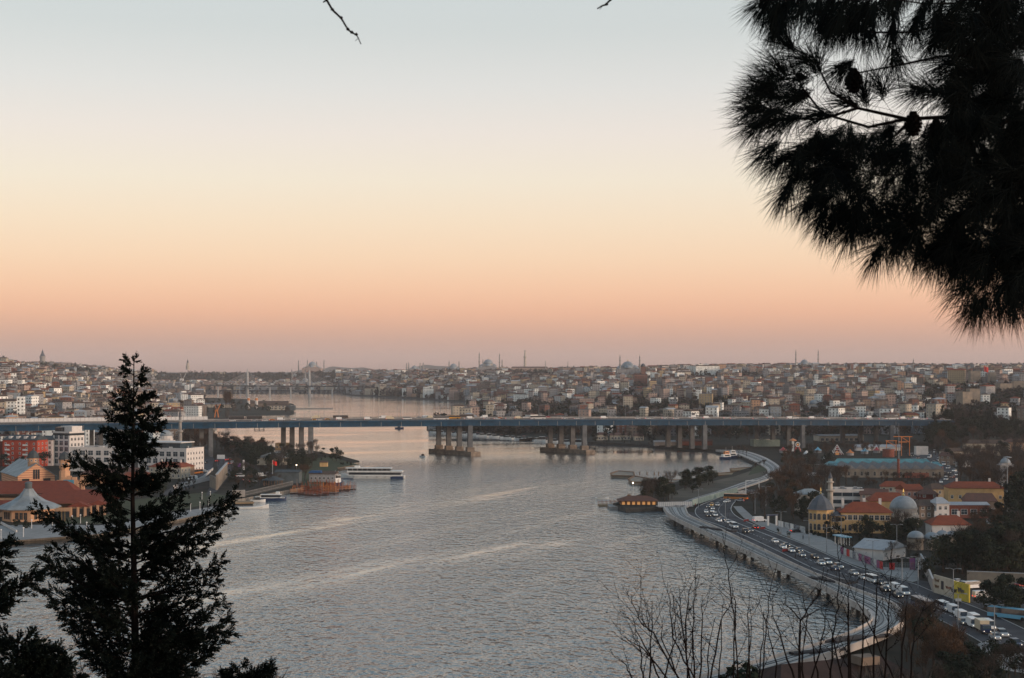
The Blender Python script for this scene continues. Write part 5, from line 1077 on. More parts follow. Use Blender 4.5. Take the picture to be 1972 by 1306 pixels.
fx = thing('pylon_frame', 'tall white triangular gantry legs above the north approach', 'gantry', P(190, 802, 3)); s = fx.location.y / F
w = MB(); w.tube([(-4, 0, 0), (2, 0, 36 * s)], .7, 6); w.build('leg', 'white_paint', fx); w = MB(); w.tube([(16, 0, 8), (2, 0, 36 * s)], .6, 6); w.build('leg', 'white_paint', fx); w = MB(); w.tube([(2, 4, 0), (2, 0, 36 * s)], .6, 6); w.build('leg', 'white_paint', fx)
tb = block('tower_block', 'narrow white tower house at the left picture edge', 34, 47, 766, 802, 1330, 10, 'white', flat=True, rz=.2)
block('long_block', 'long white hillside block with window rows', -12, 34, 768, 800, 1420, 12, 'white', 'brown tiled', 2)
# ------------------------------------------------------------------ marina below the bridge, south side
mr = random.Random(9)
for i in range(26):
    px = 838 + i * 11.5 + mr.uniform(-2, 2); y0 = interp([(836,833),(915,839),(1032,848.5),(1140,857),(1246,863),(1290,867)], px)
    ln = mr.uniform(9, 15); k = i % 4
    small_boat(px, y0 + .6, ln, mr.uniform(-.5, .5) + (1.2 if i % 2 else 0), ['white motorboat moored along the marina shore', 'white cabin boat moored along the marina shore', 'white boat with dark cabin at the marina shore', 'pale moored boat with red cabin roof at the marina'][k], 'boat_white', True, 'boats moored along the marina ' + 'abcd'[k], 'boat_red' if k == 3 else 'boat_white', -.05)
for px0, px1, yb, h, lab in ((1150,1170,848,5,'cream marina house with a porch beneath the bridge'),(1175,1215,848,4.5,'long pale marina house with white windows beneath the bridge'),(1222,1240,849,4.2,'short pale marina hut beneath the bridge')):
    s = P(1180, yb, 2).y / F; bldg('marina_house', lab, (px0 + px1) / 2, yb, (px1 - px0) * s, 9, h, 'plain cream', 'roof weathered red', 2, 2, .05, cat='house', wins=[(W_MID, 0, 1, max(2, int((px1 - px0) / 6)), 1, 3, 2)])
bldg('shed', 'long pale green metal shed beside the tram curve', 1477, 860, 22, 14, 4.8, 'paint_green' if 'paint_green' in MATS else (mat('paint_green', (.24,.30,.27), .7, .12) and 'paint_green'), None, rz=.05)
bldg('depot', 'long cream depot with bays under the south bridge end', 1621, 852, 40, 18, 5.6, 'plain cream', 'roof flat grey', 1.0, 0, .1, wins=[(W_BIG, 0, 1, 9, 1.4, 3, 2.6)])
bldg('shed', 'low brick red shed among the marina trees', 1338, 858, 30, 8, 3.4, 'brick_red', 'roof weathered red', 1.6, 0, .05)
bldg('shed', 'low white roofed kiosk row under the third bridge pier', 1290, 858, 26, 6, 3, 'plain pale grey', 'roof pale metal', 1, 0, .05)
grove([(900,834),(1040,843),(1140,850),(1140,838),(1000,832),(900,826)], 34, ['bare', 'round', 'grey', 'rust', 'round'], 'behind the marina boats', .8, 1.3, sp=9)
grove([(1146,853),(1290,858),(1290,851),(1146,848)], 16, ['round', 'bare', 'cypress', 'grey'], 'around the marina houses', .6, 1.0, sp=7)
grove([(1240,850),(1440,850),(1440,836),(1240,834)], 46, ['round', 'bare', 'rust', 'round'], 'under the south bridge spans', .9, 1.4, sp=9)
grove([(1500,856),(1580,862),(1575,845),(1500,842)], 14, ['bare', 'rust', 'round'], 'by the depot under the bridge', .8, 1.2, sp=7)
# ------------------------------------------------------------------ south bank: spit, quays, café
sheet('sand_bank', [(1300,972),(1380,948),(1432,930),(1470,922),(1490,908),(1478,893),(1462,897),(1448,906),(1416,917),(1370,927),(1315,940),(1290,950),(1285,962)], 2.01, 'sand')
sheet('lawn', [(1440,916),(1480,905),(1478,890),(1452,900),(1446,907)], 2.016, 'grass')
TR2 = [((1378,866),(1392,866)),((1412,872),(1432,868)),((1440,882),(1462,876)),((1462,893),(1484,886)),((1478,905),(1503,900)),((1470,917),(1502,912)),((1436,927),(1470,926)),((1385,945),(1408,946)),((1340,958),(1352,962)),((1290,975),(1322,976))]
w = MB(); w.strip([tuple(P(*a, 2.6).xy) + (2.6,) for a, b in TR2], [tuple(P(*b, 2.6).xy) + (2.6,) for a, b in TR2])
def solidstrip(w, a, b, z0, z1):
    n = len(a); vs = [(x, y, z1) for x, y, *_ in a] + [(x, y, z1) for x, y, *_ in b] + [(x, y, z0) for x, y, *_ in a] + [(x, y, z0) for x, y, *_ in b]
    fs = []
    for i in range(n - 1): fs += [(i, i + 1, n + i + 1, n + i), (2 * n + i, 2 * n + i + 1, i + 1, i), (n + i, n + i + 1, 3 * n + i + 1, 3 * n + i)]
    fs += [(0, n, 3 * n, 2 * n), (n - 1, 3 * n - 1, 4 * n - 1, 2 * n - 1), ]; w.add(vs, fs)
def smooth(pts, k=4):
    o = []
    for i in range(len(pts) - 1):
        p0, p1, p2, p3 = pts[max(0, i - 1)], pts[i], pts[i + 1], pts[min(len(pts) - 1, i + 2)]
        for j in range(k):
            t = j / k; o.append(tuple(.5 * (2 * b + (c - a) * t + (2 * a - 5 * b + 4 * c - d) * t * t + (3 * b - a - 3 * c + d) * t ** 3) for a, b, c, d in zip(p0, p1, p2, p3)))
    o.append(tuple(pts[-1])); return o
def trackbed(name, label, pairs, z, zb, side=None, barrier=True):
    A_ = smooth([tuple(P(*a, z).xy) for a, b in pairs], 6); B_ = smooth([tuple(P(*b, z).xy) for a, b in pairs], 6)
    t = thing(name, label, 'tramway'); w = MB(); solidstrip(w, A_, B_, zb, z); w.build('deck', 'pale_concrete', t)
    lerp = lambda u: [tuple(a[i] + (b[i] - a[i]) * u for i in range(2)) for a, b in zip(A_, B_)]
    for u in (.24, .38, .62, .76):
        w = MB(); d_ = .012; solidstrip(w, lerp(u - d_), lerp(u + d_), z - .02, z + .14); w.build('rail', 'steel_dark', t)
    for u in (.31, .69): w = MB(); solidstrip(w, lerp(u - .085), lerp(u + .085), z - .02, z + .05); w.build('track_slab', 'stone_grey', t)
    w = MB(); solidstrip(w, lerp(.47), lerp(.53), z - .02, z + .22); w.build('cable_trough', 'concrete', t)
    if barrier:
        for u in (0.0, .955): w = MB(); solidstrip(w, lerp(u), lerp(u + .045), z - .02, z + .75); w.build('parapet', 'pale_concrete', t)
    return t, A_, B_
trackbed('tramway', 'pale tram track bed winding along the sandy shore', TR2, 2.7, 1.2, None, False)
TR1 = [((1277,977),(1320,977)),((1281,984),(1323,986)),((1291,994),(1331,996)),((1327,1012.5),(1373,1014)),((1377,1035),(1420,1036)),((1433,1060.5),(1470,1060)),((1498,1091),(1545,1096)),((1576,1127),(1620,1127)),((1630,1156),(1680,1149)),((1661,1173),(1718,1163)),((1676,1187),(1738,1182)),((1675,1199),(1739,1199)),((1654,1212),(1712,1219)),((1600,1234),(1660,1240)),((1500,1264),(1555,1275)),((1400,1291),(1450,1306)),((1300,1318),(1340,1338)),((1200,1345),(1230,1370))]
tm, TA, TB = trackbed('tram_viaduct', 'curving concrete tram viaduct standing over the water along the coast road', TR1, 3.9, 2.9)
w = MB(); ln = 0
for i in range(1, len(TA)):
    ln += math.dist(TA[i], TA[i - 1])
    if ln > 36:
        ln = 0; a, b = Vector(TA[i]), Vector(TB[i]); c = a.lerp(b, .5); d = b - a; ang = math.atan2(d.y, d.x)
        MB().box((c.x, c.y, 1.95), (d.length + 1.0, 1.6, .94), ang).build('crosshead', 'pale_concrete', tm)
        for u in (.3, .7): p = a.lerp(b, u); MB().cyl((p.x, p.y, -3), .6, .6, 4.96, 10).build('pile', 'quay_shaded', tm)  # piles take the tone with the under-deck shade painted in
# stacks of rails left on the track bed
def stackd(px, py, ln, rz, lab): t = thing('rail_stack', lab, 'rails', P(px, py, 3.9) + Vector((0, 0, .1)), rz); w = MB(); [w.box((0, y * .45, 0), (ln, .3, .5 + .1 * (y % 2))) for y in (-2, -1, 0, 1, 2)]; w.build('rails', 'sign_dark', t)
for px, py, ln, rz, lab in ((1375,1020,16,-1.05,'dark bundle of rails lying on the viaduct, the one closest to the walkway'),(1392,1022,14,-1.0,'dark bundle of rails on the viaduct beside the coast road fence'),(1597,1120,16,-1.0,'dark bundle of rails before the viaduct bend'),(1614,1119,14,-1.0,'dark bundle of rails beside the bend, at the road side'),(1622,1233,12,.55,'dark bundle of rails past the viaduct bend, inner track'),(1660,1232,17,.5,'long dark bundle of rails past the viaduct bend, outer track'),(1575,1257,14,.45,'dark bundle of rails near the brown roof')): stackd(px, py, ln, rz, lab)
wk = thing('walkway', 'pale fenced walkway leading to the lit waterside café', 'walkway', P(1300, 976, 2)); a, b = P(1266, 976, 2) - wk.location, P(1332, 975, 2) - wk.location
w = MB(); wallseg(w, a, b, .5, 5, -.1); w.build('deck', 'concrete', wk)
w = MB(); wallseg(w, a + Vector((0, -2.3, 0)), b + Vector((0, -2.3, 0)), 2.0, .12, .4); w.build('screen', 'white_paint', wk); w = MB(); n = 18
for i in range(n + 1): p = a.lerp(b, i / n) + Vector((0, -2.4, .4)); w.box(tuple(p), (.12, .12, 2.3))
w.build('posts', 'steel_grey', wk)
cf = thing('cafe', 'waterside café with red tiled roof and glowing orange windows', 'café', P(1224, 979, 0), .0)
MB().box((0, 0, -1), (26, 14, 2.4)).build('platform', 'stone_grey', cf); MB().box((1, 1, 1.4), (17, 8, 2.3)).build('wall', 'timber', cf); MB().gable((1, 1, 3.8), (17.5, 8.5), 2.2, 1.0, 0, 0, 5).build('roof', 'roof weathered red', cf)
mat('window_glow', (.6,.35,.15), .5, .1, emit=(1, .42, .12), es=.22)
for k in range(7): MB().box((-6 + 2.4 * k, -3.05, 1.8), (1.3, .14, 1.6)).build('window', 'window_glow', cf)
for k in range(3): MB().box((9.55, -1.4 + 2.3 * k, 1.8), (.14, 1.3, 1.6)).build('window', 'window_glow', cf)
MB().box((-3, 2, 5.2), (1.6, 1.6, 1.2)).build('lantern', 'timber', cf)
lpq = post_lamp(1219, 966, 9, 'glowing lamp above the café roof', None, True)
tr = thing('cafe_terrace', 'red railed floating terrace beside the café', 'terrace', P(1180, 974, 0)); MB().box((0, 0, -.4), (14, 9, 1)).build('deck', 'deck_wood', tr)
w = MB(); [w.box((x, y, .6), (.14, .14, 2.0)) for x in range(-7, 8, 2) for y in (-4.3, 4.3)]; w.tube([(-7, -4.3, 1.7), (7, -4.3, 1.7)], .08, 4); w.tube([(-7, 4.3, 1.7), (7, 4.3, 1.7)], .08, 4); w.tube([(-7, -4.3, 2.5), (7, -4.3, 2.5)], .1, 4); w.build('railing', 'rust_steel', tr)
small_boat(1160, 962, 7, .1, 'low open boat lying off the café terrace', 'boat_white', False)
def quay(name, label, pts, z, m='old_stone'):
    q = [tuple(P(a, b, 0).xy) for a, b in pts]; c = q[0]; t = thing(name, label, 'quay', (c[0], c[1], 0)); MB().prism([(x - c[0], y - c[1]) for x, y in q], -2, z).build('deck', m, t)
    w = MB(); n = len(q)
    for i in range(n): a, b = Vector((*q[i - 1], 0)), Vector((*q[i], 0)); wallseg(w, a - Vector((*c, 0)), b - Vector((*c, 0)), .5, .9, z - .1)
    w.build('edge_beam', 'timber', t); return t
quay('barge', 'old timber edged barge lying off the sandy spit', [(1176,917),(1178,921),(1222,922),(1220,914),(1190,912)], 1.5)
quay('dock', 'low timber dock at the tip of the sandy spit', [(1210,928),(1216,934),(1252,934),(1250,927),(1222,922)], 1.5); quay('dock', 'long narrow stone dock running along the sandy spit', [(1252,934),(1312,936),(1312,930),(1252,930)], 1.6)
quay('jetty', 'small wooden jetty off the sandy shore', [(1381,915),(1382,919),(1418,918),(1412,913)], 1.0, 'deck_wood'); quay('jetty', 'dark wooden jetty with clutter at the sandy shore', [(1406,907),(1408,911),(1446,910),(1446,904)], 1.2, 'deck_wood')
for i, px in enumerate((1232, 1246, 1260, 1268, 1283, 1300)):
    t = thing('mooring_pile', 'short dark mooring pile rising from the calm basin', 'pile', P(px, 914 + (i > 3) * 2, 0), 0, 'mooring piles of the calm basin'); MB().cyl((0, 0, -2), .35, .3, 3.6, 8).build('shaft', 'timber', t); MB().cyl((0, 0, 1.6), .4, .4, .2, 8).build('collar', 'steel_dark', t)
tg2 = [(1398,884,.4,'orange'),(1410,882,.2,'white')]
for px, py, rz, c in tg2:
    t = thing('tugboat', f'white harbour tug with {"orange" if c == "orange" else "pale"} wheelhouse moored by the tram curve', 'boat', P(px, py, 0), rz); w = MB(); hullmesh(w, 9, 5, 1.6, 0, .45, 1); w.build('hull', 'boat_blue', t)
    MB().box((0, 0, 1.6), (6.5, 3.8, 2.0), 0, 0, .94).build('cabin', 'boat_white', t); MB().box((0, -1.8, 2.2), (4, .35, 1)).build('window', 'glass', t); MB().box((.4, 0, 3.6), (3.6, 3.0, 2.2), 0, 0, .88).build('wheelhouse', 'paint ' + c if c == 'orange' else 'boat_white', t); MB().box((.4, -1.35, 4.2), (2.4, .4, .9)).build('window', 'glass', t); MB().cyl((0, 0, 5.8), .1, .06, 3, 6).build('mast', 'white_paint', t)
grove([(1310,938),(1375,925),(1376,932),(1320,945)], 13, ['round', 'round', 'olive'], 'along the sandy spit', .75, 1.05, sp=5)
grove([(1225,964),(1290,945),(1300,955),(1290,966),(1240,972)], 16, ['round', 'round', 'bare', 'olive'], 'behind the café', .8, 1.15, sp=4.5)
tree('round', P(1334, 949, 2), .8, 'lone round evergreen on the sand between two groves')
grove([(1440,905),(1476,900),(1470,893),(1452,900)], 9, ['rust', 'bush', 'grey'], 'on the reedy bank by the tram curve', .3, .5, sp=3)
grove([(1418,880),(1440,884),(1436,876),(1424,873)], 4, ['bush', 'grey'], 'by the tug moorings', .5, .9)
# ------------------------------------------------------------------ south coast road and promenade
KR = [(1478,944),(1442,952),(1418,964),(1408,976),(1409,986),(1423,998),(1461,1015),(1509,1034),(1557,1052.5),(1639,1089),(1677,1101.5),(1757,1124),(1795,1139),(1888,1174),(1972,1212),(2120,1285)]
KL = [(1440,943),(1405,951),(1372,964),(1345,976),(1340,988),(1352,1000),(1386,1012),(1440,1034),(1500,1062),(1570,1096),(1654,1126),(1738,1164),(1818,1198),(1888,1236),(1972,1290),(2100,1370)]
ka, kb_ = smooth([tuple(P(*a).xy) for a in KR], 6), smooth([tuple(P(*a).xy) for a in KL], 6)
P2 = lambda a: tuple(P(*a, 2.0).xy)
ka, kb_ = smooth([P2(a) for a in KR], 6), smooth([P2(a) for a in KL], 6)
w = MB(); w.strip([(x, y, 2.03) for x, y in kb_], [(x, y, 2.03) for x, y in ka]); structure(w.build('road', 'asphalt'))
w = MB(); off = [((a[0] - b[0]), (a[1] - b[1])) for a, b in zip(ka, kb_)]; un = [(x / math.hypot(x, y), y / math.hypot(x, y)) for x, y in off]
solidstrip(w, ka, [(a[0] + u[0] * .35, a[1] + u[1] * .35) for a, u in zip(ka, un)], 1.9, 2.17); solidstrip(w, [(b[0] - u[0] * .35, b[1] - u[1] * .35) for b, u in zip(kb_, un)], kb_, 1.9, 2.17); structure(w.build('kerb', 'concrete'))
w = MB(); ll = [[(b[0] + o[0] * u, b[1] + o[1] * u) for b, o in zip(kb_, off)] for u in (.30, .34, .655, .668)]
def dens(l, st):
    o = [l[0]]
    for p in l[1:]:
        d = math.dist(o[-1], p); n = int(d / st); a = o[-1]
        for k in range(n): t = (k + 1) / (n + 1); o.append((a[0] + (p[0] - a[0]) * t, a[1] + (p[1] - a[1]) * t))
        o.append(p)
    return o
for u in (.33, .655):
    l = dens([(b[0] + o[0] * u, b[1] + o[1] * u) for b, o in zip(kb_, off)], 3.0)
    for i in range(0, len(l) - 1, 2):
        d = Vector(l[i + 1]) - Vector(l[i]); n = Vector((-d.y, d.x)).normalized() * .08; a, b = Vector(l[i]), Vector(l[i + 1]); w.face([(*(a - n), 2.036), (*(b - n), 2.036), (*(b + n), 2.036), (*(a + n), 2.036)])
w.build('road_marking', 'white_paint')['kind'] = 'stuff'
med = [[(b[0] + o[0] * u, b[1] + o[1] * u) for b, o in zip(kb_, off)][26:52] for u in (.655, .675)]
w = MB(); solidstrip(w, med[0], med[1], 1.9, 2.2); structure(w.build('median_kerb', 'concrete'))
# dark pavement between viaduct and road; pale promenade on the land side
w = MB(); vx = [(b[0] - u[0] * .36, b[1] - u[1] * .36) for b, u in zip(kb_, un)][18:74]; pp = P2
sheet('pavement', [(1325,985),(1340,988),(1352,1000),(1386,1012),(1440,1034),(1500,1062),(1570,1096),(1654,1126),(1738,1164),(1740,1176),(1700,1156),(1639,1133),(1536,1096),(1461,1059),(1373,1017),(1331,998)], 2.016, 'asphalt')
sheet('promenade', [(1412,975),(1420,985),(1432,997),(1461,1012),(1509,1031),(1557,1050),(1639,1086),(1677,1098.5),(1757,1121),(1770,1118),(1768,1095),(1700,1092),(1640,1064),(1600,1040),(1560,1026),(1500,1013),(1450,995),(1428,975)], 2.012, 'paving')
sheet('side_road', [(1757,1124),(1795,1139),(1888,1174),(1895,1170),(1868,1160),(1800,1122),(1772,1118)], 2.024, 'asphalt')
sheet('car_park', [(1868,1158),(1895,1170),(1990,1205),(2100,1180),(2000,1128),(1862,1126)], 2.02, 'asphalt')
sheet('pavement', [(1880,1242),(1905,1232),(1972,1262),(1990,1300),(1930,1290)], 2.05, 'paving')
# road vehicles, heading along the road towards the viewer
def hd(px, py):
    v = P(px, py, 2); i = min(range(len(ka) - 1), key=lambda i: math.dist(((ka[i][0] + kb_[i][0]) / 2, (ka[i][1] + kb_[i][1]) / 2), v.xy)); d = (ka[i + 1][0] + kb_[i + 1][0] - ka[i][0] - kb_[i][0], ka[i + 1][1] + kb_[i + 1][1] - ka[i][1] - kb_[i][1]); return math.atan2(d[1], d[0])
z6 = lambda x, y: (1270 + x / 5.224, 930 + y / 5.224); z7 = lambda x, y: (1560 + x / 4.267, 1000 + y / 4.267)
RV = [(z6(492,250),'car','grey','grey car with headlights at the head of the bend queue'),(z6(527,230),'car','yellow','yellow taxi in the bend queue'),(z6(587,232),'car','silver','silver car beside the yellow taxi in the bend'),(z6(537,268),'car','silver','silver car amid the bend queue, inner lane'),(z6(530,295),'car','white','white car amid the bend queue, inner lane'),(z6(470,300),'car','white','white car closest to the walkway in the bend queue'),(z6(492,338),'car','black','black car with headlights leaving the bend, sea side'),(z6(560,335),'suv','white','white sport utility car leaving the bend'),
 (z6(597,392),'car','white','white car right below the bend beside a dark blue one'),(z6(625,378),'car','dark blue','dark blue car right below the bend'),(z6(688,405),'car','white','white car ahead of the white minibus'),(z6(748,452),'minibus','white','white minibus with headlights on the empty stretch above the black pickup'),(z6(865,505),'suv','black','big black car with bright headlights alone on the coast road'),(z6(910,492),'car','grey','grey car half hidden behind the big black one'),
 (z6(1162,600),'car','white','lone white car leading the middle group opposite the flower tubs'),(z6(1243,658),'car','white','white car beside a black car in the middle group'),(z6(1277,642),'car','black','black car beside the white one in the middle group'),(z6(1328,695),'car','white','white car in the middle of the middle group'),(z6(1406,692),'car','grey','dark grey car, rear of the middle group, land side'),(z6(1434,740),'car','silver','silver car closing the middle group, sea side'),
 (z6(1560,760),'car','brown','lone dark brown car with warm lights before the poster fence'),(z6(1626,822),'car','white','white car paired with a white off-road car before the poster fence'),(z6(1692,815),'suv','white','white off-road car before the poster fence'),(z6(1766,878),'car','dark blue','dark blue car in the pair opposite the poster fence'),(z6(1803,860),'suv','silver','silver car in the pair opposite the poster fence'),
 (z7(358,455),'car','silver','lone silver car opposite the red gate posters'),(z7(440,492),'car','white','white hatchback leading the packed queue'),(z7(514,518),'minibus','white','white minibus second in the packed queue'),(z7(580,535),'car','black','black car with red light between two white vans'),(z7(635,560),'car','white','white car amid the packed queue'),(z7(615,592),'car','black','black taxi with roof sign in the packed queue'),(z7(704,590),'van','white','tall white delivery van in the packed queue'),(z7(766,618),'van','white','second white delivery van behind the tall one'),(z7(722,642),'car','black','black car on the sea side of the white vans'),
 (z7(925,735),'bus','dark blue','dark blue city bus in the packed queue by the viaduct bend'),(z7(1100,745),'minibus','white','white minibus beside the dark blue bus'),(z7(1180,775),'van','white','white van behind the minibus at the viaduct bend'),(z7(1248,822),'van','white','white van between minibus and twin white vans'),(z7(1256,862),'car','grey','grey car with lit headlamps behind russet treetop'),(z7(1338,885),'van','white','large white van, front of the twin white vans'),(z7(1352,850),'van','white','large white van, rear of the twin white vans'),(z7(1424,930),'truck','dark blue','dark blue lorry with headlights low on the coast road'),(z7(1466,900),'van','white','white van beside the dark blue lorry'),(z7(1520,985),'car','silver','silver car under the bare branches low on the road'),(z7(1582,962),'suv','silver','silver off-road car under the bare branches'),(z7(1690,1045),'suv','dark blue','dark blue car with bright headlight at the lowest bend')]
for (q, k, c, lab) in RV: vehicle(k, c, P(*q, 2.04), hd(*q), lab)
vehicle('car', 'dark red', P(*z6(962, 462), 2.04), hd(*z6(962, 462)) + PI, 'dark red car driving away with tail lights on the land side lane')
vehicle('bus', 'orange', P(1417, 962, 2.04), 2.7, 'orange fronted city bus turning at the far bend'); vehicle('car', 'white', P(1400, 968, 2.04), -2.2, 'white car just ahead of the orange fronted bus'); vehicle('car', 'silver', P(1424, 966, 2.04), 2.9, 'silver car beside the orange fronted bus')
vehicle('van', 'white', P(1463, 1005, 2.04), .3, 'white van parked before the white banner gate'); vehicle('car', 'black', P(1533, 1025, 2.04), .3, 'black car parked before the white banners')
for px, py, k, c, rz, lab in ((1947,1192,'bus','light blue',-.75,'light blue city bus at the picture edge'),(1972,1152,'bus','black',2.6,'black and white coach behind the dark evergreen'),(1930,1146,'minibus','white',2.5,'white minibus parked by the graffiti wall end'),(1872,1134,'minibus','white',.4,'white minibus parked behind the graffiti wall'),(1893,1153,'van','white',.2,'white camper van parked behind the yellow graffiti'),(1858,1128,'car','silver',.3,'silver car parked behind the cream graffiti'),(1846,1124,'car','white',.3,'white car parked behind the cream graffiti'),(1968,1130,'car','red',.5,'red car parked at the edge of the car park'),(1912,1140,'car','dark blue',2.4,'dark blue car parked between the white minibuses')): vehicle(k, c, P(px, py, 2.04), rz, lab)
# lamps along the road
lp2 = lamp_proto(9.0, 1.5); fst = True
for px, py in ((1345,980),(1397,1002),(1454,990),(1504,1031),(1558,1051),(1592,1067),(1681,1096),(1737,1135),(1768,1133),(1836,1159),(1475,975),(1620,1040),(1727,1060),(1845,1215),(1915,1240)):
    lab = 'double armed grey street lamp along the south coast road'
    if fst: lp2.location = P(px, py, 2); lp2['label'] = lab; lp2['group'] = 'street lamps of the south coast road'; fst = False
    else: dup(lp2, P(px, py, 2), rnd.uniform(-.4, .4), lab, 'street lamps of the south coast road')
hm = thing('floodlight_mast', 'very tall floodlight mast with round crown by the bare grove', 'mast', P(1940, 985, 2)); MB().cyl((0, 0, 0), .35, .15, 24.5, 10).build('pole', 'steel_grey', hm); w = MB(); w.lathe((0, 0, 24.2), [(.3, 0), (1.9, .1), (1.9, .35), (.3, .6)], 14); w.build('lamp_ring', 'steel_grey', hm)
# people on the pavements
def person(px, py, rz, label, top, bottom, hairc='hair_dark'):
    o = thing('person', label, 'person', P(px, py, 2.02), rz)
    me = bpy.data.meshes.new('body'); J = [((0,0,.95),.15),((0,0,1.2),.15),((0,0,1.42),.16),((0,0,1.52),.065),((0,-.02,1.66),.1),((0,0,1.76),.085),((.2,0,1.4),.06),((.26,.04,1.13),.05),((.25,-.08,.9),.04),((-.2,0,1.4),.06),((-.26,.02,1.13),.05),((-.25,-.06,.9),.04),((.1,0,.88),.1),((.11,-.12,.5),.075),((.11,-.1,.08),.05),((.11,-.24,.04),.045),((-.1,0,.88),.1),((-.11,.08,.5),.075),((-.11,.2,.1),.05),((-.11,.06,.04),.045)]
    E = [(0,1),(1,2),(2,3),(3,4),(4,5),(2,6),(6,7),(7,8),(2,9),(9,10),(10,11),(0,12),(12,13),(13,14),(14,15),(0,16),(16,17),(17,18),(18,19)]
    me.from_pydata([j[0] for j in J], E, []); b = bpy.data.objects.new('body', me); COL.objects.link(b); b.parent = o; b.modifiers.new('k', 'SKIN'); b.modifiers.new('s', 'SUBSURF').levels = 1
    for v, (_, r) in zip(me.skin_vertices[0].data, J): v.radius = (r, r)
    me.skin_vertices[0].data[0].use_root = True; me.materials.append(MATS[top])
    w = MB(); w.lathe((0, .01, 1.64), [(.095, 0), (.125, .06), (.11, .14), (.03, .2)], 10); w.build('hair', 'sign_dark', o, True)
    w = MB(); w.lathe((0, 0, .72), [(.24, 0), (.22, .3), (.2, .5), (.23, .68), (.1, .76)], 10, sy=.75); w.build('coat', bottom, o, True); return o
mat('skin_cloth', (.03,.03,.035), .9); mat('coat_dark', (.02,.02,.025), .9); mat('coat_red', (.3,.03,.02), .9)
person(1410, 1022, .4, 'lone walker in dark clothes on the road edge beside the viaduct rails', 'skin_cloth', 'coat_dark'); person(1532, 1075, 1.2, 'person in dark coat standing between viaduct and traffic', 'skin_cloth', 'coat_dark'); person(1546.5, 1039, .8, 'walker in black on the pale promenade', 'skin_cloth', 'coat_dark'); person(1343, 977, .2, 'person in dark coat by the walkway gate', 'skin_cloth', 'coat_dark'); person(1347, 977, 2, 'second person in dark coat by the walkway gate, nearer the road', 'skin_cloth', 'coat_dark'); person(1339, 976, 1, 'person in red coat at the walkway end', 'skin_cloth', 'coat_red')
# ------------------------------------------------------------------ south bank: mosque quarter, factory, fairground
def addin(th, w, name, m, smooth=False): return w.build(name, m, th, smooth)
yb = thing('mansion', 'long ochre mansion with red hipped roof and octagonal domed tower', 'building', P(1668, 1027, 2), -.12); s = yb.location.y / F
MB().box((0, 6, -.3), (95 * s, 12, 8.4)).build('wall', 'ochre', yb)
r = MB().gable((0, 6, 8.2), (95 * s, 12), 3.6, .8, 0, 0, 6).build('roof', 'roof terracotta', yb)
for x, y in ((-8.5, 5), (0, 7.5), (6, 6)): MB().box((x, y, 9), (1.0, .9, 4.2)).build('chimney', 'white_wall', r)
facade(yb, W_AR, 'window', 95 * s, 1.0, 4, 1, 9, 1.4); facade(yb, W_MID, 'window', 95 * s, 5.2, 4, 1, 9, 1.4); facade(yb, W_AR, 'window', 12, 1.0, 4, 1, 4, 1.4, PI / 2, 95 * s / 2)
MB().box((-10.9, 3.4, -.3), (5.4, 7.6, 7.0)).build('annex', 'ochre', yb); MB().gable((-10.9, 3.4, 6.8), (5.4, 7.6), 1.3, .5, 0, 0, 3).build('annex_roof', 'lead_dark', yb)
for x in (-12.6, -11.7, -10.5): put(W_SM, 'window', yb, (x, -.4, 4.5)); put(W_SM, 'window', yb, (x, -.4, 1.4))
tw_ = MB().lathe((-17.2, 3.5, -.3), [(5.0, 0), (5.0, 8.8), (5.25, 8.9), (5.25, 9.3)], 8, 0, PI / 8).build('tower', 'ochre', yb)
MB().lathe((-17.2, 3.5, 8.95), [(5.7, 0), (5.2, .5), (4.6, 1.9), (3.4, 3.6), (1.8, 4.9), (.6, 5.6), (.2, 6.0)], 8, 0, PI / 8).build('dome', 'lead_dark', tw_); MB().lathe((-17.2, 3.5, 14.9), [(.3, 0), (.42, .4), (.12, .9), (.3, 1.3), (.05, 2.6)], 8).build('finial', 'gold', tw_)
for k in range(8):
    a = k * PI / 4 - PI / 2
    for j in (-1.0, 1.0):
        if abs(math.sin(a) - 1) > .1:
            for z in (1.2, 5.2): put(W_AR, 'window', tw_, (-17.2 + 4.63 * math.cos(a) - j * 1.3 * math.sin(a) * .8, 3.5 + 4.63 * math.sin(a) + j * 1.3 * math.cos(a) * .8, z), a + PI / 2)
bldg('mansion_wing', 'second red roofed ochre wing behind the long mansion', 1712, 992, 17, 12, 6.0, 'ochre', 'roof terracotta', 3.4, 4, -.12)
dm = thing('mosque', 'great pale lead dome with gilded finial beside the ochre mansion', 'mosque', P(1744, 1014, 2), -.1); MB().lathe((0, 6, -.3), [(6.4, 0), (6.4, 4.6), (5.9, 4.8), (5.7, 5.6)], 12, 0, PI / 12).build('body', 'stone', dm)
MB().lathe((0, 6, 5.0), [(5.5, 0), (5.5, 1.6), (5.75, 1.7), (5.75, 2.1)], 24).build('drum', 'stone_grey', dm); d = MB().dome((0, 6, 6.9), 5.55, 5.2, 32, 0, 9).build('dome', 'lead', dm, True); MB().lathe((0, 6, 12.0), [(.5, 0), (.6, .5), (.2, 1.1), (.4, 1.6), (.05, 3)], 8).build('finial', 'gold', d)
for k in range(12): a = k * PI / 6 - PI / 2; put(W_AR, 'window', dm, (6.2 * math.cos(a), 6 + 6.2 * math.sin(a), 1.2), a + PI / 2)
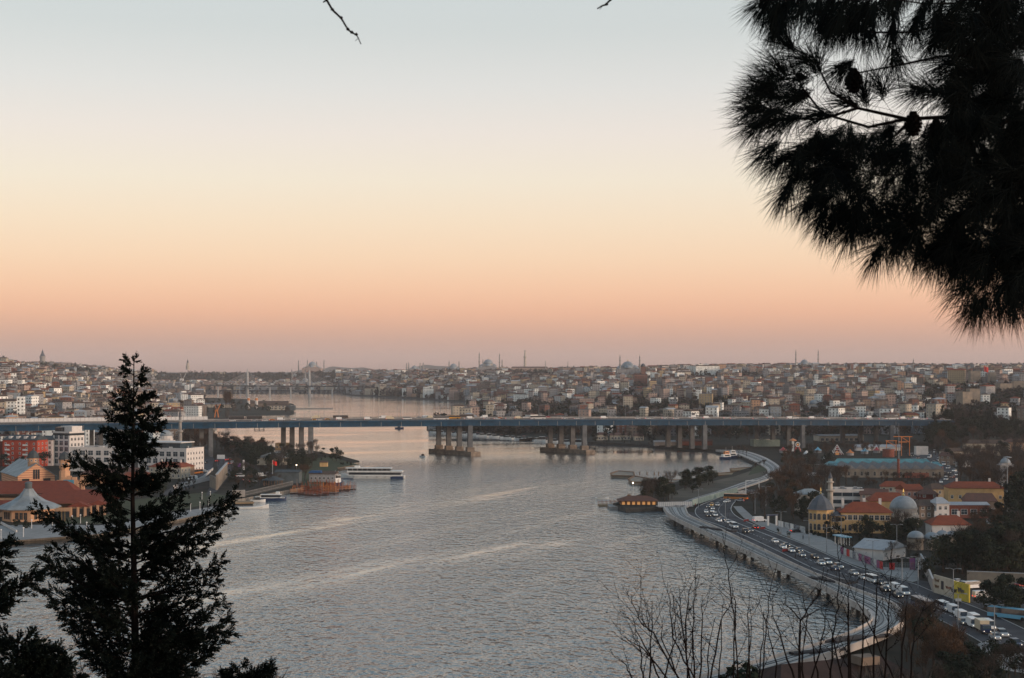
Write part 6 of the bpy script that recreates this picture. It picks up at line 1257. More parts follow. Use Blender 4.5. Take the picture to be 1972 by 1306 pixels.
for i, (px, py, r, h) in enumerate(((1768,1060,3.0,4.2),(1799,1060,2.9,3.8),(1819,1050,2.2,3.4),(1838,1050,2.2,3.2))):
    t = thing('domed_tomb', ['low stone tomb with pale lead dome, closest to the white tent','low stone tomb with pale lead dome, second from the tent','low stone tomb with pale lead dome, third from the tent','low stone tomb with pale lead dome, half sunk behind trees'][i], 'tomb', P(px, py, 2)); MB().lathe((0, 3, -.3), [(r * 1.05, 0), (r * 1.05, h)], 8, 0, PI / 8).build('wall', 'old_stone', t); d = MB().dome((0, 3, h - .05), r, r * .82, 22).build('dome', 'lead', t, True); MB().lathe((0, 3, h + r * .8), [(.15, 0), (.2, .3), (.03, 1)], 6).build('finial', 'lead_dark', d)
WS = lambda r, c, x0=1.6: (W_SM, 0, r, c, 1.2, 3.1, x0)
bldg('villa', 'white house with bright red hipped roof beside the domed tombs', 1832, 1046, 14, 11, 6.6, 'white_wall', 'roof terracotta', 3.0, 4, -.05, 'house', chim=2)
mm = thing('mosque_minaret', 'pale stone minaret with grey cap behind the octagonal tower', 'minaret', P(1599, 990, 2)); w = MB(); minaret(w, 0, 0, 0, 19, 1.25, 14); addin(mm, w, 'shaft', ['stone', 'lead_dark'])
bldg('stone_hall', 'small stone hall with blue grey hipped roof left of the minaret', 1564, 988, 10, 9, 8.2, 'stone', 'zinc', 2.2, 3.6, .15, wins=[(W_AR, 0, 2, 3, 1.2, 3.6, 1.6), (W_AR, 1, 2, 2, 1.2, 3.6, 1.6)])
bldg('office_building', 'grey flat modern block with strip windows behind the minaret', 1632, 976, 15, 14, 7.4, 'white_wall', None, rz=-.15, wins=[(W_STRIP, 0, 2, 3, 1.6, 3.4, 2.6), (W_SM, 1, 2, 4, 1.4, 3.2, 2)])
H4 = [(1682,978,12,10,6.0,'plain pale pink','roof weathered red',-.3,0,'pinkish gabled house between grey block and pale dome'),(1762,972,9,11,6.8,'pink_plaster','roof terracotta',.2,0,'salmon pink gabled house right behind the pale dome'),(1722,962,13,9,6.2,'plain cream','roof terracotta',-.2,3,'cream house with red roof behind the pale dome'),(1795,1000,12,12,5.5,'plain brown','roof brown tiled',.25,4,'dark timber house with wide brown roof'),
 (1816,1001,5.6,8,6.8,'white_wall','roof pale metal',.1,2,'slim white house right of the dark timber house'),(1810,968,9,9,6.4,'plain sandy yellow','roof brown tiled',.3,3,'small yellow house with brown roof up the lane'),(1790,975,8,8,5.5,'red_dark','roof weathered red',0,3,'small dark red house between timber house and pink one'),
 (1842,888,16,10,6.5,'plain cream','roof brown tiled',.2,3,'cream house amid the upper bare grove'),(1826,896,11,9,6,'plain brown','roof weathered red',-.2,2,'brown house amid the upper bare grove'),(1870,900,12,9,6,'plain pale grey','roof weathered red',.3,3,'grey house low in the upper bare grove')]
for px, py, wd, dp, h, m, rf, rz, hp, lab in H4: bldg('townhouse', lab, px, py, wd, dp, h, m, rf, 2.4, hp, rz, 'house', wins=[WS(2, max(2, int(wd / 3))), (W_SM, 1, 2, 2, 1.2, 3.1, 1.8), (W_SM, 3, 2, 2, 1.2, 3.1, 1.8)])
bldg('villa', 'big ochre villa with long red roof and lane beside it', 1880, 978, 25, 12, 9, 'ochre', 'roof terracotta', 2.6, 4, -.1, 'house', wins=[WS(2, 7), (W_SM, 1, 2, 3, 1.2, 3.1, 1.8)], chim=2)
bldg('villa', 'dark red roofed house in front of the big ochre villa', 1888, 990, 14, 10, 5.6, 'plain brown', 'roof weathered red', 3.2, 2, -.2, 'house', wins=[WS(1, 4)])
sh = bldg('workshop', 'brick workshop under a long white metal roof', 1866, 998, 17, 10, 5.6, 'brick_red', 'roof pale metal', .9, 0, -.03, wins=[(W_BIG, 0, 1, 4, 1.6, 3, 2.4)])
bldg('palace_house', 'large cream house with brown roof in the upper right grove', 1902, 878, 32, 14, 9, 'plain cream', 'roof brown tiled', 2.6, 5, -.15, 'house', wins=[WS(2, 8)])
bldg('palace_house', 'pale house cut by the picture edge in the upper grove', 1960, 872, 18, 12, 8, 'plain peach', 'roof weathered red', 2.4, 3, -.2, 'house', wins=[WS(2, 4)])
for k, (px, py, w_) in enumerate(((1840,838,44),(1905,836,50),(1955,838,30))): bldg('long_shed', ['long white roofed shed by the bridge end, one closest to the bridge','long white roofed shed by the bridge end, middle one','long white roofed shed by the bridge end, one at the picture edge'][k], px, py, w_, 9, 3.6, 'plain pale grey', 'roof pale metal', 1.4, 0, .08)
tq = mosque(1936, 830, 'small grey dome half lost in the bare grove by the floodlight mast', 882, 900, 10, [], 26, semi=False)
# factory: row of roof bays behind a brick front, blue-green roof along the back
fc = thing('factory_hall', 'long old brick factory hall with ridged grey roof and teal back roof', 'factory', P(1722, 920, 2), -.06); L_ = 58
MB().box((0, 21, -.3), (L_, 42, 5.4)).build('wall', 'old_stone', fc)
for k in range(9):
    x = -L_ / 2 + L_ / 9 * (k + .5); MB().gable((x, 18, 5.2), (36, L_ / 9 - .7), 2.5, .35, PI / 2, 0, 1).build('roof_bay', 'roof flat grey', fc)
    MB().box((x + 1.25, 19, 6.35), (.14, 26, .5)).build('skylight', 'zinc_dark', fc)
w = MB(); w.gable((0, 39.5, 5.4), (L_ + 1, 9), 3.6, .8, 0, 0, 3); w.build('back_roof', 'teal_roof', fc)
for x in (-L_ / 2 - 2.6, L_ / 2 + 2.6): MB().gable((x, 36, 5.2), (5.8, 15), 2.3, .5, 0, 0, 2).build('side_roof', 'teal_roof', fc)
facade(fc, W_AR, 'window', L_, 1.2, 3, 1, 15, 2.4); MB().box((13, -.9, 0), (14, 1.6, 3)).build('porch', 'brick_red', fc)
tower('chimney_stack', 'free standing red brick chimney before the factory hall', 'chimney', 1730, 895, [('shaft', 'brick_red', [(3.0, 920), (2.4, 888), (2.9, 887), (2.9, 884)], 14), ('rim', 'sign_dark', [(2.2, 884), (2.0, 883.4)], 14)])
tower('round_tank', 'squat round red brick tank behind the factory hall', 'tank', 1711, 985, [('shell', 'brick_red', [(11.3, 880), (11.3, 866), (11.8, 865.8), (11.8, 864.5)], 22), ('lid', 'zinc_dark', [(11.2, 864.5), (.5, 863)], 22)])
og = thing('gantry_frame', 'orange steel gantry frame towering behind the red tank', 'gantry', P(1723, 878, 2))
for x, h in ((-6, 11), (1, 11), (5, 14), (11, 14)): MB().box((x, 0, 0), (.4, .4, h)).build('post', 'paint orange', og)
w = MB(); w.box((-2.5, 0, 11), (8.4, .4, .45)); w.box((6, 0, 14), (14, .4, .55)); w.box((6, 0, 10), (6.5, .6, .6)); w.tube([(-6, 0, 11), (1, 0, 7)], .25, 4); w.tube([(5, 0, 14), (11, 0, 10)], .25, 4); w.build('beam', 'paint orange', og)
mt = thing('lattice_mast', 'thin grey lattice mast beside the orange gantry', 'mast', P(1731, 890, 2)); w = MB(); w.cyl((0, 0, 0), .35, .12, 27, 6); w.build('pole', 'steel_grey', mt)
# fairground
rd = thing('drop_tower', 'white fairground drop tower with round cap', 'ride', P(1527, 869, 2)); MB().box((0, 0, 0), (1.7, 1.7, 8)).build('tower', 'white_paint', rd); MB().lathe((0, 0, 7.8), [(.6, 0), (3, .5), (2.8, .9), (.3, 2.2)], 14).build('cap', 'paint orange', rd)
rd = thing('swing_ride', 'red legged fairground swing ride with pale hub', 'ride', P(1536, 871, 2)); w = MB(); w.tube([(-2.6, 0, 0), (0, 0, 6)], .6, 6); w.tube([(2.6, 0, 0), (0, 0, 6)], .6, 6); w.build('legs', 'paint red', rd)
w = MB(); n = 20; w.add([(r * math.cos(2 * PI * i / n), y, 6 + r * math.sin(2 * PI * i / n)) for r, y in ((1.3, -.9), (1.9, -.9), (1.9, -.6), (1.3, -.6)) for i in range(n)], [(a * n + i, a * n + (i + 1) % n, ((a + 1) % 4) * n + (i + 1) % n, ((a + 1) % 4) * n + i) for a in range(4) for i in range(n)]); w.build('wheel', 'white_paint', rd); MB().box((0, -.7, 5.4), (1.2, .5, 1.2)).build('hub', 'window_glow', rd)
rd = thing('pyramid_ride', 'white and red pyramid shaped fairground frame with lights', 'ride', P(1612, 876, 2)); w = MB()
for i in range(4): a = i * PI / 2 + PI / 4; w.tube([(6 * math.cos(a), 6 * math.sin(a), 0), (0, 0, 7.5)], .3, 5)
for z in (2, 4, 5.6): k = 6 * (1 - z / 7.5); [w.tube([(k * math.cos(i * PI / 2 + PI / 4), k * math.sin(i * PI / 2 + PI / 4), z), (k * math.cos(i * PI / 2 + 3 * PI / 4), k * math.sin(i * PI / 2 + 3 * PI / 4), z)], .2, 4) for i in range(4)]
w.build('frame', 'white_paint', rd); w = MB(); [w.tube([(k * 2 - 4, -4.3, 0), (k * .3 - .6, -.3, 6.8)], .22, 4) for k in range(5)]; w.build('ribs', 'paint red', rd); MB().lathe((0, 0, 0), [(1.6, 0), (1.6, 2), (.2, 3)], 12).build('booth', 'window_glow', rd)
for i, (px, py, m, lab) in enumerate([(1553,879,'white_paint','small white fairground tent left of the pyramid frame'),(1590,888,'white_paint','white carousel tent beside the factory corner'),(1637,877,'paint orange','orange fairground booth between pyramid frame and tank'),(1665,874,'paint light blue','light blue fairground booth behind the factory hall'),(1688,872,'paint red','small red fairground balloon booth left of the tank'),(1575,872,'paint light blue','light blue fairground booth left of the pyramid frame'),(1508,872,'paint red','red awning booth at the fairground entry')]):
    t = thing('fair_tent', lab, 'tent', P(px, py, 2)); MB().lathe((0, 0, 0), [(2.8, 0), (2.8, 2)], 10).build('wall', 'plain pale grey', t); MB().lathe((0, 0, 1.95), [(3.3, 0), (1.4, 1.1), (.1, 2.6)], 10).build('canopy', m, t)
bldg('marquee', 'long white marquee behind the orange gantry', 1693, 868, 36, 8, 2.6, 'white_wall', 'roof pale metal', 2.0, 0, .05); bldg('office_cabin', 'white cabin with red trim in the jammed car park', 1776, 876, 9, 6, 5.5, 'white_wall', None)
# old wall remains beside the tram curve
lowwall('ruin_wall', 'long low pale ruined wall left of the factory', [(1520,905),(1560,903),(1600,906)], 3.0, 'old_stone'); lowwall('ruin_wall', 'short white yard wall left of the factory below the ruin', [(1540,918),(1598,916)], 2.2, 'white_wall')
# promenade furniture
mat('poster_light', (.5,.5,.48), .6, .5, .9, detail=6, col2=(.2,.22,.25)); mat('poster_dark', (.25,.27,.3), .6, .6, 1.2, detail=6, col2=(.03,.03,.04)); mat('poster_pink', (.34,.05,.12), .6, .5, .7, col2=(.05,.07,.15)); mat('poster_violet', (.13,.05,.2), .6, .5, .7, col2=(.3,.1,.12)); mat('poster_red', (.4,.03,.03), .6, .2)
gt = thing('gateway', 'white gate frame with blue lintel at the promenade', 'gate', P(1487, 1012, 2), .3)
for x in (-1.9, 1.9): MB().box((x, 0, 0), (.7, .7, 4.0)).build('post', 'white_paint', gt)
MB().box((0, 0, 4.0), (5.2, .8, .5)).build('lintel', 'paint dark blue', gt)
def panel(name, label, p0, p1, h, m, cat, z0=.25, group=None):
    a, b = P(*p0, 2), P(*p1, 2); d = b - a; t = thing(name, label, cat, (a + b) / 2, math.atan2(d.y, d.x), group); L_ = d.length
    MB().box((0, 0, z0), (L_, .12, h)).build('sheet', m, t)
    for x in (-L_ / 2 + .1, L_ / 2 - .1): MB().box((x, .13, -.2), (.12, .12, h + z0 + .1)).build('post', 'steel_grey', t)
    return t
bs = [(1499,1508.5,'white_paint','plain white banner panel next to the gate frame'),(1511,1520,'poster_light','grey printed banner panel, second from the gate frame'),(1522,1528,'white_paint','narrow white banner panel, third from the gate frame'),(1530,1538,'poster_dark','dark printed banner panel, fourth from the gate frame'),(1540,1550,'poster_light','grey printed banner panel by the octagonal tower')]
for x0, x1, m, lab in bs: f = lambda x: 1014.5 + (x - 1499) * .255; panel('banner', lab, (x0, f(x0)), (x1, f(x1)), 2.3, m, 'banner')
st_ = thing('bus_shelter', 'blue roofed promenade shelter on white posts', 'shelter', P(1622, 1049, 2), -1.3)
for x in (-3.6, -1.2, 1.2, 3.6):
    for y in (-1, 1): MB().cyl((x, y, 0), .12, .12, 3, 8).build('post', 'white_paint', st_)
MB().box((0, 0, 3), (8.6, 3.4, .3)).build('roof', 'paint light blue', st_)
tn = bldg('marquee', 'white gabled event tent behind the poster fence', 1673, 1077, 11, 15, 3.4, 'white_wall', 'roof pale metal', 2.6, 0, -.75, 'tent', axis=0)
for i in range(14):
    f0, f1 = i / 14, (i + .95) / 14; m = ['poster_pink', 'poster_light', 'poster_red', 'poster_light', 'poster_dark', 'poster_light', 'poster_violet', 'poster_dark', 'poster_pink', 'poster_violet', 'poster_dark', 'poster_light', 'poster_violet', 'poster_red'][i]
    c = {'poster_pink': 'magenta', 'poster_light': 'pale grey', 'poster_dark': 'dark blue', 'poster_violet': 'violet', 'poster_red': 'plain red'}[m]
    panel('poster', f'{c} printed poster panel in the promenade fence, {["first","second","third","fourth","fifth","sixth","seventh","eighth","ninth","tenth","eleventh","twelfth","thirteenth","last"][i]} from the shelter', (1619 + 81 * f0, 1067 + 31 * f0), (1619 + 81 * f1, 1067 + 31 * f1), 2.4, m, 'poster', .2, 'poster panels of the promenade fence')
for px, m, lab in ((1718,'poster_red','red poster gate standing alone in the mesh fence'),(1757,'poster_violet','violet and red poster tower at the end of the mesh fence'),(1768,'poster_light','pale poster tower at the end of the mesh fence')): board('poster', lab, px - 5, px + 5, 1084 if px == 1718 else 1075, 1097, 1098, m, 'poster', 2)
mf = thing('mesh_fence', 'grey mesh fence panels between the red poster gates', 'fence', P(1735, 1098, 2), -.05); w = MB(); [w.box((x * .5 - 5, 0, 0), (.06, .06, 2.4)) for x in range(21)]; [w.box((0, 0, z), (10.2, .05, .05)) for z in (.3, .8, 1.3, 1.8, 2.3)]; w.build('panel', 'steel_grey', mf)
for px, py in ((1500,1028),(1519,1035)):
    t = thing('flower_tub', 'round planter with a small clipped tree on the promenade, ' + ('nearer the bend' if px < 1510 else 'nearer the shelter'), 'planter', P(px, py, 2)); MB().lathe((0, 0, 0), [(.6, 0), (.8, .8)], 10).build('tub', 'stone_grey', t); w = MB(); leaf_crown(w, 3, 1.8, 160, .9, ell, .2, lumps=5); w.build('foliage', 'leaf_dark', t)
for i, (px, py) in enumerate(((1437,1004),(1469,1019),(1512,1062))):
    t = thing('road_barrier', ['red plastic road barrier on the road below the bend','red plastic road barrier by the departing red car','red plastic road barrier beside the viaduct'][i], 'barrier', P(px, py, 2.04), .6); MB().box((0, 0, 0), (2.6, .5, .9), 0, 0, (.95, .5)).build('block', 'paint red', t); MB().box((0, 0, .9), (2.2, .12, .12)).build('rail', 'white_paint', t)
# painted wall of the car park: lettering is a loose scrawl in the photograph
gw = thing('graffiti_wall', 'long painted car park wall, cream half then yellow half', 'wall', P(1799, 1141, 2)); a, b, c = P(1799, 1141, 2), P(1838, 1153, 2), P(1867, 1161, 2)
w = MB(); wallseg(w, a - a, b - a, 5.4, .4, -.2); w.build('cream_panel', 'plain cream', gw); w = MB(); wallseg(w, b - a, c - a, 5.2, .4, -.2); w.build('yellow_panel', 'wall_yellow' if mat('wall_yellow', (.5,.38,.06), .8, .15) else '', gw)
dv = (b - a).normalized(); nv = Vector((dv.y, -dv.x, 0)); gr = random.Random(3)
def scrawl(x0, ln, z0, h, m):
    w = MB(); pts = []
    for i in range(14): pts.append(dv * (x0 + ln * i / 13) + nv * .24 + Vector((0, 0, z0 + h * (.5 + .5 * math.sin(i * 2.1 + gr.random())))))
    w.tube(pts, .1, 4); w.build('graffiti', m, gw)
scrawl(.6, 3.0, 3.4, 1.0, 'timber'); scrawl(.8, 2.6, 1.6, .9, 'timber'); scrawl(7.4, 3.2, 2.2, .9, 'rust_steel'); scrawl(10.5, 3.5, 1.8, 1.2, 'sign_dark'); scrawl(14.5, 3.6, 2.2, 1.6, 'paint dark blue')
MB().box(tuple(dv * 5.4 + nv * .22 + Vector((0, 0, 1.6))), (1.5, .06, 2.4), math.atan2(dv.y, dv.x)).build('portrait', 'sign_dark', gw)
lowwall('yard_wall', 'old stone yard wall behind the car park', [(1862,1122),(1910,1124),(2000,1128)], 3.4, 'old_stone', .7); lowwall('yard_wall', 'grey plank yard wall running back from the painted wall', [(1797,1140),(1786,1112),(1773,1088)], 3.6, 'stone_grey')
board('road_sign', 'white direction sign on the median by the side road', 1840, 1851, 1153, 1158, 1166, 'white_paint', 'sign', 2)
board('bus_stop', 'dark bus stop panel beneath the evergreen by the lower road', 1914, 1938, 1240, 1260, 1265, 'sign_dark', 'bus stop', 2)
board('billboard', 'white billboard by the far road bend', 1422, 1435, 945, 955, 962, 'poster_light')
sg = thing('sign_gantry', 'white square sign frame over the far road bend', 'sign', P(1449, 951, 2)); w = MB(); [w.box((x, 0, 0), (.4, .4, 7)) for x in (-3.4, 3.4)]; w.box((0, 0, 6.6), (7.2, .4, .4)); w.build('frame', 'white_paint', sg); 
lowwall('hoarding', 'dark green site hoarding between tram bed and road bend', [(1332,974),(1372,962),(1420,948)], 2.6, 'paint_green')
# the lane of jammed cars at the back
jr = random.Random(12); JL = {}
for i, (px, py) in enumerate([(1756,879),(1768,884),(1781,888),(1790,882),(1797,892),(1803,899),(1812,905),(1808,888),(1818,896),(1826,903),(1817,915),(1829,912),(1838,908),(1822,925),(1812,930),(1834,921),(1842,916),(1820,880),(1800,872),(1785,873)]):
    k, c = jr.choice(['car', 'car', 'suv', 'van', 'minibus']), jr.choice(['white', 'silver', 'black', 'grey', 'white', 'dark red']); JL.setdefault((k, c), []).append((px, py))
for (k, c), l in JL.items():
    for i, (px, py) in enumerate(l): vehicle(k, c, P(px, py, 2.04), -1.9 + jr.uniform(-.3, .3), f"{c} {'off-road car' if k == 'suv' else k} in the jammed street behind the factory" + (f', {ORDW[i]} from the left' if len(l) > 1 else ''), 'cars jammed behind the factory')
sheet('street', [(1745,872),(1800,868),(1850,912),(1830,935),(1806,932)], 2.02, 'asphalt'); sheet('lane', [(1905,985),(1925,975),(1915,1010),(1895,1045),(1885,1045)], 2.02, 'paving')
for i, (px, py) in enumerate(((1912,983),(1908,1003))): vehicle('car', 'white' if i else 'silver', P(px, py, 2.04), -1.7, ['silver car with lights coming down the lane by the ochre villa', 'white car lower down the lane by the ochre villa'][i])
# groves
grove([(1440,990),(1475,962),(1560,955),(1600,975),(1556,1008),(1480,1000)], 34, ['rust', 'bare', 'rust', 'round'], 'in the park beside the road bend', .75, 1.1, sp=4.5)
grove([(1470,938),(1640,930),(1600,955),(1490,960)], 36, ['rust', 'bare', 'grey'], 'between factory and stone hall', .9, 1.25, sp=5)
grove([(1640,926),(1830,928),(1830,946),(1640,950)], 40, ['rust', 'bare', 'bare'], 'in front of the factory', .45, .68, sp=4)
grove([(1835,905),(1990,900),(1990,985),(1940,980),(1835,935)], 80, ['bare', 'bare', 'rust', 'grey'], 'in the grove around the floodlight mast', 1.0, 1.5, sp=5.5)
grove([(1770,870),(1990,858),(1990,902),(1835,900)], 60, ['bare', 'rust', 'round', 'grey'], 'in the upper grove beyond the villas', .9, 1.35, sp=8)
grove([(1785,846),(1990,838),(1990,858),(1780,864)], 48, ['round', 'round', 'bare'], 'around the long white sheds', 1.0, 1.5, sp=9)
grove([(1790,852),(1990,845),(1990,866),(1798,868)], 60, ['round', 'round', 'round', 'bare', 'cypress'], 'on the embankment at the south end of the bridge', 1.2, 1.8, sp=8)
for px, py, s_ in ((1800,864,1.9),(1812,866,2.0),(1822,862,1.9),(1836,864,1.8),(1790,868,1.7),(1850,862,1.8)): tree('round', P(px, py, 2) + Vector((0, 0, 3)), s_, 'large dark evergreen hiding the south end of the bridge', 'dark evergreens at the bridge end')
tree('poplar', P(1816, 868, 2), (1.6, 1.6, 1.0), 'broad pale russet poplar beyond the car park')
grove([(1505,885),(1600,884),(1596,925),(1515,932)], 34, ['rust', 'bare', 'grey', 'round'], 'between fairground and tram curve', .7, 1.1, sp=6)
grove([(1540,868),(1780,866),(1780,878),(1540,880)], 34, ['bare', 'rust', 'grey'], 'in the fairground', .6, 1.0, sp=8)
grove([(1822,1090),(1880,1082),(1990,1066),(1990,1108),(1880,1112),(1812,1102)], 62, ['round', 'round', 'olive', 'bare'], 'in the dark cemetery wood', .9, 1.5, sp=4.2)
grove([(1955,960),(1990,960),(1990,1040),(1930,1040)], 22, ['round', 'round', 'cypress'], 'at the picture edge above the cemetery', 1.1, 1.6, sp=4.5)
grove([(1880,1025),(1930,1015),(1950,1060),(1880,1066)], 18, ['bare', 'rust', 'round'], 'right of the white red roofed house', .7, 1.1, sp=4.5)
grove([(1552,1030),(1620,1038),(1730,1050),(1730,1040),(1620,1028),(1552,1024)], 26, ['bush', 'bush', 'round'], 'in the hedge before the ochre mansion', .5, .8, sp=2.6)
tree('olive', P(1668, 1034, 2), 1.05, 'rounded dark evergreen right before the ochre mansion'); tree('olive', P(1680, 1036, 2), .85, 'smaller rounded evergreen before the ochre mansion'); tree('grey', P(1606, 1030, 2), .75, 'bare grey tree before the octagonal tower annex')
grove([(1705,1050),(1750,1044),(1765,1030),(1730,1026)], 20, ['round', 'round', 'olive', 'bare'], 'between pale dome and domed tombs', .6, .95, sp=3.6)
grove([(1710,1088),(1775,1080),(1775,1072),(1712,1078)], 12, ['bare', 'bush', 'bush'], 'behind the poster fence', .5, .8, sp=4)
grove([(1775,1118),(1800,1126),(1796,1105),(1780,1100)], 6, ['bush', 'round'], 'inside the plank wall', .4, .6, sp=2.5)
grove([(1885,1178),(1925,1190),(1975,1182),(1945,1165),(1900,1170)], 9, ['round'], 'over the coach stop', .7, 1.0, sp=3.2)
# low bank under the viewpoint
rb = bldg('warehouse', 'dark brown roofed warehouse below the viaduct end', 1640, 1350, 32, 14, 3.4, 'sign_dark', 'roof brown_dark' if tilemat('roof brown_dark', (.055,.035,.03), (.03,.022,.02)) is None else 'roof brown tiled', 3.2, 5, .42)
MB().box((6, -3.4, 6.1), (4.2, 3.6, 1.6)).build('skylight', 'plain brown', rb)
grove([(1735,1232),(1790,1246),(1850,1290),(1870,1320),(1780,1325),(1735,1270)], 20, ['rust', 'bare', 'rust', 'round'], 'on the bank below the viaduct bend', .7, 1.05, sp=3.2)
grove([(1820,1290),(1990,1300),(2000,1340),(1800,1360)], 22, ['round', 'bare', 'round'], 'at the foot of the viewpoint hill', .6, .85, sp=3.5)
# ------------------------------------------------------------------ the hill of the viewpoint and what grows at its edge
w = MB(); gx = [-160 + 8 * i for i in range(41)]; gy = [-30 + 7 * i for i in range(44)]
hz = lambda x, y: max(-3.5, 62.4 - .247 * max(0, y) + .5 * math.sin(x * .3) + .4 * math.sin(y * .5 + x * .13)) - (0 if y > 0 else -.0)
w.v = [(x, y, hz(x, y)) for y in gy for x in gx]; w.f = [(j * 41 + i, j * 41 + i + 1, (j + 1) * 41 + i + 1, (j + 1) * 41 + i) for j in range(43) for i in range(40)]; w.m = [0] * len(w.f); structure(w.build('viewpoint_hill', 'ground_earth', smooth=True))
mat('needle', (.003,.0045,.0045), .8, .3, 2, spec=.03); mat('conifer_leaf', (.003,.0055,.005), .85, .4, 3, col2=(.007,.010,.008), spec=.03); mat('bark_dark', (.010,.0075,.007), .95, .3, 8, spec=.03); mat('conifer_tip', (.016,.022,.013), .8, .3, 3)
fr = random.Random(21)
def frv():
    while True:
        v = Vector((fr.uniform(-1, 1), fr.uniform(-1, 1), fr.uniform(-1, 1)))
        if .05 < v.length < 1: return v
def spray(w, p, d, ln, n, wd):
    """a flat fan of scale leaves on one shoot"""
    sd = d.cross(frv()).normalized()
    for i in range(n):
        t = i / n; s = 1 if i % 2 else -1; e = (d * fr.uniform(.6, 1.1) + sd * s * fr.uniform(.3, .9) + frv() * .25).normalized(); q = p + d * ln * t * .8; l = ln * (1 - t * .6) * fr.uniform(.35, .6); u = e.cross(frv()).normalized() * wd
        w.face([q - u * .5, q + u * .5, q + e * l * .6 + u, q + e * l, q + e * l * .6 - u])
def branch(wb, wl, a, b, sag, r, dens, ln=.13):
    L0 = (b - a).length; pts = []
    for i in range(9): t = i / 8; p = a.lerp(b, t); p.z += sag * L0 * (t * t - t) + .02 * L0 * math.sin(t * 9 + a.x * 7); pts.append(p)
    wb.tube(pts, [r * (1 - .85 * i / 8) for i in range(9)], 4)
    n = int(L0 * dens)
    for k in range(n):
        t = .12 + .88 * (k + fr.random()) / n; i = min(7, int(t * 8)); p = pts[i].lerp(pts[i + 1], t * 8 - i); ax = (pts[i + 1] - pts[i]).normalized()
        side = frv(); side = (side - ax * side.dot(ax)).normalized(); reach = fr.uniform(.02, .20) * min(1, L0) * (1.15 - t * .75)
        q = p + side * reach + ax * reach * .8 + Vector((0, 0, fr.uniform(-.04, .03))); d = (ax * .9 + side * .7 + Vector((0, 0, fr.uniform(-.35, .25)))).normalized()
        if reach > .09: wb.tube([p, q], .0035, 3)
        for m in range(3): spray(wl, p.lerp(q, .35 + .32 * m), (d + frv() * .4).normalized(), ln * fr.uniform(.7, 1.25), 8, .009)
def conifer(label, Y, tx_, ytop, ybase, tips, fill, env, cat='tree'):
    k = Y / F; X = (tx_ - CX) * k; z = lambda y: H - (y - HY) * k
    gz = hz(X, Y); th = thing('conifer', label, cat, (X, Y, gz)); o = Vector((X, Y, gz)); wb, wl = MB(), MB()
    top = z(ytop); w = MB(); w.tube([(0, 0, -.5), (.03, .02, (top - gz) * .5), (-.02, 0, (top - gz) * .8), (0, 0, top - gz)], [.11, .07, .03, .006], 8); w.build('trunk', 'bark_dark', th)
    for px, py in tips:
        dx = abs(px - tx_); at = Vector((0, 0, z(py + (.42 * dx if py > 860 else .15 * dx) + 8) - gz)); tp = Vector(((px - tx_) * k, fr.uniform(-.35, .35) * dx * k, z(py) - gz))
        branch(wb, wl, at, tp, .22 if py > 860 else -.15, .006 + .012 * min(1, dx / 150), 46)
    for i in range(fill):
        y = ytop + 20 + (ybase - ytop - 20) * fr.random() ** .72; e = interp(env, y); a = fr.uniform(0, 2 * PI); rr = fr.uniform(.45, .92) * e; py = y - rr * .3 * fr.random()
        if 722 < y < 748 and ytop < 700 and rr > 8: continue
        tp = Vector((math.cos(a) * rr * k, math.sin(a) * rr * k, z(py) - gz)); at = Vector((0, 0, z(y + .35 * rr) - gz)); branch(wb, wl, at, tp, .2, .008, 40)
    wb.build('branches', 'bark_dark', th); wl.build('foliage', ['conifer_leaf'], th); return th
T1 = [(242,694),(261,690),(279,716),(236,712),(280,735),(240,745),(225,762),(295,757),(222,785),(302,788),(212,803),(300,806),(201,829),(307,820),(215,850),(300,852),(160,882),(149,890),(201,891),(336,894),(322,918),(176,925),(345,948),(300,930),(355,972),(446,958),(440,985),(86,977),(95,1000),(182,992),(388,1006),(422,1025),(158,1035),(79,1097),(105,1054),(92,1075),(431,1078),(395,1055),
      (93,1126),(417,1140),(434,1164),(425,1110),(103,1164),(129,1188),(431,1198),(443,1226),(420,1215),(144,1212),(182,1236),(407,1255),(374,1294),(160,1262),(390,1235),(135,1150),(400,1180),(200,960),(320,1000),(120,1100),(370,1100),(350,1040),(160,1090),(330,1290),(220,1290),(270,1300)]
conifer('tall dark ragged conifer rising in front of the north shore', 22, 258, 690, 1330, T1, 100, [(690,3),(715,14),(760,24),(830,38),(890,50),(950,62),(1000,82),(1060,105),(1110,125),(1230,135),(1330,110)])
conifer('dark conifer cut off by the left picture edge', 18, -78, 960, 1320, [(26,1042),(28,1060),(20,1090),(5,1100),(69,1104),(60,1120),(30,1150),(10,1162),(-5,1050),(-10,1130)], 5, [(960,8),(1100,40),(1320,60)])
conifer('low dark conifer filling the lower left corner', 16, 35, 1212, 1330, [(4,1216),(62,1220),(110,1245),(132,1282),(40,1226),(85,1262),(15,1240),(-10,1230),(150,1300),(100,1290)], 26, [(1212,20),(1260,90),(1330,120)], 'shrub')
conifer('small dark conifer spray at the lower picture edge right of the tall conifer', 20, 462, 1280, 1330, [(528,1279),(512,1290),(470,1276),(452,1288),(440,1296),(495,1296),(520,1300),(424,1300)], 14, [(1280,20),(1330,60)], 'shrub')
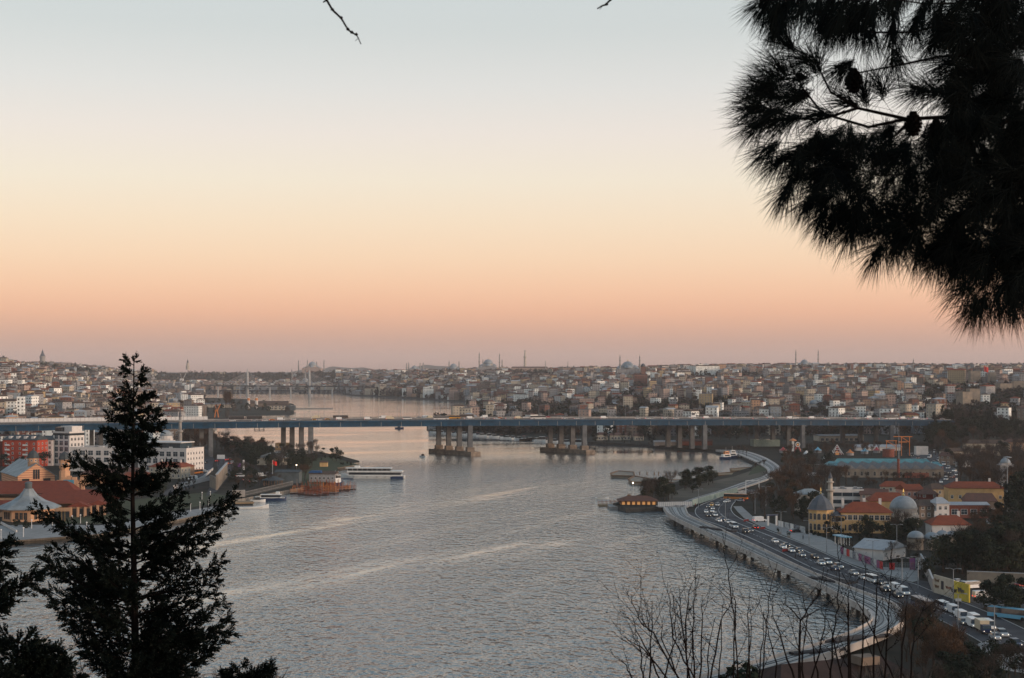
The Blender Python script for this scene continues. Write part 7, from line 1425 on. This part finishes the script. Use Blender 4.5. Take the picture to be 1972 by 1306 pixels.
# umbrella-like pine bough: limbs, needle tufts and cones
PY = 6.0
def pq(x, y, dy=0.0): return A(1360 + x / 1.92, PY + dy, H - (y / 1.92 - HY) * (PY + dy) / F)
pt = thing('pine_tree', 'black pine bough with long needles hanging into the upper corner', 'tree', A(2240, PY + .3, hz(2.6, 6))); po = pt.location.copy()
def lp_(*pts): return [pq(*p) - po for p in pts]
wb = MB(); R_ = lambda a, n: [a * (1 - .75 * i / (n - 1)) for i in range(n)]
tr0 = MB(); tr0.tube([(0, 0, -.4), (.05, 0, 2.5), (-.1, 0, 5.5), (0, .1, 8)], [.17, .15, .12, .07], 10); tr0.build('trunk', 'bark_dark', pt)
LIMBS = [[(1700,300,.3),(1330,420,.1),(1100,450),(960,430),(740,440),(560,400),(460,340),(410,240)], [(740,440),(600,470),(430,420),(360,330),(310,240),(300,160)], [(560,400),(430,440),(330,440),(250,410),(200,355)], [(1700,200,.3),(1250,120),(960,10),(820,15),(700,0)], [(1100,200),(860,210),(720,240),(560,270),(510,230)],
         [(1100,450),(960,560),(820,640),(640,650),(480,600),(330,560)], [(960,560),(860,720),(700,800),(560,790),(420,740)], [(1250,420),(1120,640),(980,820),(820,860),(660,880)], [(1330,420,.1),(1240,760),(1130,940),(1040,1040),(990,1100)], [(1200,120),(1000,60),(760,120),(600,120),(480,80),(330,10)], [(1330,420,.1),(1200,300),(1050,250),(900,260),(780,320)], [(760,440),(700,500),(620,560),(520,520)]]
for l in LIMBS: wb.tube(lp_(*l), R_(.013 if len(l) > 6 else .007, len(l)), 6)
wn_ = MB()
def tuft(c, d, n, ln, spread):
    for i in range(n):
        e = (d * fr.uniform(.5, 1.2) + frv() * spread + Vector((0, 0, -.16))).normalized(); l = ln * fr.uniform(.65, 1.1); p = c + frv() * .012 - d * fr.uniform(0, .05); u = e.cross(Vector((0, 1, 0)) + frv() * .4).normalized() * .00085; m = p + e * l * .55; q = p + e * l + Vector((0, 0, -.012))
        wn_.face([p - u, p + u, m + u, m - u]); wn_.face([m - u, m + u, q])
TUFTS = [(190,395,-1,.05),(185,465,-.9,-.4),(215,310,-.9,.3),(230,555,-.8,-.6),(255,445,-.9,-.2),(240,345,-.7,.4),(250,290,-.8,.3),(330,360,-.8,.1),(280,250,-.5,.5),(300,165,-.3,.4),(365,225,-.4,.2),(410,235,-.2,.4),(200,355,-1,.1),(250,405,-1,-.1),(320,440,-1,-.3),(340,290,-.8,.2),(360,340,-.8,0),(350,550,-.8,-.6),(280,600,-.8,-.5),(330,640,-.7,-.6),(300,700,-.6,-.8),(390,740,-.5,-.8),(420,800,-.4,-.9),(480,820,-.3,-1),(540,850,-.4,-.9),(640,920,-.5,-.8),(700,900,0,-1),(790,930,.1,-1),(860,960,-.2,-1),(930,1000,-.4,-.9),(1000,1130,-.5,-.8),(1040,1120,-.3,-1),(1060,1100,-.2,-1),(1120,1110,0,-1),(1160,1100,.1,-1),(960,1060,-.6,-.8),
         (210,5,-.6,-.5),(290,15,-.4,-.8),(400,30,-.4,-.9),(480,80,-.3,-.9),(560,60,-.2,-1),(600,130,0,-1),(680,120,0,-1),(700,200,0,-1),(780,100,-.2,-.9),(850,160,-.5,-.7),(880,240,-.8,-.2),(780,330,-.9,.1),(850,330,-.6,.3),(640,330,-.3,.5),(590,345,-.2,.8),(500,240,-.5,-.4),(520,370,-.5,.3),(430,420,-.9,0),(450,520,-.8,-.3)]
for x, y, dx, dz in TUFTS: 
    for j in range(2): tuft(pq(x + fr.uniform(-14, 14), y + fr.uniform(-14, 14), fr.uniform(-.15, .15)) - po, Vector((dx, fr.uniform(-.4, .4), dz)).normalized(), 66, .17, .85)
PB = [(470,480),(900,480),(880,330),(900,250),(870,60),(900,-30),(1260,-30),(1260,1080),(1000,1050),(900,980),(760,900),(560,840),(430,760),(330,650),(320,560),(420,500)]
n = 0
while n < 540:
    x, y = fr.uniform(320, 1260), fr.uniform(-30, 1080)
    if not inpoly(x, y, PB): continue
    if fr.random() < .35 and 560 < x < 880 and 480 < y < 900 and math.sin(x * .03) * math.sin(y * .025) > .3: continue
    n += 1; tuft(pq(x, y, fr.uniform(-.4, .5)) - po, Vector((fr.uniform(-.8, .3), fr.uniform(-.5, .5), fr.uniform(-1, .2))).normalized(), 62 if x < 900 else 85, .14, 1.0)
for k in range(60): x, y = fr.uniform(200, 880), fr.uniform(-20, 130); tuft(pq(x, y - 30, fr.uniform(-.3, .3)) - po, Vector((-.35, fr.uniform(-.4, .4), -.9)).normalized(), 60, .14, .6)
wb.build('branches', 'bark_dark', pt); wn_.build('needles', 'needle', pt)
for x, y in ((765,450),(850,480),(865,520),(545,290)):
    c = pq(x, y) - po; w = MB()
    for j in range(7):
        for i in range(9): a = i * 2 * PI / 9 + j * .35; r = .030 * math.sin(PI * (j + .8) / 8.2); z = .03 - .014 * j; p = Vector((r * math.cos(a), r * math.sin(a), z)); w.box(tuple(c + p), (.014, .012, .010), a, 0, .5)
    w.lathe(tuple(c + Vector((0, 0, -.06))), [(.004, 0), (.02, .03), (.024, .06), (.008, .1)], 8); w.build('cone', 'bark_dark', pt)
# leafless shrubs under the railing
def shrub(label, Y, stems, seed, fan):
    q = random.Random(seed); k = Y / F; x0 = sum(s[0][0] for s in stems) / len(stems); o = A(x0, Y, hz((x0 - CX) * k, Y)); th = thing('bare_shrub', label, 'shrub', o); wb, wt = MB(), MB()
    def twig(p, d, ln, r, dep):
        pts = [p]; e = d.copy()
        for i in range(4): e = (e + Vector((q.uniform(-.22, .22), q.uniform(-.2, .2), q.uniform(-.05, .2)))).normalized(); pts.append(pts[-1] + e * ln / 4)
        wt.tube(pts, [r * (1 - .2 * i) for i in range(5)], 3)
        for i in (1, 2, 3, 4): u = pts[i]; wt.tube([u, u + Vector((q.uniform(-1, 1), q.uniform(-1, 1), .4)).normalized() * .012], r * .9, 3)
        if dep:
            for i in range(q.choice((1, 2, 3))): twig(pts[q.randint(1, 3)], (e + Vector((q.choice((-1, 1)) * q.uniform(.35, .9), q.uniform(-.5, .5), q.uniform(0, .4)))).normalized(), ln * q.uniform(.35, .65), r * .6, dep - 1)
    for s in stems:
        dy = q.uniform(-.4, .4); pts = [A(px, Y + dy * (1 - i / len(s)), H - (py - HY) * (Y + dy * (1 - i / len(s))) / F) - o for i, (px, py) in enumerate(s)]; fin = []
        for a, b in zip(pts, pts[1:]):
            for j in range(4): fin.append(a.lerp(b, j / 4) + Vector((q.uniform(-1, 1), 0, q.uniform(-1, 1))) * .006)
        fin.append(pts[-1]); base = pts[0] + Vector((0, 0, -1.1)); base.x *= .4; fin = [base] + fin; n = len(fin); r0 = .0062 * fan; wb.tube(fin, [max(.0017, r0 * (1 - i / n) ** .8) for i in range(n)], 5)
        for i in range(2, n - 1):
            if q.random() < .42: d = (fin[i + 1] - fin[i]).normalized(); twig(fin[i], (d * .9 + Vector((q.choice((-1, 1)) * q.uniform(.3, .8), q.uniform(-.4, .4), 0))).normalized(), q.uniform(.10, .34), max(.0016, r0 * .36 * (1 - i / n) + .0012), 1 if q.random() < .6 else 0)
    wb.build('stems', 'bark_dark', th); wt.build('twigs', 'bark_dark', th); return th
z8 = lambda l: [(1180 + x / 4.287, 1020 + y / 4.287) for x, y in l]; z7l = lambda l: [(1560 + x / 4.267, 1000 + y / 4.267) for x, y in l]
shrub('leafless many stemmed shrub at the lower edge in front of the water', 9, [z8(l) for l in ([(690,1260),(500,900),(470,600),(450,440)],[(620,1260),(600,800),(620,600),(640,480),(705,370)],[(670,1260),(665,900),(670,600),(715,380)],[(560,1260),(330,850),(240,770),(170,640),(155,540)],[(470,1260),(250,980),(165,930)],[(400,1260),(260,950),(200,830),(155,710)],[(180,1260),(110,1120),(40,1050)],[(420,1260),(520,900),(500,540)],[(720,1260),(735,750),(738,540)],[(300,1260),(320,820),(328,590)],[(560,1260),(400,900),(420,720)],[(800,1260),(900,750),(980,590),(1010,480)],[(250,1260),(230,1000),(205,880)],[(640,1260),(560,640),(545,460)])], 3, 1.0)
shrub('leafless slender shrub with the tallest whip between the other two', 9.5, [z8(l) for l in ([(1030,1260),(1000,700),(960,400),(920,150),(905,30)],[(990,1260),(1020,640),(980,440)],[(1230,1260),(1260,850),(1300,500),(1358,270)],[(1140,1260),(1115,700),(1135,510)],[(1200,1260),(1240,900),(1250,660)],[(1100,1260),(1150,800),(1130,640)],[(870,1260),(900,900),(910,620)],[(780,1260),(800,900),(850,720)],[(1350,1100),(1290,880),(1240,700)])], 5, .9)
shrub('leafless shrub spreading over the viaduct end with long crossing whips', 8.5, [z8(l) for l in ([(1540,1260),(1550,750),(1620,640),(1700,530),(1745,310)],[(1545,1260),(1550,740),(1430,620),(1420,510)],[(1500,1260),(1390,900),(1330,720),(1320,500)],[(1800,1260),(1810,900),(1860,640),(1865,340),(1862,60)],[(1950,1260),(1945,800),(1945,500)],[(1700,1260),(1640,900),(1480,560)],[(1640,1260),(1760,800),(1720,640)],[(1900,1260),(1800,820),(1750,710)],[(1560,1150),(1600,700),(1560,490)])] + [z7l(l) for l in ([(610,1340),(640,850),(665,560),(680,220)],[(420,1340),(440,650),(460,320)],[(520,1340),(550,560),(560,440)],[(740,1340),(790,760),(800,620)],[(330,1340),(310,700),(320,600)],[(700,1340),(480,860),(260,440)],[(820,1340),(860,900),(980,620)])], 8, 1.0)
for lab, Y, pts in (('dark leafless twig dangling from above against the sky', 5.0, [(624,-40),(629,0),(640,19),(657,35),(670,57),(677.6,63),(686,67),(689.3,72),(695,85)]), ('tiny dark twig tip poking in at the top edge', 5.0, [(1185,-30),(1176,0),(1168,9),(1160,11),(1150,17)])):
    o = A(pts[0][0], Y, H - (pts[0][1] - HY) * Y / F); th = thing('hanging_twig', lab, 'twig', o); q = [A(x, Y, H - (y - HY) * Y / F) - o for x, y in pts]; n = len(q); w = MB(); w.tube(q, [.0042 * (1 - .8 * i / n) + .0006 for i in range(n)], 6)
    for p in q[2:-2]: w.lathe(tuple(p - Vector((0, 0, .004))), [(.0006, 0), (.006, .003), (.0055, .007), (.0006, .011)], 6)
    w.build('stem', 'bark_dark', th); w = MB(); a = q[-3]; w.tube([q[-2], q[-2] + Vector((-.002, 0, -.006)), q[-2] + Vector((-.009, 0, -.012))], .0009, 4); w.tube([q[1], q[1] + Vector((-.012, 0, -.008))], [.004, .002], 5); w.build('side_shoot', 'bark_dark', th)
# scrub on the slope just below the eye
for i in range(46):
    px = fr.uniform(-60, 560) if i < 26 else fr.uniform(1380, 2050); Y = fr.uniform(60, 150); x = (px - CX) * Y / F; z = hz(x, Y); key = fr.choice(['grey', 'rust', 'bush', 'round'] if i >= 26 else ['grey', 'bare', 'bush']); top = H - (1296 - HY) * Y / F - z; sc_ = min(1.0, max(.12, top / {'bush': 2.2, 'round': 9}.get(key, 11)))
    nm = {'bare': 'bare brown bush', 'rust': 'russet bush', 'grey': 'grey bare bush', 'round': 'dark leafy bush', 'bush': 'low dark shrub'}[key]; wh = ' on the slope below the conifers' if i < 26 else ' on the slope below the leafless shrubs'; tree(key, (x, Y, z), sc_, nm + wh, nm + wh)
plant_trees()
# ------------------------------------------------------------------ air
def haze():
    m, p = newmat('haze_air'); nt.nodes.remove(p)
    v = N('ShaderNodeVolumePrincipled'); v.inputs['Color'].default_value = (.93, .86, .85, 1); v.inputs['Density'].default_value = 0.000046; v.inputs['Anisotropy'].default_value = 0.0
    o = [n for n in nt.nodes if n.type == 'OUTPUT_MATERIAL'][0]; L(v.outputs[0], o.inputs['Volume'])
    w = MB(); w.box((0, 7000, -5.2), (16000, 14600, 215)); structure(w.build('haze', 'haze_air'), 'stuff')
haze()
